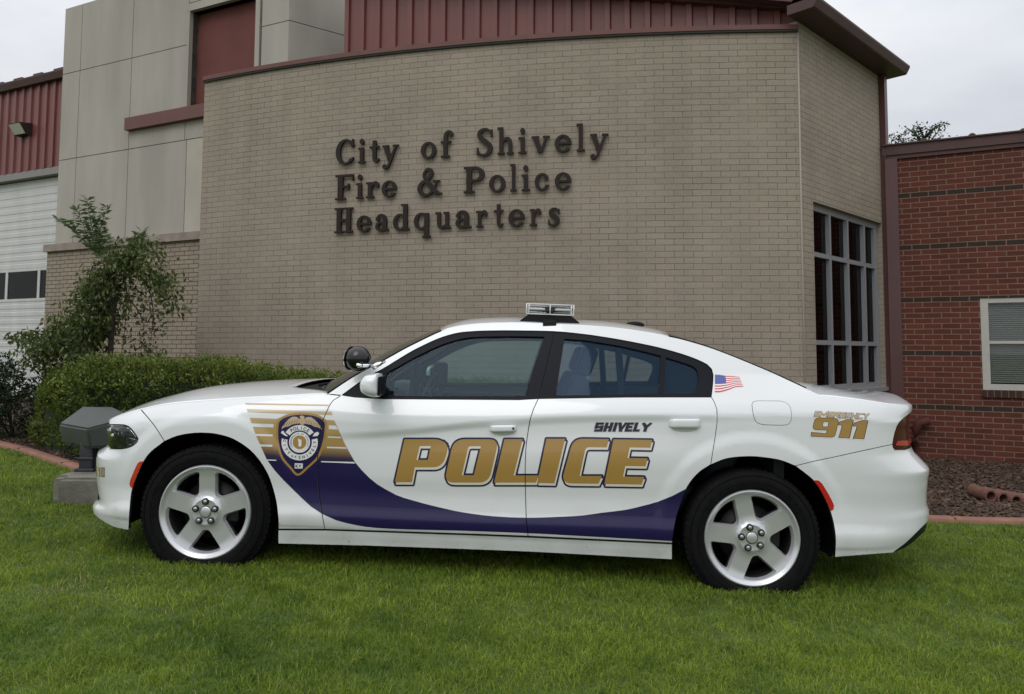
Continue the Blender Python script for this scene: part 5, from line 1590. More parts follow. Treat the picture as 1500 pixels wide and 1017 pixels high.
def gbox(s0, s1, o0, o1, za, zb, h, mi=0):
    vs = [gp(s_, o_, z_ + k) for s_, z_ in ((s0, za), (s1, zb)) for o_ in (o0, o1) for k in (0, h)]
    mb.add(vs, [(0, 1, 3, 2), (4, 6, 7, 5), (0, 4, 5, 1), (2, 3, 7, 6), (0, 2, 6, 4), (1, 5, 7, 3)], mi)
gbox(-.02, sL + .3, .045, .07, ZC + .028, ZC + .028, .055)
child(mb.build('base_flashing', M_redsill))
mb = MB(); gbox(-.14, sL + .5, -.05, .12, rake(-.14) + .002, rake(sL + .5) + .002, .05); gbox(-.16, sL + .5, -.05, .30, rake(-.16) + .054, rake(sL + .5) + .054, .17)
child(mb.build('rake_fascia', M_brownd))
mb = MB(); mb.add([(Cc.x - .1, Cc.y - .1, ZE + .17), fp(FL + .2, .2, ZE + .17), fp(FL + .2, -3.5, ZE + .9), gp(sL, .1, rake(sL) + .2), gp(-.1, .2, rake(-.1) + .2)], [(0, 1, 2), (0, 2, 3), (0, 3, 4)])
child(mb.build('roof', M_brown))
# hidden flank of the curved wall and a dark core so nothing shows through
mb = MB(); a = wall_at(0); mb.box((a.x + .16, a.y + 1.6, (ZC + ZB0) / 2), (.28, 3.0, ZC - ZB0 - .01)); child(mb.build('flank_wall', B_tan, fix=False)); uvset(bpy.data.objects['flank_wall'].data, lambda co, n: (co.y + co.x, co.z))
mb = MB(); mb.box((1.2, 12.2, 1.8), (4.6, 3.6, 4.6)); child(mb.build('rear_block', B_tan, fix=False)); uvset(bpy.data.objects['rear_block'].data, lambda co, n: (co.y + co.x, co.z))

# ------------------------------------------------------------------ wall sign: cast letters, each its own piece
T_, t_ = .170, .085
def ell(cx, cy, rx, ry, a0=0, a1=360, n=28): return [(cx + rx * math.cos(math.radians(a)), cy + ry * math.sin(math.radians(a))) for a in np.linspace(a0, a1, n)]
def rect(x0, y0, x1, y1): return [(x0, y0), (x1, y0), (x1, y1), (x0, y1)]
def stroke(pts, w, sm=True):
    q = smooth_line(pts, .05) if sm and len(pts) > 2 else pts; ws__ = w if isinstance(w, (list, tuple)) else None; out = []
    L = []; R_ = []; n = len(q)
    for i in range(n):
        a = np.array(q[max(0, i - 1)]); b = np.array(q[min(n - 1, i + 1)]); e = (b - a) / max(1e-9, np.hypot(*(b - a)))
        ww = float(np.interp(i / (n - 1), np.linspace(0, 1, len(w)), w)) if ws__ else w
        nn_ = np.array([-e[1], e[0]]) * ww / 2; L.append(tuple(np.array(q[i]) + nn_)); R_.append(tuple(np.array(q[i]) - nn_))
    for i in range(n - 1): out.append([L[i], L[i + 1], R_[i + 1], R_[i]])
    for i in range(1, n - 1): out.append(ell(q[i][0], q[i][1], .47 * (float(np.interp(i / (n - 1), np.linspace(0, 1, len(w)), w)) if ws__ else w), .47 * (float(np.interp(i / (n - 1), np.linspace(0, 1, len(w)), w)) if ws__ else w), 0, 330, 11))
    return out
sf_ = .075
def serif(cx, y, w, h=.07): return rect(cx - w / 2, y, cx + w / 2, y + h)
def ring(cx, cy, rx, ry): return [ell(cx, cy, rx, ry)[:-1]], [ell(cx, cy, rx - T_, ry - t_)[:-1]]
G = {}
a, h = ring(.33, .315, .33, .335); G['o'] = (a, h, [])
G['e'] = (a, h + [rect(.36, .15, .72, .275)], [rect(.13, .275, .60, .36)])
G['c'] = (a, h + [rect(.36, .20, .72, .47)], [ell(.50, .47, .095, .095, 0, 330, 12)])
G['d'] = (a, h, [rect(.46, 0, .65, 1.02), rect(.36, .95, .5, 1.02), rect(.6, 0, .75, .07)])
G['q'] = (a, h, [rect(.46, -.30, .65, .63), serif(.555, -.32, .36)])
G['a'] = ([ell(.25, .185, .25, .20)[:-1]], [ell(.25, .185, .25 - .15, .20 - .085)[:-1]], [rect(.36, 0, .54, .45), rect(.5, 0, .64, .07), ell(.10, .47, .09, .09, 0, 330, 12)] + stroke([(.08, .50), (.16, .60), (.32, .61), (.43, .54), (.45, .42)], [.07, .10, .12, .16, .18]))
G['i'] = ([rect(.10, 0, .29, .62), serif(.195, 0, .38), rect(0, .55, .2, .62), ell(.19, .86, .115, .115, 0, 345, 16)], [], [])
G['l'] = ([rect(.10, 0, .29, 1.04), serif(.195, 0, .38), rect(0, .96, .2, 1.04)], [], [])
G['h'] = ([rect(.09, 0, .27, 1.04), serif(.18, 0, .34), rect(0, .96, .2, 1.04), rect(.52, 0, .70, .42), serif(.61, 0, .32)] + stroke([(.22, .44), (.32, .56), (.46, .60), (.58, .53), (.61, .38)], [.08, .11, .13, .17, .18]), [], [])
G['u'] = ([rect(.09, .2, .27, .64), rect(0, .57, .2, .64), rect(.50, 0, .68, .64), rect(.41, .57, .6, .64), rect(.62, 0, .78, .07)] + stroke([(.18, .26), (.20, .12), (.32, .04), (.46, .08), (.56, .20)], [.18, .17, .12, .10, .07]), [], [])
G['t'] = ([rect(.16, .16, .34, .86), rect(0, .56, .50, .64)] + stroke([(.25, .2), (.27, .08), (.38, .04), (.50, .12)], [.18, .17, .11, .06]), [], [])
G['r'] = ([rect(.09, 0, .27, .63), serif(.19, 0, .38), rect(0, .56, .2, .63), ell(.50, .51, .10, .10, 0, 330, 12)] + stroke([(.22, .40), (.30, .53), (.42, .60), (.53, .56)], [.07, .10, .12, .12]), [], [])
G['f'] = ([rect(.12, 0, .30, .82), serif(.21, 0, .40), rect(0, .56, .46, .64), ell(.47, .90, .09, .09, 0, 330, 12)] + stroke([(.21, .76), (.24, .92), (.35, 1.0), (.49, .96)], [.18, .16, .11, .09]), [], [])
G['s'] = ([rect(.0, .02, .06, .22), rect(.42, .42, .48, .62)] + stroke([(.46, .50), (.36, .61), (.20, .61), (.10, .52), (.14, .40), (.30, .31), (.40, .22), (.38, .09), (.24, .01), (.10, .03), (.02, .14)], [.06, .08, .10, .15, .18, .19, .18, .15, .10, .08, .06]), [], [])
G['S'] = ([rect(.0, .02, .07, .30), rect(.56, .70, .63, .98)] + stroke([(.60, .80), (.50, .95), (.32, 1.0), (.14, .92), (.11, .76), (.22, .62), (.42, .46), (.54, .32), (.50, .12), (.33, 0), (.14, .04), (.03, .20)], [.06, .08, .11, .16, .19, .20, .20, .20, .17, .11, .08, .06]), [], [])
G['C'] = ([ell(.42, .5, .42, .52)[:-1]], [ell(.44, .5, .42 - .17, .52 - .09)[:-1], rect(.56, .22, .9, .74)], [rect(.69, .66, .75, 1.0)] + stroke([(.56, .16), (.68, .16), (.76, .26)], .07))
G['F'] = ([rect(.10, 0, .29, 1.0), rect(0, .93, .70, 1.0), rect(0, 0, .40, .07), rect(.29, .48, .52, .56), rect(.48, .40, .54, .64), rect(.64, .74, .70, .96)], [], [])
G['P'] = ([rect(.10, 0, .29, 1.0), rect(0, 0, .40, .07), rect(0, .93, .30, 1.0)] + [[(.25, .42), (.42, .42)] + ell(.42, .71, .33, .29, -90, 90, 16) + [(.25, 1.0)]], [[(.29, .51), (.40, .51)] + ell(.40, .71, .17, .20, -90, 90, 12) + [(.29, .91)]], [])
G['H'] = ([rect(.10, 0, .29, 1.0), rect(.53, 0, .72, 1.0), rect(.25, .46, .6, .55), serif(.195, 0, .38), serif(.195, .93, .38), serif(.625, 0, .38), serif(.625, .93, .38)], [], [])
G['v'] = (stroke([(.13, .62), (.33, .02)], .18, False) + stroke([(.56, .62), (.36, .02)], .10, False) + [rect(0, .56, .28, .63), rect(.42, .56, .68, .63)], [], [])
G['y'] = (stroke([(.13, .62), (.34, .02)], .18, False) + stroke([(.60, .62), (.34, -.04), (.24, -.24), (.12, -.28)], [.09, .10, .10, .09]) + [rect(0, .56, .28, .63), rect(.46, .56, .72, .63), ell(.11, -.22, .10, .10, 0, 330, 12)], [], [])
G['&'] = (stroke([(.88, .05), (.66, .18), (.40, .50), (.24, .74), (.30, .94), (.44, 1.0), (.56, .90), (.54, .76), (.34, .58), (.12, .42), (.06, .22), (.18, .04), (.40, .0), (.62, .16), (.74, .40), (.78, .52)], [.10, .18, .20, .18, .12, .09, .14, .13, .10, .14, .19, .17, .11, .09, .08, .07]) + [rect(.62, .48, .92, .55), rect(.72, 0, 1.0, .07)], [], [])
sign = empty('wall_sign', (wall_at(3).x, wall_at(3).y, 3.5), label='dark raised serif letters in three lines fixed to the curved tan brick wall', cat='wall sign')
bpy.context.view_layer.update()
def q2p(zx, zy): return 460 + zx / 3.261, 160 + zy / 3.261
LINES = [(('C', 110, 205), ('i', 216, 249), ('t', 273, 318), ('y', 335, 411), ('o', 516, 590), ('f', 612, 667), ('S', 777, 855), ('h', 880, 958), ('i', 983, 1017), ('v', 1043, 1130), ('e', 1155, 1230), ('l', 1257, 1293), ('y', 1320, 1411)),
         (('F', 108, 192), ('i', 206, 242), ('r', 258, 313), ('e', 330, 400), ('&', 498, 613), ('P', 720, 815), ('o', 838, 916), ('l', 937, 973), ('i', 994, 1030), ('c', 1053, 1126), ('e', 1150, 1228)),
         (('H', 103, 194), ('e', 212, 279), ('a', 300, 363), ('d', 386, 464), ('q', 483, 561), ('u', 587, 660), ('a', 680, 752), ('r', 777, 834), ('t', 862, 911), ('e', 934, 1008), ('r', 1032, 1090), ('s', 1116, 1176))]
BASE = [(105, 268, 1275, 208), (110, 436, 1150, 391), (105, 592, 1116, 562)]
CAPH = 121 / 3.261
for ln, (x0, y0, x1, y1) in zip(LINES, BASE):
    sA, zA = wall_s(*q2p(x0, y0)); sB, zB_ = wall_s(*q2p(x1, y1)); zbase = (zA + zB_) / 2
    for ch, a, b in ln:
        py = 160 + (y0 + (y1 - y0) * (a - x0) / (x1 - x0)) / 3.261
        s0_ = wall_s(q2p(a, 0)[0], py)[0]; s1_ = wall_s(q2p(b, 0)[0], py)[0]
        cap = CAPH / F_PX * 8.75
        adds, subs, ad2 = G[ch]
        pts_ = [p for q in adds + ad2 for p in q]; gx0 = min(p[0] for p in pts_); gx1 = max(p[0] for p in pts_)
        fx = lambda x: s0_ + (x - gx0) / (gx1 - gx0) * (s1_ - s0_)
        def pred(Q):
            r = np.zeros(len(Q), bool)
            for q in adds: r |= pip_np(Q, q)
            for q in subs: r &= ~pip_np(Q, q)
            for q in ad2: r |= pip_np(Q, q)
            return r
        A, Tt = cdt(adds + subs + ad2, pred)
        cnt = {}
        Tt = [tuple(int(i) for i in t) for t in Tt]
        fs = []
        for t in Tt:
            ar = (A[t[1]][0] - A[t[0]][0]) * (A[t[2]][1] - A[t[0]][1]) - (A[t[2]][0] - A[t[0]][0]) * (A[t[1]][1] - A[t[0]][1])
            fs.append(t if ar > 0 else (t[0], t[2], t[1]))
        for f in fs:
            for i in range(3): cnt[(f[i], f[(i + 1) % 3])] = 1
        bd = [e for e in cnt if (e[1], e[0]) not in cnt]
        n = len(A); vs = []
        for o_ in (.045, .016):
            for x, y in A:
                p = wall_at(fx(x), o_); vs.append((p.x, p.y, zbase + y * cap))
        F_ = fs + [(f[2] + n, f[1] + n, f[0] + n) for f in fs] + [(b_, a_, a_ + n, b_ + n) for a_, b_ in bd]
        sub(link('letter', mesh_of('letter', vs, F_), M_letter), sign)

# ------------------------------------------------------------------ stucco tower
TA = (-4.64, 11.1); td = V((1, -.472, 0)).normalized(); tn = V((td.y, -td.x, 0))
tow = empty('stucco_tower', (TA[0], TA[1], 0), label='grey stucco tower with a recessed red panel standing over a tan brick base', cat='tower')
bpy.context.view_layer.update()
TO = V((TA[0], TA[1], 0))
def tw(px, py, out=0.): a = TO + tn * out; p = on_plane(px, py, (a.x, a.y), (a.x + td.x, a.y + td.y)); return (p - a).dot(td), p.z
def tp(s, out, z): p = TO + td * s + tn * out; return (p.x, p.y, z)
def tbox(mb, s0, s1, o0, o1, z0, z1, mi=0):
    vs = [tp(s, o, z) for s in (s0, s1) for o in (o0, o1) for z in (z0, z1)]
    mb.add(vs, [(0, 1, 3, 2), (4, 6, 7, 5), (0, 4, 5, 1), (2, 3, 7, 6), (0, 2, 6, 4), (1, 5, 7, 3)], mi)
s_l = tw(88.5, 180)[0]; s1 = tw(114, 180)[0]; s2 = tw(189.5, 180)[0]; s3 = tw(274, 100)[0]; s4 = tw(383, 50)[0]; s5 = tw(423.5, 40)[0]; s3b = tw(272, 250)[0]
o_l = tw(277.5, 80)[0]; o_r = tw(374.5, 60)[0]; z1 = tw(269, 67)[1]; z2 = tw(299, 200.6)[1]; zc = tw(297, 340)[1]; ztop = 7.3; zo = tw(279, 17)[1]; zs = tw(240, 166)[1]; zsb = tw(240, 184)[1]
g = .006
pan = MB()
def panel(a, b, z0, z1_, mi=0): tbox(pan, a + g, b - g, -.05, 0, z0 + g, z1_ - g, mi)
for a, b in ((s_l, s1), (s1, s2)):
    panel(a, b, zc, z2); panel(a, b, z2, z1); panel(a, b, z1, ztop)
panel(s2, s3b, zc, z2); panel(s2, s3, z2, z1); panel(s2, s3, z1, ztop)
panel(s3b, s4, zc, z2, 1)
panel(s3 + .0, s4, z2, zsb + .02)
panel(s3, s4, zo + .14, ztop)
panel(s4, s5, zc, z1); panel(s4, s5, z1, ztop)
sub(pan.build('stucco_panel', [M_stucco, M_stucco2], fix=False), tow)
mb = MB(); tbox(mb, s_l + .02, s5 - .02, -3.2, -.17, -.6, ztop - .02)
for a, b, z0, z1_ in ((s_l + .02, o_l, zc, ztop - .02), (o_r, s5 - .02, zc, ztop - .02), (o_l, o_r, zo, ztop - .02), (o_l, o_r, zc, zsb)): tbox(mb, a, b, -.168, -.052, z0, z1_)
sub(mb.build('core', M_groove, fix=False), tow)
mb = MB(); tbox(mb, o_l - .05, o_l, -.168, .018, zs, zo); tbox(mb, o_r, o_r + .085, -.168, .018, zs, zo); tbox(mb, o_l - .05, o_r + .085, -.168, .020, zo, zo + .12)
sub(mb.build('opening_frame', M_stucco, fix=False), tow)
mb = MB(); tbox(mb, o_l, o_r, -.166, -.15, zsb, zo); sub(mb.build('red_panel', M_redpanel), tow)
mb = MB(); tbox(mb, s2 - .0, o_r + .3, -.17, .09, zsb, zs); sub(mb.build('red_sill', M_redsill), tow)
# right-hand return face
re_ = V(((495.5 - 750) / F_PX * 10.95, 10.95, 0)); rc = V(tp(s5, 0, 0)); rd_ = (re_ - rc).normalized(); rn = V((rd_.y, -rd_.x, 0)); RL = (re_ - rc).length + .9
mb = MB()
def rbox(s0, s1_, o0, o1, z0, z1_):
    vs = [tuple(rc + rd_ * s + rn * o + V((0, 0, z))) for s in (s0, s1_) for o in (o0, o1) for z in (z0, z1_)]
    mb.add(vs, [(0, 1, 3, 2), (4, 6, 7, 5), (0, 4, 5, 1), (2, 3, 7, 6), (0, 2, 6, 4), (1, 5, 7, 3)])
rbox(.0, RL, -.05, 0, zc, z1 - g); rbox(.0, RL, -.05, 0, z1 + g, ztop - g)
sub(mb.build('stucco_return', M_stucco, fix=False), tow)
mb = MB(); rbox(.03, RL, -.4, -.052, zc, ztop - .02); sub(mb.build('return_core', M_groove, fix=False), tow)
# stone ledge and brick base
s_b = tw(66.5, 430, .03)[0]; s_r = tw(330, 345)[0]; zl = tw(297, 349.8, .08)[1]
mb = MB(); tbox(mb, s_b - .03, s_r, -.2, .085, zl, zc + .004); sub(mb.build('stone_ledge', M_stone), tow)
mb = MB(); tbox(mb, s_b, s_r, -.3, .03, -.6, zl - .002); o = mb.build('brick_base', B_tan2, fix=False)
uvset(o.data, lambda co, n: ((co - TO).dot(td) if abs(n.dot(tn)) > .5 else (co - TO).dot(tn), co.z)); sub(o, tow)
bm = bmesh.new(); bm.from_mesh(o.data); bmesh.ops.recalc_face_normals(bm, faces=bm.faces); bm.to_mesh(o.data); bm.free()

# ------------------------------------------------------------------ garage bay on the left
GO = V(((90 - 750) / F_PX * 13.3, 13.3, 0))
gar = empty('garage_building', tuple(GO), label='garage wing with red ribbed metal fascia above a white sectional door', cat='garage building')
bpy.context.view_layer.update()
def gw(px, py, out=0.): a = GO + tn * out; p = on_plane(px, py, (a.x, a.y), (a.x + td.x, a.y + td.y)); return (p - a).dot(td), p.z
def ggp(s, out, z): p = GO + td * s + tn * out; return (p.x, p.y, z)
def ggbox(mb, s0, s1, o0, o1, z0, z1, mi=0):
    vs = [ggp(s, o, z) for s in (s0, s1) for o in (o0, o1) for z in (z0, z1)]
    mb.add(vs, [(0, 1, 3, 2), (4, 6, 7, 5), (0, 4, 5, 1), (2, 3, 7, 6), (0, 2, 6, 4), (1, 5, 7, 3)], mi)
sl_, sr_ = -9.5, .8
zg1 = gw(45, 125)[1]; zg0 = gw(45, 129)[1]; zsd = gw(45, 251)[1]; zhd = gw(45, 261)[1]
mb = MB(); vs = []; prof = []; s = sl_; per = .235
while s < sr_:
    prof += [(s, 0), (s + .105, 0), (s + .118, .032), (s + .160, .032), (s + .173, 0)]; s += per
for a, b in prof: vs += [ggp(a, b, zsd), ggp(a, b, zg0 + .05)]
mb.add(vs, [(2 * i, 2 * i + 1, 2 * i + 3, 2 * i + 2) for i in range(len(prof) - 1)])
o = mb.build('metal_siding', M_redmetal); md = o.modifiers.new('s', 'SOLIDIFY'); md.thickness = .02; sub(o, gar)
mb = MB(); gp_ = [(0, zg0 - .0), (.12, zg0 - .0), (.16, zg0 + .11), (.16, zg0 + .135), (0, zg0 + .135)]
vs = [ggp(s, o_, z) for s in (sl_, sr_) for o_, z in gp_]; n = len(gp_)
mb.add(vs, [tuple(range(n))[::-1], tuple(range(n, 2 * n))] + [(i, (i + 1) % n, (i + 1) % n + n, i + n) for i in range(n)]); sub(mb.build('gutter', M_brown), gar)
mb = MB(); ggbox(mb, sl_, sr_, -4, -.005, zg0 + .137, zg0 + .15)
s = sl_ + .1
while s < sr_:
    ggbox(mb, s, s + .26, -4, .10, zg0 + .151, zg0 + .20); s += .60
sub(mb.build('metal_roof', M_brown, fix=False), gar)
mb = MB(); ggbox(mb, sl_, sr_, -.12, .04, zhd, zsd - .002); ggbox(mb, sl_, sr_, -.3, -.121, zhd - .2, zsd); sub(mb.build('door_header', mat('header_grey', (.22, .21, .20), .7)), gar)
# sectional door
dr = MB(); zt = zhd - .02; per = .147
zwt = gw(30, 393)[1]; zwb = gw(30, 441)[1]
def door_band(za, zb):
    n = max(1, round((zb - za) / per)); h = (zb - za) / n
    for k in range(n):
        z = za + k * h
        vs = [ggp(s, o_, zz) for s in (sl_, sr_) for o_, zz in ((-.10, z), (-.094, z + .01), (-.094, z + h * .55), (-.10, z + h * .62), (-.10, z + h))]
        dr.add(vs, [(j, j + 5, j + 6, j + 1) for j in range(4)])
door_band(zwt, zt); door_band(-.2, zwb)
dr.add([ggp(sl_, -.125, -.2), ggp(sr_, -.125, -.2), ggp(sr_, -.125, -.1), ggp(sl_, -.125, -.1)], [(0, 1, 2, 3)])
do = sub(dr.build('garage_door', M_doorw), gar)
bpy.context.view_layer.update()
mb = MB()
m0 = gw(10, 418, -.1)[0]; m1 = gw(57, 415, -.1)[0]; pit = m1 - m0
ggbox(mb, sl_, sr_, -.12, -.09, zwt - .05, zwt); ggbox(mb, sl_, sr_, -.12, -.09, zwb, zwb + .05)
for k in range(int((sl_ - m1) / pit) + 1, 2):
    s = m1 + k * pit; ggbox(mb, s - .035, s + .035, -.119, -.091, zwb + .05, zwt - .05)
sub(mb.build('window_frame', M_doorw), do)
mb = MB(); ggbox(mb, sl_, sr_, -.108, -.104, zwb + .03, zwt - .03); sub(mb.build('window_pane', G_dark), do)
mb = MB(); ggbox(mb, sl_, sr_, -2.0, -1.95, 0, 4.5); sub(mb.build('bay_back', M_room), do)
mb = MB()
for a in (.0, .28):
    mb.tube([ggp(m0 + .32 + a, -.9, zwb - .2), ggp(m0 + .52 + a * .6, -.9, zwt + .1)], .05, 6)
sub(mb.build('ladder_rail', mat('ladder_grey', (.35, .36, .36), .5)), do)
# wall pack light
wpx = [ggp(gw(37, 190, .1)[0], 0, 0)]
sL_, zL_ = gw(38, 190, .03)
lamp = empty('wall_light', ggp(sL_, .03, zL_), label='small dark floodlight on the red ribbed metal siding above the garage door', cat='wall light')
bpy.context.view_layer.update()
mb = MB()
mb.add([ggp(sL_ - .16, .03, zL_ + .10), ggp(sL_ + .18, .03, zL_ + .10), ggp(sL_ - .16, .26, zL_ + .06), ggp(sL_ + .18, .26, zL_ + .06), ggp(sL_ - .16, .03, zL_ - .13), ggp(sL_ + .18, .03, zL_ - .13), ggp(sL_ - .16, .14, zL_ - .13), ggp(sL_ + .18, .14, zL_ - .13)],
       [(0, 2, 3, 1), (4, 5, 7, 6), (0, 4, 6, 2), (1, 3, 7, 5), (0, 1, 5, 4)])
sub(mb.build('housing', mat('lamp_bronze', (.03, .025, .022), .5)), lamp)
mb = MB(); mb.add([ggp(sL_ - .15, .265, zL_ + .045), ggp(sL_ + .17, .265, zL_ + .045), ggp(sL_ + .17, .145, zL_ - .12), ggp(sL_ - .15, .145, zL_ - .12), ggp(sL_ - .15, .25, zL_ + .045), ggp(sL_ + .17, .25, zL_ + .045), ggp(sL_ + .17, .13, zL_ - .12), ggp(sL_ - .15, .13, zL_ - .12)],
                  [(0, 1, 2, 3), (4, 7, 6, 5), (0, 4, 5, 1), (1, 5, 6, 2), (2, 6, 7, 3), (3, 7, 4, 0)])
sub(mb.build('lens', mat('lamp_lens', (.55, .55, .50), .25, coat=.5)), lamp)

# ------------------------------------------------------------------ red brick wing
WZ = 9.55; WO = V(((1303 - 750) / F_PX * WZ, WZ, 0)); wd = V((1, -.49, 0)).normalized(); wn_ = V((wd.y, -wd.x, 0))
wing = empty('red_brick_wing', tuple(WO), label='low red brick wing with dark brick courses and a brown coping', cat='building')
bpy.context.view_layer.update()
def wg(px, py, out=0.): a = WO + wn_ * out; p = on_plane(px, py, (a.x, a.y), (a.x + wd.x, a.y + wd.y)); return (p - a).dot(wd), p.z
def wp_(s, out, z): p = WO + wd * s + wn_ * out; return (p.x, p.y, z)
def wbox(mb, s0, s1, o0, o1, z0, z1, mi=0):
    vs = [wp_(s, o, z) for s in (s0, s1) for o in (o0, o1) for z in (z0, z1)]
    mb.add(vs, [(0, 1, 3, 2), (4, 6, 7, 5), (0, 4, 5, 1), (2, 3, 7, 6), (0, 2, 6, 4), (1, 5, 7, 3)], mi)
zw1 = wg(1400, 218.5, .03)[1]; zw2 = wg(1400, 203.5, .05)[1]
wwl = wg(1437.5, 500)[0]; wwr = wwl + 1.05; wwt = wg(1437, 437)[1]; wwb = wg(1440, 571.5)[1]
mb = MB(); WE = 3.4
for a in ((-.1, wwl, -.6, zw1), (wwr, WE, -.6, zw1), (wwl, wwr, wwt, zw1), (wwl, wwr, -.6, wwb)): wbox(mb, a[0], a[1], -.3, 0, a[2], a[3])
o = mb.build('brick_wall', B_red, fix=False)
bm = bmesh.new(); bm.from_mesh(o.data); bmesh.ops.recalc_face_normals(bm, faces=bm.faces); bm.to_mesh(o.data); bm.free()
zband = wg(1380, 438.5)[1]; off_ = zband - .034
bh_ = .0677 * 1.0
uvset(o.data, lambda co, n: ((co - WO).dot(wd) + .02 if abs(n.dot(wn_)) > .5 else (co - WO).dot(wn_), co.z - off_)); sub(o, wing)
mb = MB(); wbox(mb, -.03, WE, -.34, .05, zw1 + .001, zw2); wbox(mb, -.03, WE, -.34, .075, zw2 + .001, zw2 + .018); wbox(mb, -.1, WE, .001, .03, zw1 - .05, zw1); sub(mb.build('coping', M_brown, fix=False), wing)
mb = MB(); wbox(mb, .0, wg(1318.5, 400)[0], .002, .07, -.5, zw1 - .051); sub(mb.build('corner_trim', M_brownd), wing)
mb = MB(); wbox(mb, wwl - .01, wwr + .01, -.10, .035, wwb - .085, wwb - .001)
o = mb.build('window_sill', brick_mat('sill_brick', (.055, .028, .02), (.04, .022, .017), (.12, .09, .075), msize=.006, bw=.072, bh=.2), fix=False); uvset(o.data, lambda co, n: ((co - WO).dot(wd), co.z - wwb + .1)); sub(o, wing)
wn2 = empty('office_window', wp_(wwl, 0, wwb)); sub(wn2, wing); bpy.context.view_layer.update()
zm = wg(1455, 501.5)[1]
mb = MB(); fw_ = .085
wbox(mb, wwl + .002, wwl + fw_, -.09, -.01, wwb + .002, wwt - .002); wbox(mb, wwr - fw_, wwr - .002, -.09, -.01, wwb + .002, wwt - .002)
wbox(mb, wwl + fw_, wwr - fw_, -.088, -.012, wwt - .06, wwt - .003); wbox(mb, wwl + fw_, wwr - fw_, -.088, -.012, wwb + .003, wwb + .075); wbox(mb, wwl + fw_, wwr - fw_, -.08, -.022, zm - .018, zm + .018)
sub(mb.build('frame', M_winwhite, fix=False), wn2)
mb = MB(); wbox(mb, wwl + fw_, wwr - fw_, -.052, -.048, wwb + .07, wwt - .055); sub(mb.build('pane', glass_mat('wing_glass', (.78, .8, .8), .7)), wn2)
mb = MB(); z = wwb + .09
while z < wwt - .07:
    mb.add([wp_(wwl + fw_ + .005, -.10, z), wp_(wwr - fw_ - .005, -.10, z), wp_(wwr - fw_ - .005, -.108, z + .021), wp_(wwl + fw_ + .005, -.108, z + .021)], [(0, 1, 2, 3)]); z += .026
o = mb.build('blind', M_blind); md = o.modifiers.new('s', 'SOLIDIFY'); md.thickness = .0015; sub(o, wn2)
mb = MB(); wbox(mb, wwl, wwr, -.26, -.24, wwb, wwt); sub(mb.build('room_back', M_room), wn2)
# drain elbow at the foot of the wall, roof vents
q = [on_plane(px, py, (WO.x + wn_.x * .12, WO.y + wn_.y * .12), (WO.x + wn_.x * .12 + wd.x, WO.y + wn_.y * .12 + wd.y)) for px, py in ((1357, 617), (1347, 619), (1341, 630), (1340, 650), (1343, 668), (1347, 674))]
mb = MB(); mb.tube([q[0] - wn_ * .14] + q, [.05, .052, .055, .052, .045, .04, .035], 12)
mb.build('drain_pipe', mat('drain_red', (.085, .030, .024), .7, spec=.2), smooth=True, label='reddish brown drain elbow at the foot of the red brick wall beside the car tail', cat='drain pipe')
for px, py in ((1352.5, 209), (1424, 201), (1499, 194)):
    a = at_y(px, py, 12.5); mb = MB(); mb.sphere((a.x, a.y, a.z), .065, 8, sc=(1, 1, 1.1)); mb.tube([(a.x, a.y, a.z - .8), (a.x, a.y, a.z)], .04, 8)
    k = 'left' if px < 1400 else ('middle' if px < 1450 else 'right')
    mb.build('roof_vent', M_groove, smooth=True, label={'left': 'dark roof vent beside the bare tree top above the brown coping', 'middle': 'dark roof vent poking over the middle of the brown coping', 'right': 'dark roof vent over the coping at the edge of the picture'}[k], cat='roof vent', group='roof vents on the red brick wing')
# ------------------------------------------------------------------ lawn, mulch, kerb
def grass_ground_mat():
    return mat('lawn_soil', (.055, .090, .012), .95, var=.3, vscale=3, bump=.4, bscale=50)
def terrain(name, x0, x1, y0, y1, nx, ny, m, dz=0., inside=None, **k):
    xs = np.linspace(x0, x1, nx); ys = np.linspace(y0, y1, ny)
    vs = [(x, y, gz(x, min(y, 16)) + dz) for y in ys for x in xs]
    fs = [(j * nx + i, j * nx + i + 1, (j + 1) * nx + i + 1, (j + 1) * nx + i) for j in range(ny - 1) for i in range(nx - 1)]
    if inside: fs = [f for f in fs if inside(sum(vs[i][0] for i in f) / 4, sum(vs[i][1] for i in f) / 4)]
    return link(name, mesh_of(name, vs, fs), m, smooth=True, **k)
M_soil = grass_ground_mat()
xs_ = sorted(set(list(np.linspace(-14, 8, 90)) + [-900, -300, -80, -30, 15, 40, 120, 400, 900])); ys_ = sorted(set(list(np.linspace(-2, 16, 60)) + [-900, -200, -60, -20, -6, 30, 90, 300, 1200]))
vs = [(x, y, gz(x, min(y, 15.9))) for y in ys_ for x in xs_]; nx = len(xs_)
link('ground', mesh_of('ground', vs, [(j * nx + i, j * nx + i + 1, (j + 1) * nx + i + 1, (j + 1) * nx + i) for j in range(len(ys_) - 1) for i in range(nx - 1)]), M_soil, smooth=True, kind='structure', label='mown green lawn around the police car')

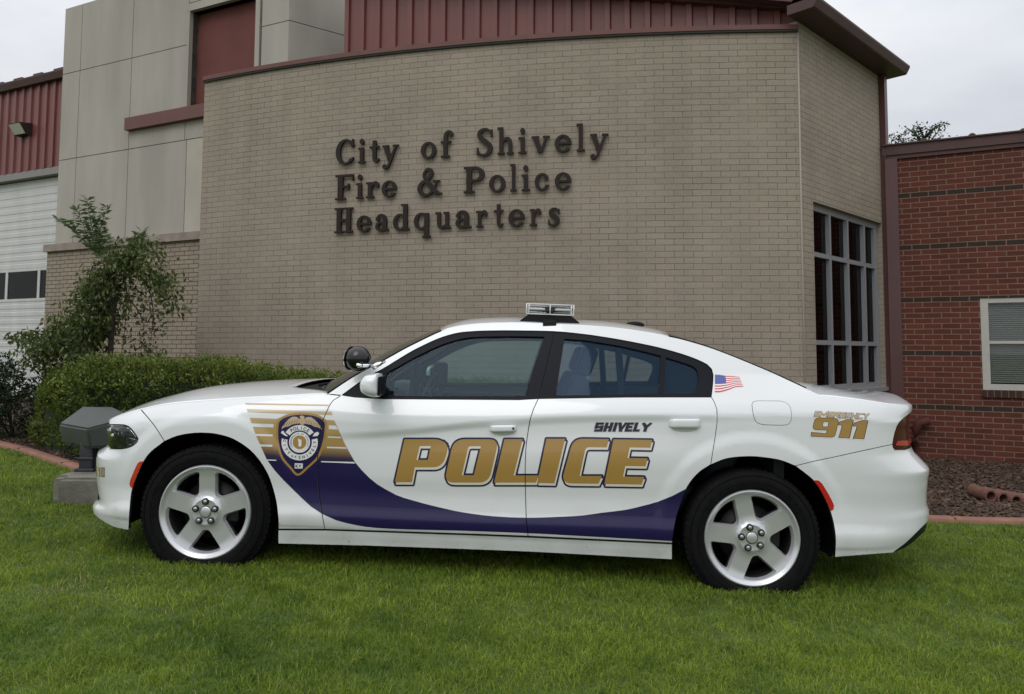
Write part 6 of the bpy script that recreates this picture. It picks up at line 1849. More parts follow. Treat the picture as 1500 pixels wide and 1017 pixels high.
kf = [on_ground(px, py, .03) for px, py in [(0, 651), (26, 657.4), (65, 670.4), (104, 683.4), (128, 692)]]
kr = [on_ground(px, py, .03) for px, py in [(1361, 759.0), (1500, 763.3)]]
mid = [V((-3.6, 6.55, 0)), V((-2.6, 6.35, 0)), V((-1.0, 6.3, 0)), V((1.2, 6.3, 0))]
K0 = kf[0] + (kf[0] - kf[1]) * 6
kpts = [(K0.x, K0.y)] + [(p.x, p.y) for p in kf] + [(p.x, p.y) for p in mid] + [(p.x, p.y) for p in kr] + [(kr[1].x + 3, kr[1].y - .12)]
kern = smooth_line(kpts, .12)
kx = [p[0] for p in kern]; ky = [p[1] for p in kern]
def kerb_y(x): return float(np.interp(x, kx, ky))
kp = []
vs = []; fs = []
M_kerb = mat('kerb_pink_concrete', (.235, .115, .082), .85, var=.18, vscale=5, bump=.4, bscale=70)
cross = [(0, -.06), (.002, .022), (.018, .036), (.10, .036), (.118, .02), (.12, -.06)]
for i in range(len(kern)):
    a = np.array(kern[max(0, i - 1)]); b = np.array(kern[min(len(kern) - 1, i + 1)]); t = (b - a) / np.hypot(*(b - a)); n_ = np.array([-t[1], t[0]])
    for o_, z_ in cross:
        p = np.array(kern[i]) + n_ * o_; vs.append((p[0], p[1], gz(*kern[i]) + z_))
m_ = len(cross)
for i in range(len(kern) - 1):
    for j in range(m_ - 1): fs.append((i * m_ + j, (i + 1) * m_ + j, (i + 1) * m_ + j + 1, i * m_ + j + 1))
me = mesh_of('kerb', vs, fs); bm = bmesh.new(); bm.from_mesh(me); bmesh.ops.recalc_face_normals(bm, faces=bm.faces); bm.to_mesh(me); bm.free()
ke = link('kerb', me, M_kerb, kind='structure', label='low pinkish concrete edging between lawn and mulch bed'); me.shade_smooth(); me.set_sharp_from_angle(angle=math.radians(50))
# grooves between kerb lengths
mb = MB()
for i in range(6, len(kern) - 3, 9):
    x, y = kern[i]; t = math.atan2(kern[i + 1][1] - y, kern[i + 1][0] - x)
    mb.box((0, .06, .034), (.006, .125, .008), Matrix.Translation((x, y, gz(x, y))) @ Matrix.Rotation(t, 4, 'Z'))
mb.build('kerb_joint', M_groove, ke)

M_mulch = mat('mulch_soil', (.045, .028, .018), .95, var=.45, vscale=25, bump=.8, bscale=80)
# mulch sheet from the kerb back to the walls
vs = []; fs = []; XS = np.linspace(-10.5, 8.5, 160); NY = 26
for x in XS:
    y0 = kerb_y(x) + .11; y1 = 13.5 if x < -4.3 else (10.5 if x < 3.2 else 11)
    for j in range(NY):
        y = y0 + (y1 - y0) * (j / (NY - 1)) ** 1.3
        vs.append((x, y, gz(x, y) + .012 + .02 * noise.noise(V((x * 3, y * 3, 0))) * min(1, (y - y0) * 6)))
for i in range(len(XS) - 1):
    for j in range(NY - 1): fs.append((i * NY + j, (i + 1) * NY + j, (i + 1) * NY + j + 1, i * NY + j + 1))
link('mulch_bed', mesh_of('mulch_bed', vs, fs), M_mulch, smooth=True, kind='structure', label='brown wood mulch bed at the foot of the walls')

def tint_mat(name, ca, cb, rough=.55, trans=.35, spec=.3, cc=None, pn=1.6):
    """leaf material: colour between ca and cb by a per-leaf value, a little light passing through"""
    m = bpy.data.materials.new(name); m.use_nodes = True
    nt = m.node_tree; b = nt.nodes['Principled BSDF']; b.inputs['Roughness'].default_value = rough; b.inputs['Specular IOR Level'].default_value = spec
    at = nd(nt, 'ShaderNodeAttribute'); at.attribute_name = 'tint'
    cr = nd(nt, 'ShaderNodeValToRGB'); cr.color_ramp.elements[0].color = (*ca, 1); cr.color_ramp.elements[1].color = (*cb, 1)
    if cc: e = cr.color_ramp.elements.new(.93); e.color = (*cb, 1); cr.color_ramp.elements[2].color = (*cc, 1)
    nt.links.new(at.outputs['Fac'], cr.inputs[0])
    nt.links.new(cr.outputs[0], b.inputs['Base Color'])
    if trans:
        tl = nd(nt, 'ShaderNodeBsdfTranslucent'); nt.links.new(cr.outputs[0], tl.inputs[0])
        mx = nd(nt, 'ShaderNodeMixShader'); mx.inputs[0].default_value = trans; out = [n for n in nt.nodes if n.type == 'OUTPUT_MATERIAL'][0]
        nt.links.new(b.outputs[0], mx.inputs[1]); nt.links.new(tl.outputs[0], mx.inputs[2]); nt.links.new(mx.outputs[0], out.inputs[0])
    return m
def np_mesh(name, Vt, nper, faces_local, tint):
    """Vt: (n, nper, 3) vertices; every item shares the local face list"""
    n = len(Vt); me = bpy.data.meshes.new(name)
    co = Vt.reshape(-1, 3).astype(np.float32)
    loops = np.concatenate([np.array(f) for f in faces_local]); fl_ = len(loops); sizes = np.array([len(f) for f in faces_local])
    L = (loops[None, :] + (np.arange(n) * nper)[:, None]).ravel().astype(np.int32)
    tot = np.tile(sizes, n); st = np.concatenate([[0], np.cumsum(tot)[:-1]]).astype(np.int32)
    me.vertices.add(len(co)); me.vertices.foreach_set('co', co.ravel())
    me.loops.add(len(L)); me.loops.foreach_set('vertex_index', L)
    me.polygons.add(len(tot)); me.polygons.foreach_set('loop_start', st); me.polygons.foreach_set('loop_total', tot.astype(np.int32))
    me.update(calc_edges=True)
    at = me.attributes.new('tint', 'FLOAT', 'POINT'); at.data.foreach_set('value', np.repeat(tint, nper).astype(np.float32))
    return me
def vnoise(x, y, s, seed=0):
    rs = np.random.default_rng(seed); out = np.zeros_like(x)
    for k in range(5):
        a = rs.uniform(0, 2 * PI); f = s * rs.uniform(.6, 1.7); out += np.sin(x * f * math.cos(a) + y * f * math.sin(a) + rs.uniform(0, 6))
    return out / 5
_gxt = np.linspace(-14, 9, 400)
_gzt = np.array([gz(x, 0) for x in _gxt])
def gz_np(x, y): return np.interp(x, _gxt, _gzt) + .008 * np.maximum(0, y - 6.4)
def gn(x, y, cell, seed):
    r_ = np.random.default_rng(seed).normal(0, 1, (260, 260)); u = (x + 40) / cell % 258; v = (y + 40) / cell % 258
    i = u.astype(int); j = v.astype(int); fu = u - i; fv = v - j; fu = fu * fu * (3 - 2 * fu); fv = fv * fv * (3 - 2 * fv)
    return (r_[i, j] * (1 - fu) + r_[i + 1, j] * fu) * (1 - fv) + (r_[i, j + 1] * (1 - fu) + r_[i + 1, j + 1] * fu) * fv
GRASS_MAX = 1.0
def blades(x, y, h, w, tint):
    n = len(x); az = rng.uniform(0, 2 * PI, n); lean = rng.uniform(.3, 1.3, n) * h; la = rng.uniform(0, 2 * PI, n)
    dx = np.cos(az) * w / 2; dy = np.sin(az) * w / 2; z = gz_np(x, y) - .004
    P0 = np.stack([x - dx, y - dy, z], 1); P1 = np.stack([x + dx, y + dy, z], 1)
    mx = x + np.cos(la) * lean * .35; my = y + np.sin(la) * lean * .35; mz = z + h * .6
    P2 = np.stack([mx + dx * .75, my + dy * .75, mz], 1); P3 = np.stack([mx - dx * .75, my - dy * .75, mz], 1)
    P4 = np.stack([x + np.cos(la) * lean, y + np.sin(la) * lean, z + h * (1 - .33 * (lean / h))], 1)
    return np.stack([P0, P1, P2, P3, P4], 1), tint
def scatter(n, x0, x1, y0, y1):
    x = rng.uniform(x0, x1, n); y = rng.uniform(y0, y1, n)
    return x, y
bx = []; by = []; bh = []
for (x0, x1, y0, y1, dens_, wd_) in ((-3.4, 3.4, 2.1, 3.4, 15000, .0032), (-4.2, 4.4, 3.4, 4.6, 10000, .0036), (-5.5, 5.2, 4.6, 5.6, 6500, .0042), (-6.8, 6.4, 5.6, 6.9, 4200, .005), (-9.5, -3.6, 6.9, 9.8, 2600, .007), (-3.4, 3.4, 1.2, 2.1, 4000, .004), (-8.0, -4.2, 2.1, 4.6, 1500, .006), (-8.5, -5.5, 4.6, 6.9, 1500, .007), (4.4, 7.0, 2.4, 5.6, 1500, .006), (-3.4, -8.0, .5, 2.1, 900, .007)):
    x0, x1 = min(x0, x1), max(x0, x1); n = int((x1 - x0) * (y1 - y0) * dens_ * GRASS_MAX); x, y = scatter(n, x0, x1, y0, y1)
    k = y < np.interp(x, kx, ky) - .01; x = x[k]; y = y[k]
    hgt = .037 * (1 + .16 * gn(x, y, .45, 3) + .20 * gn(x, y, .11, 4)) * rng.uniform(.55, 1.25, len(x)); hgt = np.clip(hgt, .012, .085)
    bx.append((x, y, hgt, np.full(len(x), wd_)))
X = np.concatenate([a[0] for a in bx]); Y = np.concatenate([a[1] for a in bx]); H = np.concatenate([a[2] for a in bx]); Wd = np.concatenate([a[3] for a in bx])
# crushed short under the tyres
cth = CM.to_3x3()
for lx in (-1.525, 1.525):
    for ly in (-.81, .81):
        c = CM @ V((lx, ly, 0)); ax = CM.to_3x3() @ V((1, 0, 0))
        u = (X - c.x) * ax.x + (Y - c.y) * ax.y; v = -(X - c.x) * ax.y + (Y - c.y) * ax.x
        H = np.where((np.abs(u) < .20) & (np.abs(v) < .115), H * .3, H)
tint = np.clip(.46 + .07 * gn(X, Y, .9, 8) + .09 * gn(X, Y, .28, 9) + .11 * gn(X, Y, .09, 10) + rng.normal(0, .15, len(X)), 0, .9)
tint = np.where((gn(X, Y, .35, 44) > 1.75) & (rng.uniform(0, 1, len(X)) < .30), 1.0, tint)
tint = np.where(rng.uniform(0, 1, len(X)) < .02, 1.0, tint)
VV, tt = blades(X, Y, H, Wd * rng.uniform(.7, 1.3, len(X)), tint)
M_grass = tint_mat('grass_blade', (.058, .125, .011), (.285, .370, .036), rough=.6, trans=.35, cc=(.36, .32, .12))
link('lawn_grass', np_mesh('lawn_grass', VV, 5, [(0, 1, 2, 3), (3, 2, 4)], tt), M_grass, kind='stuff', label='short mown green grass blades of the lawn')
print('blades', len(X))
# stray grass and weeds in the mulch at the right
x, y = scatter(2600, 3.9, 5.6, 6.5, 7.2); k = vnoise(x, y, 4, 12) + (x - 4.6) * .7 > .1; x = x[k]; y = y[k]; k = y > np.interp(x, kx, ky) + .14; x = x[k]; y = y[k]
VV, tt = blades(x, y, rng.uniform(.02, .045, len(x)), np.full(len(x), .005), rng.uniform(.1, .7, len(x)))
link('weed_patch', np_mesh('weed_patch', VV, 5, [(0, 1, 2, 3), (3, 2, 4)], tt), M_grass, kind='stuff', label='patch of weeds growing in the mulch near the clay pipes')
# mulch chips
def chips(n, x0, x1, y0, y1):
    x, y = scatter(n, x0, x1, y0, y1); k = (y > np.interp(x, kx, ky) + .13); return x[k], y[k]
cx_, cy_ = zip(chips(15000, -8.5, -3.2, 6.4, 9.6), chips(15000, 2.6, 6.6, 6.1, 9.4))
x = np.concatenate(cx_); y = np.concatenate(cy_); n = len(x)
L_ = rng.uniform(.012, .045, n); w_c = rng.uniform(.005, .014, n); a = rng.uniform(0, 2 * PI, n); tl_ = rng.uniform(-.5, .5, n)
ux = np.stack([np.cos(a) * np.cos(tl_), np.sin(a) * np.cos(tl_), np.sin(tl_)], 1) * L_[:, None]; vx = np.stack([-np.sin(a), np.cos(a), rng.uniform(-.5, .5, n)], 1) * w_c[:, None]
c = np.stack([x, y, gz_np(x, y) + rng.uniform(.014, .034, n)], 1); up = np.array([0, 0, .005])
VV = np.stack([c - ux - vx, c + ux - vx * .7, c + ux * .9 + vx, c - ux * .8 + vx, c - ux - vx - up, c + ux - vx * .7 - up, c + ux * .9 + vx - up, c - ux * .8 + vx - up], 1)
M_chip = tint_mat('wood_chip', (.030, .018, .012), (.155, .100, .070), rough=.85, trans=0, cc=(.34, .27, .21))
link('wood_chips', np_mesh('wood_chips', VV, 8, [(0, 1, 2, 3), (0, 4, 5, 1), (1, 5, 6, 2), (2, 6, 7, 3), (3, 7, 4, 0)], rng.beta(1.4, 2.2, n)), M_chip, kind='stuff', label='loose brown wood chips covering the planting bed')

# ------------------------------------------------------------------ foliage
def leaves(name, C_, dirs, ln, wd, m, parent=None, tint=None, droop=0., **k):
    n = len(C_); d = dirs / np.maximum(np.linalg.norm(dirs, axis=1), 1e-6)[:, None]
    r = rng.normal(size=(n, 3)); s = np.cross(d, r); s /= np.maximum(np.linalg.norm(s, axis=1), 1e-6)[:, None]; nn_ = np.cross(d, s)
    ln = ln[:, None]; wd = wd[:, None]
    tip = C_ + d * ln + np.array([0, 0, -1.]) * droop * ln
    mid_ = C_ + d * ln * .5
    VV = np.stack([C_, mid_ + s * wd / 2 + nn_ * wd * .15, tip, mid_ - s * wd / 2 + nn_ * wd * .15], 1)
    return link(name, np_mesh(name, VV, 4, [(0, 1, 2), (0, 2, 3)], rng.uniform(0, 1, n) if tint is None else tint), m, parent, **k)
M_bark = mat('bark', (.040, .030, .023), .9, var=.3, vscale=20, bump=.8, bscale=60)
M_hedge = tint_mat('hedge_leaf', (.036, .068, .014), (.200, .245, .046), rough=.5, trans=.25, cc=(.27, .31, .08))
M_weep = tint_mat('weeping_leaf', (.030, .054, .014), (.150, .180, .050), rough=.5, trans=.3)
M_spr = tint_mat('sprout_leaf', (.060, .095, .035), (.13, .18, .07), rough=.5, trans=.35)
M_shrub = tint_mat('dark_leaf', (.012, .026, .012), (.050, .078, .030), rough=.5, trans=.2)
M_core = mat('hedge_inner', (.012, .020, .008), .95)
def htop(x):
    return np.interp(x, [-5.2, -4.9, -4.4, -3.2, -2.4, -1.9, -1.0, .6], [.90, 1.08, 1.20, 1.20, 1.10, 1.02, .99, .96])
def hfront(x): return np.interp(x, [-5.4, -4.9, -4.2, .6], [8.35, 7.75, 7.35, 7.3]) 
def hback(x): return np.interp(x, [-5.4, -4.2, 0], [8.7, 8.75, 8.0])
n = 80000
x = rng.uniform(-5.2, .5, n); u = rng.uniform(0, 1, n)
top = u < .42
b1 = .15 * vnoise(x, u * 9, 6, 21) + .10 * vnoise(x * 2, u * 14, 9, 22)
gzx = gz_np(x, np.full(n, 7.8))
tz = htop(x) + b1 * .6
yy = np.where(top, hfront(x) + rng.uniform(0, 1, n) * (hback(x) - hfront(x)), 0)
zf = gzx + rng.uniform(0.02, 1, n) ** .8 * (tz - gzx)
rr_ = np.clip((zf - gzx) / (tz - gzx), 0, 1)
yf = hfront(x) + .10 * (1 - rr_) * 0 + .22 * np.maximum(0, rr_ - .72) / .28 * .6 + .16 * vnoise(x * 1.2, zf * 2, 7, 23) + .05 * vnoise(x, zf, 26, 24) + .06 * (1 - rr_)
edge_drop = .16 * np.clip(1 - (yy - hfront(x)) / .25, 0, 1)
y = np.where(top, yy, yf + rng.uniform(0, .10, n)); z = np.where(top, tz - edge_drop + .05 * vnoise(x * 1.3, yy, 14, 25) - rng.uniform(0, .09, n), zf)
# tufts: pull leaves into clumps
q = vnoise(x * 2, z * 2 + y, 22, 30); keep = q * 1.3 + rng.uniform(-.4, .4, n) > -.22; x, y, z, top = x[keep], y[keep], z[keep], top[keep]
n = len(x); D = np.stack([rng.normal(0, .6, n), rng.normal(-.4, .6, n), np.abs(rng.normal(.7, .5, n))], 1)
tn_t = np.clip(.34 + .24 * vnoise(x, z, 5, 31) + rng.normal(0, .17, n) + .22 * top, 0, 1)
hd = empty('hedge', (-2.4, 7.8, gz(-2.4, 7.8)), label='clipped green boxwood hedge along the foot of the curved brick wall', cat='hedge')
bpy.context.view_layer.update()
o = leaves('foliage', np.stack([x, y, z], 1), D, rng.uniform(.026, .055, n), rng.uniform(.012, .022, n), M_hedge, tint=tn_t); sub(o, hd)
# taller shoots
sx = rng.uniform(-5.0, .4, 420); P_ = []; Dd = []
for a in sx:
    y0 = hfront(a) + rng.uniform(.1, .7); z0 = htop(a); hh = rng.uniform(.02, .17)
    for k in range(12): t = k / 11; P_.append((a + rng.normal(0, .004), y0, z0 - .05 + hh * t)); Dd.append((rng.normal(), rng.normal(), .8))
o = leaves('shoots', np.array(P_), np.array(Dd), rng.uniform(.02, .035, len(P_)), rng.uniform(.008, .012, len(P_)), M_hedge, tint=rng.uniform(.4, .95, len(P_))); sub(o, hd)
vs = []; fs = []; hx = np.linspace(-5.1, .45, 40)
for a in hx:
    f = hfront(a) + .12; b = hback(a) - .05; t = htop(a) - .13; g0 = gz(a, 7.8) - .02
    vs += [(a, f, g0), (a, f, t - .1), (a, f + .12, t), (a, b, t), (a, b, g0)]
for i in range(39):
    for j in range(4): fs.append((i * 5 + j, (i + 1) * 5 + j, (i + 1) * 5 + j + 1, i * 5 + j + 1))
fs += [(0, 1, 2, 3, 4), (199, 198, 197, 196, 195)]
sub(link('inner_core', mesh_of('inner_core', vs, fs), M_core), hd)  # closed dark core added behind the leaves, without separate twigs

def blob_shrub(name, c, r, n, m, label, cat, seed, stems=6, lsize=(.03, .055), group=None):
    rt = empty(name, (c[0], c[1], gz(c[0], c[1])), label=label, cat=cat, group=group); bpy.context.view_layer.update()
    rs = np.random.default_rng(seed)
    base = np.array([c[0], c[1], gz(c[0], c[1])])
    subc = base + np.array([0, 0, r[2]]) + rs.normal(size=(22, 3)) * np.array([r[0] * .5, r[1] * .5, r[2] * .42])
    pick = rs.integers(0, 22, n); d = rs.normal(size=(n, 3)); d /= np.linalg.norm(d, axis=1)[:, None]
    rad = rs.uniform(.5, 1, n) ** .5 * .27 * min(r[0], 1)
    P_ = subc[pick] + d * rad[:, None]; P_[:, 2] = np.maximum(P_[:, 2], base[2] + .04)
    sub(leaves('foliage', P_, d + rs.normal(size=(n, 3)) * .5, rs.uniform(*lsize, n), rs.uniform(lsize[0] * .45, lsize[1] * .45, n), m, tint=np.clip(rs.normal(.4, .22, n), 0, 1)), rt)
    mb = MB()
    for k in range(stems):
        t = subc[k]; mb.tube([tuple(base + np.array([rs.normal() * .05, rs.normal() * .05, -.05])), tuple(base * .5 + t * .5 + rs.normal(size=3) * .05), tuple(t)], [.016, .011, .005], 6)
    sub(mb.build('stem', M_bark, smooth=True), rt)
    return rt
c = at_y(22, 600, 8.6)
blob_shrub('shrub', (c.x, 8.6), (.62, .45, .52), 9000, M_shrub, 'dark leafy shrub left of the hedge against the garage door', 'shrub', 5)

# weeping tree
YT = 8.55
def tpx(px, py, dy=0.): return at_y(px, py, YT + dy)
tree = empty('weeping_tree', tuple(tpx(161, 600)), label='small weeping tree with upright sprouts rising behind the hedge before the tower', cat='tree'); bpy.context.view_layer.update()
tb_ = tpx(161, 600); mb = MB(); gnd = V((tb_.x, YT, gz(tb_.x, YT) - .05))
mb.tube([gnd, tpx(161, 530), tpx(163, 490), tpx(167, 450), tpx(172, 425), tpx(166, 400)], [.034, .031, .029, .028, .025, .018], 12)
sub(mb.build('trunk', M_bark, smooth=True), tree)
BR = [([(170, 425), (188, 385), (200, 352), (212, 350), (228, 372), (244, 405), (256, 432), (258, 446)], .9), ([(172, 425), (196, 395), (220, 395), (232, 420), (234, 440)], .7), ([(200, 400), (216, 420), (224, 452), (222, 490), (220, 520)], .35),
      ([(172, 430), (190, 440), (206, 462), (211, 490), (206, 515)], .06), ([(168, 404), (176, 380), (196, 372), (216, 386), (236, 415)], .55), ([(170, 402), (182, 375), (196, 350), (205, 343)], .8), ([(170, 420), (180, 405), (186, 430), (184, 465), (181, 500), (178, 520)], .18),
      ([(166, 405), (150, 385), (136, 390), (128, 420), (118, 450), (90, 475), (56, 486), (24, 490)], .9), ([(166, 410), (145, 410), (125, 440), (100, 478), (74, 505), (50, 528)], 1.2), ([(168, 405), (152, 395), (140, 430), (126, 480), (112, 530), (106, 548)], 1.1),
      ([(168, 410), (160, 400), (150, 440), (142, 490), (146, 530)], 1.0), ([(168, 404), (156, 385), (150, 410), (158, 445), (152, 480)], .9), ([(168, 400), (144, 395), (128, 425), (102, 472), (64, 498), (42, 512)], 1.1),
      ([(168, 420), (160, 395), (170, 372), (190, 378)], 1.0), ([(168, 430), (150, 420), (150, 450), (160, 480)], .8), ([(170, 425), (182, 410), (190, 430)], .8),
      ([(164, 470), (130, 490), (100, 510), (84, 540)], 1.2), ([(166, 440), (140, 470), (120, 510), (126, 545)], 1.0), ([(206, 500), (218, 512), (232, 524)], .6)]
Pl = []; Dl = []; mb = MB(); rs = np.random.default_rng(3)
for pts, wgt in BR:
    dy = rs.uniform(-.45, .5); q3 = []
    for i, (px, py) in enumerate(smooth_line(pts, 8)):
        t = i / (len(pts) * 3.2); q3.append(tpx(px, py, dy * min(1, t * 1.4)))
    mb.tube(q3, [max(.002, .011 * (1 - i / len(q3))) for i in range(len(q3))], 6)
    for i, p in enumerate(q3):
        fr = i / len(q3)
        if fr < .18: continue
        for _ in range(int(44 * wgt) if rs.uniform() > .12 else 0):
            s_ = .055 + .045 * (1 - abs(fr - .5)); o_ = rs.normal(0, s_, 3); o_[2] = -abs(o_[2]) * .9 + .02
            Pl.append((p.x + o_[0], p.y + o_[1] * 1.4, p.z + o_[2])); Dl.append((rs.normal(0, .5), rs.normal(0, .5), -.6 + rs.normal(0, .35)))
    # hanging twigs
    for k in range(int(4 * wgt)):
        p = q3[rs.integers(len(q3) // 2, len(q3))]; L__ = rs.uniform(.12, .35); e = p + V((rs.normal(0, .05), rs.normal(0, .05), -L__)); mb.tube([p, e], [.003, .0015], 4)
        for t in np.linspace(.2, 1, 11): Pl.append(tuple(p.lerp(e, t) + V(tuple(rs.normal(0, .012, 3))))); Dl.append((rs.normal(0, .6), rs.normal(0, .6), -.7))
sub(mb.build('branches', M_bark, smooth=True), tree)
n = len(Pl); sub(leaves('foliage', np.array(Pl), np.array(Dl), rs.uniform(.045, .085, n), rs.uniform(.020, .036, n), M_weep, tint=np.clip(rs.normal(.4, .25, n), 0, 1)), tree)
Pl = []; Dl = []; mb = MB()
for pts in ([(150, 385), (138, 345), (131, 318), (128, 291)], [(145, 372), (146, 340), (152, 318), (157, 304)], [(140, 370), (122, 350), (104, 332), (86, 322)], [(150, 380), (136, 360), (122, 330), (112, 305)], [(160, 390), (160, 360), (150, 345), (141, 320)], [(190, 370), (200, 350), (208, 340)]):
    q3 = [tpx(*p) for p in smooth_line(pts, 3)]; mb.tube(q3, [.007 - .005 * i / len(q3) for i in range(len(q3))], 5)
    for i, p in enumerate(q3):
        if i < 2: continue
        for sg in (-1, 1):
            for _ in range(2): Pl.append(tuple(p)); Dl.append((sg * 1.0 + rs.normal(0, .3), rs.normal(0, .7), .35 + rs.normal(0, .3)))
sub(mb.build('sprout_stem', M_bark, smooth=True), tree)
n = len(Pl); sub(leaves('sprout_foliage', np.array(Pl), np.array(Dl), rs.uniform(.07, .115, n), rs.uniform(.020, .032, n), M_spr, tint=rs.uniform(0, 1, n), droop=.1), tree)

# tree tops beyond the wing
def far_tree(px, py, Y, rad, n, label, seed):
    top = at_y(px, py, Y); rt = empty('distant_tree', (top.x, Y, 0), label=label, cat='tree', group='trees beyond the brick wing'); bpy.context.view_layer.update()
    rs = np.random.default_rng(seed); mb = MB(); mb.tube([(top.x, Y, -.5), (top.x + .1, Y, top.z * .5), (top.x, Y, top.z - rad * .5)], [.22, .16, .04], 8)
    Pl = []; Dl = []
    for k in range(16):
        a = rs.uniform(0, 2 * PI); zz = top.z - rad * 1.6 + rs.uniform(0, 1.3) * rad; e = V((top.x + math.cos(a) * rad * rs.uniform(.3, 1), Y + math.sin(a) * rad * rs.uniform(.3, 1), min(top.z - .02, zz + rad * rs.uniform(.2, .9))))
        s_ = V((top.x, Y, zz - rad * .3)); mb.tube([s_, s_.lerp(e, .5) + V((0, 0, .1)), e], [.04, .025, .01], 5)
        for _ in range(n // 16):
            t = rs.uniform(.35, 1); p = s_.lerp(e, t); Pl.append(tuple(p + V(tuple(rs.normal(0, .16 * rad, 3))))); Dl.append(tuple(rs.normal(size=3)))
    sub(mb.build('trunk', M_bark, smooth=True), rt)
    n = len(Pl); Pl = np.array(Pl); Pl[:, 2] = np.minimum(Pl[:, 2], top.z); sub(leaves('crown', Pl, np.array(Dl), rs.uniform(.08, .15, n), rs.uniform(.05, .08, n), M_shrub), rt)
far_tree(1353, 184, 26, .75, 520, 'tallest sparse tree top showing over the brown coping of the wing', 1)
far_tree(1330, 200, 30, .9, 900, 'faint tree top over the coping next to the corner of the tan wall', 2)
far_tree(1412, 197, 34, .6, 300, 'tiny twiggy tree top beside the middle roof vent', 6)

# ------------------------------------------------------------------ ground floodlight on its concrete block
M_conc = mat('old_concrete', (.155, .145, .12), .9, var=.35, vscale=7, bump=.6, bscale=60)
x0 = at_y(65, 743, 5.52).x; gzb = gz(x0 + .4, 5.6); zt = at_y(80, 700.5, 5.52).z
bm = bmesh.new(); bmesh.ops.create_cube(bm, size=1)
for v in bm.verts: v.co = V((v.co.x * .92 + x0 + .46, v.co.y * .42 + 5.73, zt - .2 + v.co.z * .4))
bmesh.ops.bevel(bm, geom=[e for e in bm.edges if abs(e.verts[0].co.z - e.verts[1].co.z) > .1], offset=.10, segments=5, affect='EDGES')
bmesh.ops.bevel(bm, geom=[e for e in bm.edges if e.verts[0].co.z > zt - .01 and e.verts[1].co.z > zt - .01 and len(e.link_faces) == 2], offset=.022, segments=3, affect='EDGES')
me = bpy.data.meshes.new('concrete_block'); bm.to_mesh(me); bm.free(); link('concrete_block', me, M_conc, label='weathered rounded concrete block on the lawn under the grey floodlight', cat='concrete block'); me.shade_smooth(); me.set_sharp_from_angle(angle=math.radians(40))
M_flood = mat('floodlight_grey', (.052, .060, .056), .5, var=.08, vscale=6, bump=.1, bscale=120)
Yn = 5.72
pts = [at_y(127, 628, Yn), at_y(131, 657, Yn + .03), at_y(85.5, 621, Yn + .30), at_y(91, 649, Yn + .30), at_y(121, 595.5, Yn + .56), at_y(166, 596, Yn + .52), at_y(196, 610, Yn + .16), at_y(195, 652, Yn + .18), at_y(104, 656, Yn + .28), at_y(180, 656, Yn + .2), at_y(126, 640, Yn + .5), at_y(165, 640, Yn + .48)]
bm = bmesh.new(); vv = [bm.verts.new(p) for p in pts]; bmesh.ops.convex_hull(bm, input=vv)
bmesh.ops.delete(bm, geom=[v for v in bm.verts if not v.link_faces], context='VERTS')
bmesh.ops.recalc_face_normals(bm, faces=bm.faces)
bmesh.ops.bevel(bm, geom=[e for e in bm.edges if len(e.link_faces) == 2 and e.calc_face_angle() > .35], offset=.014, segments=4, affect='EDGES'); bmesh.ops.recalc_face_normals(bm, faces=bm.faces)
fl_e = empty('floodlight', tuple(at_y(130, 695, Yn + .12)), label='grey boxy floodlight on a short post beside the front bumper of the car', cat='floodlight'); bpy.context.view_layer.update()
me = bpy.data.meshes.new('housing'); bm.to_mesh(me); bm.free(); o = link('housing', me, M_flood); me.shade_smooth(); me.set_sharp_from_angle(angle=math.radians(50)); sub(o, fl_e)
pz0 = zt; pz1 = at_y(130, 652, Yn + .12).z; pcx = at_y(130, 670, Yn + .14).x; mb = MB()
mb.box((pcx, Yn + .14, (pz0 + pz1) / 2 + .01), (.105, .09, pz1 - pz0 + .02), bev=.012); mb.box((pcx, Yn + .14, pz0 + .012), (.15, .13, .024), bev=.005); mb.box((pcx, Yn + .14, pz0 + .10), (.125, .11, .02), bev=.005)
sub(mb.build('post', mat('post_dark', (.022, .024, .030), .5), smooth=True), fl_e)
mb = MB(); a = V((pcx - .05, Yn + .10, pz0 + .12))
mb.tube([a, a + V((-.05, -.02, .0)), a + V((-.11, -.02, .015)), a + V((-.10, -.02, .05)), a + V((-.05, 0, .10))], .006, 6); mb.tube([a + V((0, 0, -.03)), a + V((-.10, -.02, -.005))], .006, 6)
sub(mb.build('cable', M_black, smooth=True), fl_e)
# knob by the post
# clay pipes on a slab
gb_ = on_ground(1475, 737); slab = MB()
cl = empty('clay_pipe_row', (gb_.x, gb_.y, gb_.z), label='row of short red clay pipes lying open ended in the mulch at the right', cat='clay pipes'); bpy.context.view_layer.update()
M_clay = mat('clay', (.14, .062, .045), .85, var=.2, vscale=20, bump=.4, bscale=90)
for i, (px, py) in enumerate(((1438.5, 720), (1456.5, 723.5), (1475, 727), (1493.5, 730.5), (1512, 735))):
    a = at_y(px, py, gb_.y + .05) - V((0, 0, .018)); dr_ = V((.10, -1, -.05)).normalized(); mb = MB()
    Mx = Matrix.Translation(a) @ V((0, -1, 0)).rotation_difference(dr_).to_matrix().to_4x4()
    mb.lathe([(.042, -.11), (.056, -.11), (.058, .12), (.042, .12)], 20, Mx, closed=True)
    sub(mb.build('pipe', M_clay, smooth=False, angle=40), cl)
    if i:
        mb = MB(); mb.lathe([(0, .05), (.043, .05)], 20, Mx); sub(mb.build('pipe_inside', M_room), cl)
p0 = on_ground(1434, 722); mb = MB()
sl = [on_ground(px, py) for px, py in ((1446, 727), (1500, 738.5), (1560, 760), (1600, 768), (1600, 745), (1500, 728), (1450, 720))]
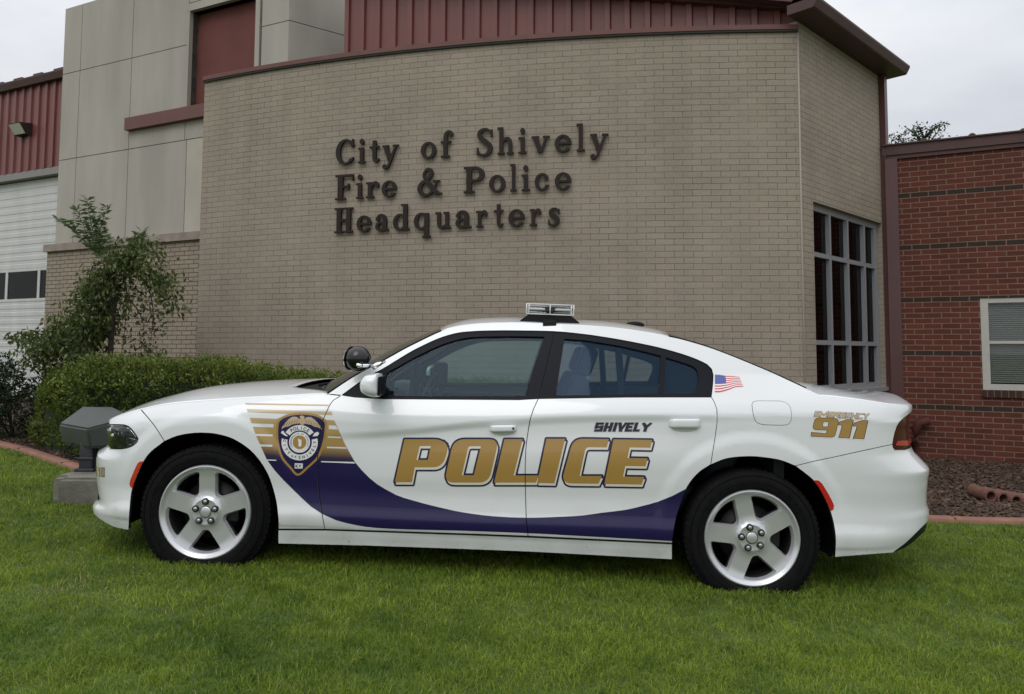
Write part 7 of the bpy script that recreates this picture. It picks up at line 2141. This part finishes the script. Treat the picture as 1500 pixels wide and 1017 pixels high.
mb.add([(p.x, p.y, p.z + .03) for p in sl] + [(p.x, p.y, p.z - .05) for p in sl], [tuple(range(7)), tuple(range(13, 6, -1))] + [(i, i + 7, (i + 1) % 7 + 7, (i + 1) % 7) for i in range(7)])
mb.build('concrete_slab', mat('slab_grey', (.17, .16, .14), .9, var=.2, vscale=8), label='flat grey concrete slab under the clay pipes in the mulch', cat='concrete slab')

# ------------------------------------------------------------------ light and sky
SUN_EL, SUN_AZ = math.radians(48), math.radians(200)   # azimuth measured clockwise from +Y
def sky():
    w = bpy.data.worlds.new('World'); bpy.context.scene.world = w; w.use_nodes = True; nt = w.node_tree
    bg = nt.nodes['Background']; out = [n for n in nt.nodes if n.type == 'OUTPUT_WORLD'][0]
    st = nt.nodes.new('ShaderNodeTexSky'); st.sky_type = 'NISHITA'; st.sun_disc = False; st.sun_elevation = SUN_EL; st.sun_rotation = SUN_AZ
    bg.inputs[1].default_value = SKY_N
    nt.links.new(st.outputs[0], bg.inputs[0])
    tc = nt.nodes.new('ShaderNodeTexCoord'); mp = nt.nodes.new('ShaderNodeMapping'); mp.inputs['Scale'].default_value = (1, 1, 2.6)
    nt.links.new(tc.outputs['Generated'], mp.inputs[0])
    n = nt.nodes.new('ShaderNodeTexNoise'); n.inputs['Scale'].default_value = 2.2; n.inputs['Detail'].default_value = 7; n.inputs['Roughness'].default_value = .55; nt.links.new(mp.outputs[0], n.inputs['Vector'])
    cr = nt.nodes.new('ShaderNodeValToRGB'); e = cr.color_ramp.elements
    e[0].position = .30; e[0].color = (.66, .69, .745, 1); e[1].position = .60; e[1].color = (.86, .86, .875, 1)
    nt.links.new(n.outputs['Fac'], cr.inputs[0])
    sx = nt.nodes.new('ShaderNodeSeparateXYZ'); nt.links.new(tc.outputs['Generated'], sx.inputs[0])
    mr = nt.nodes.new('ShaderNodeMapRange'); mr.inputs[1].default_value = .25; mr.inputs[2].default_value = .95; mr.inputs[3].default_value = SKY_LOW; mr.inputs[4].default_value = SKY_TOP
    nt.links.new(sx.outputs['Z'], mr.inputs[0])
    b2 = nt.nodes.new('ShaderNodeBackground'); nt.links.new(cr.outputs[0], b2.inputs[0]); nt.links.new(mr.outputs[0], b2.inputs[1])
    mx = nt.nodes.new('ShaderNodeMixShader'); mx.inputs[0].default_value = .90
    nt.links.new(bg.outputs[0], mx.inputs[1]); nt.links.new(b2.outputs[0], mx.inputs[2]); nt.links.new(mx.outputs[0], out.inputs[0])
SKY_N, SKY_LOW, SKY_TOP = .10, 1.0, 2.0
sky()
sd = bpy.data.lights.new('sun', 'SUN'); sd.energy = .8; sd.angle = math.radians(35); sd.color = (1, .97, .93); so = bpy.data.objects.new('sun', sd); C.objects.link(so)
dv = V((math.sin(SUN_AZ) * math.cos(SUN_EL), math.cos(SUN_AZ) * math.cos(SUN_EL), math.sin(SUN_EL)))
so.rotation_euler = dv.to_track_quat('Z', 'Y').to_euler()
make_camera()
sc_ = bpy.context.scene
sc_.view_settings.view_transform = 'Standard'; sc_.view_settings.look = 'None'; sc_.view_settings.exposure = 0; sc_.view_settings.gamma = 1
sc_.cycles.use_denoising = True
sc_.cycles.max_bounces = 8; sc_.cycles.transparent_max_bounces = 16
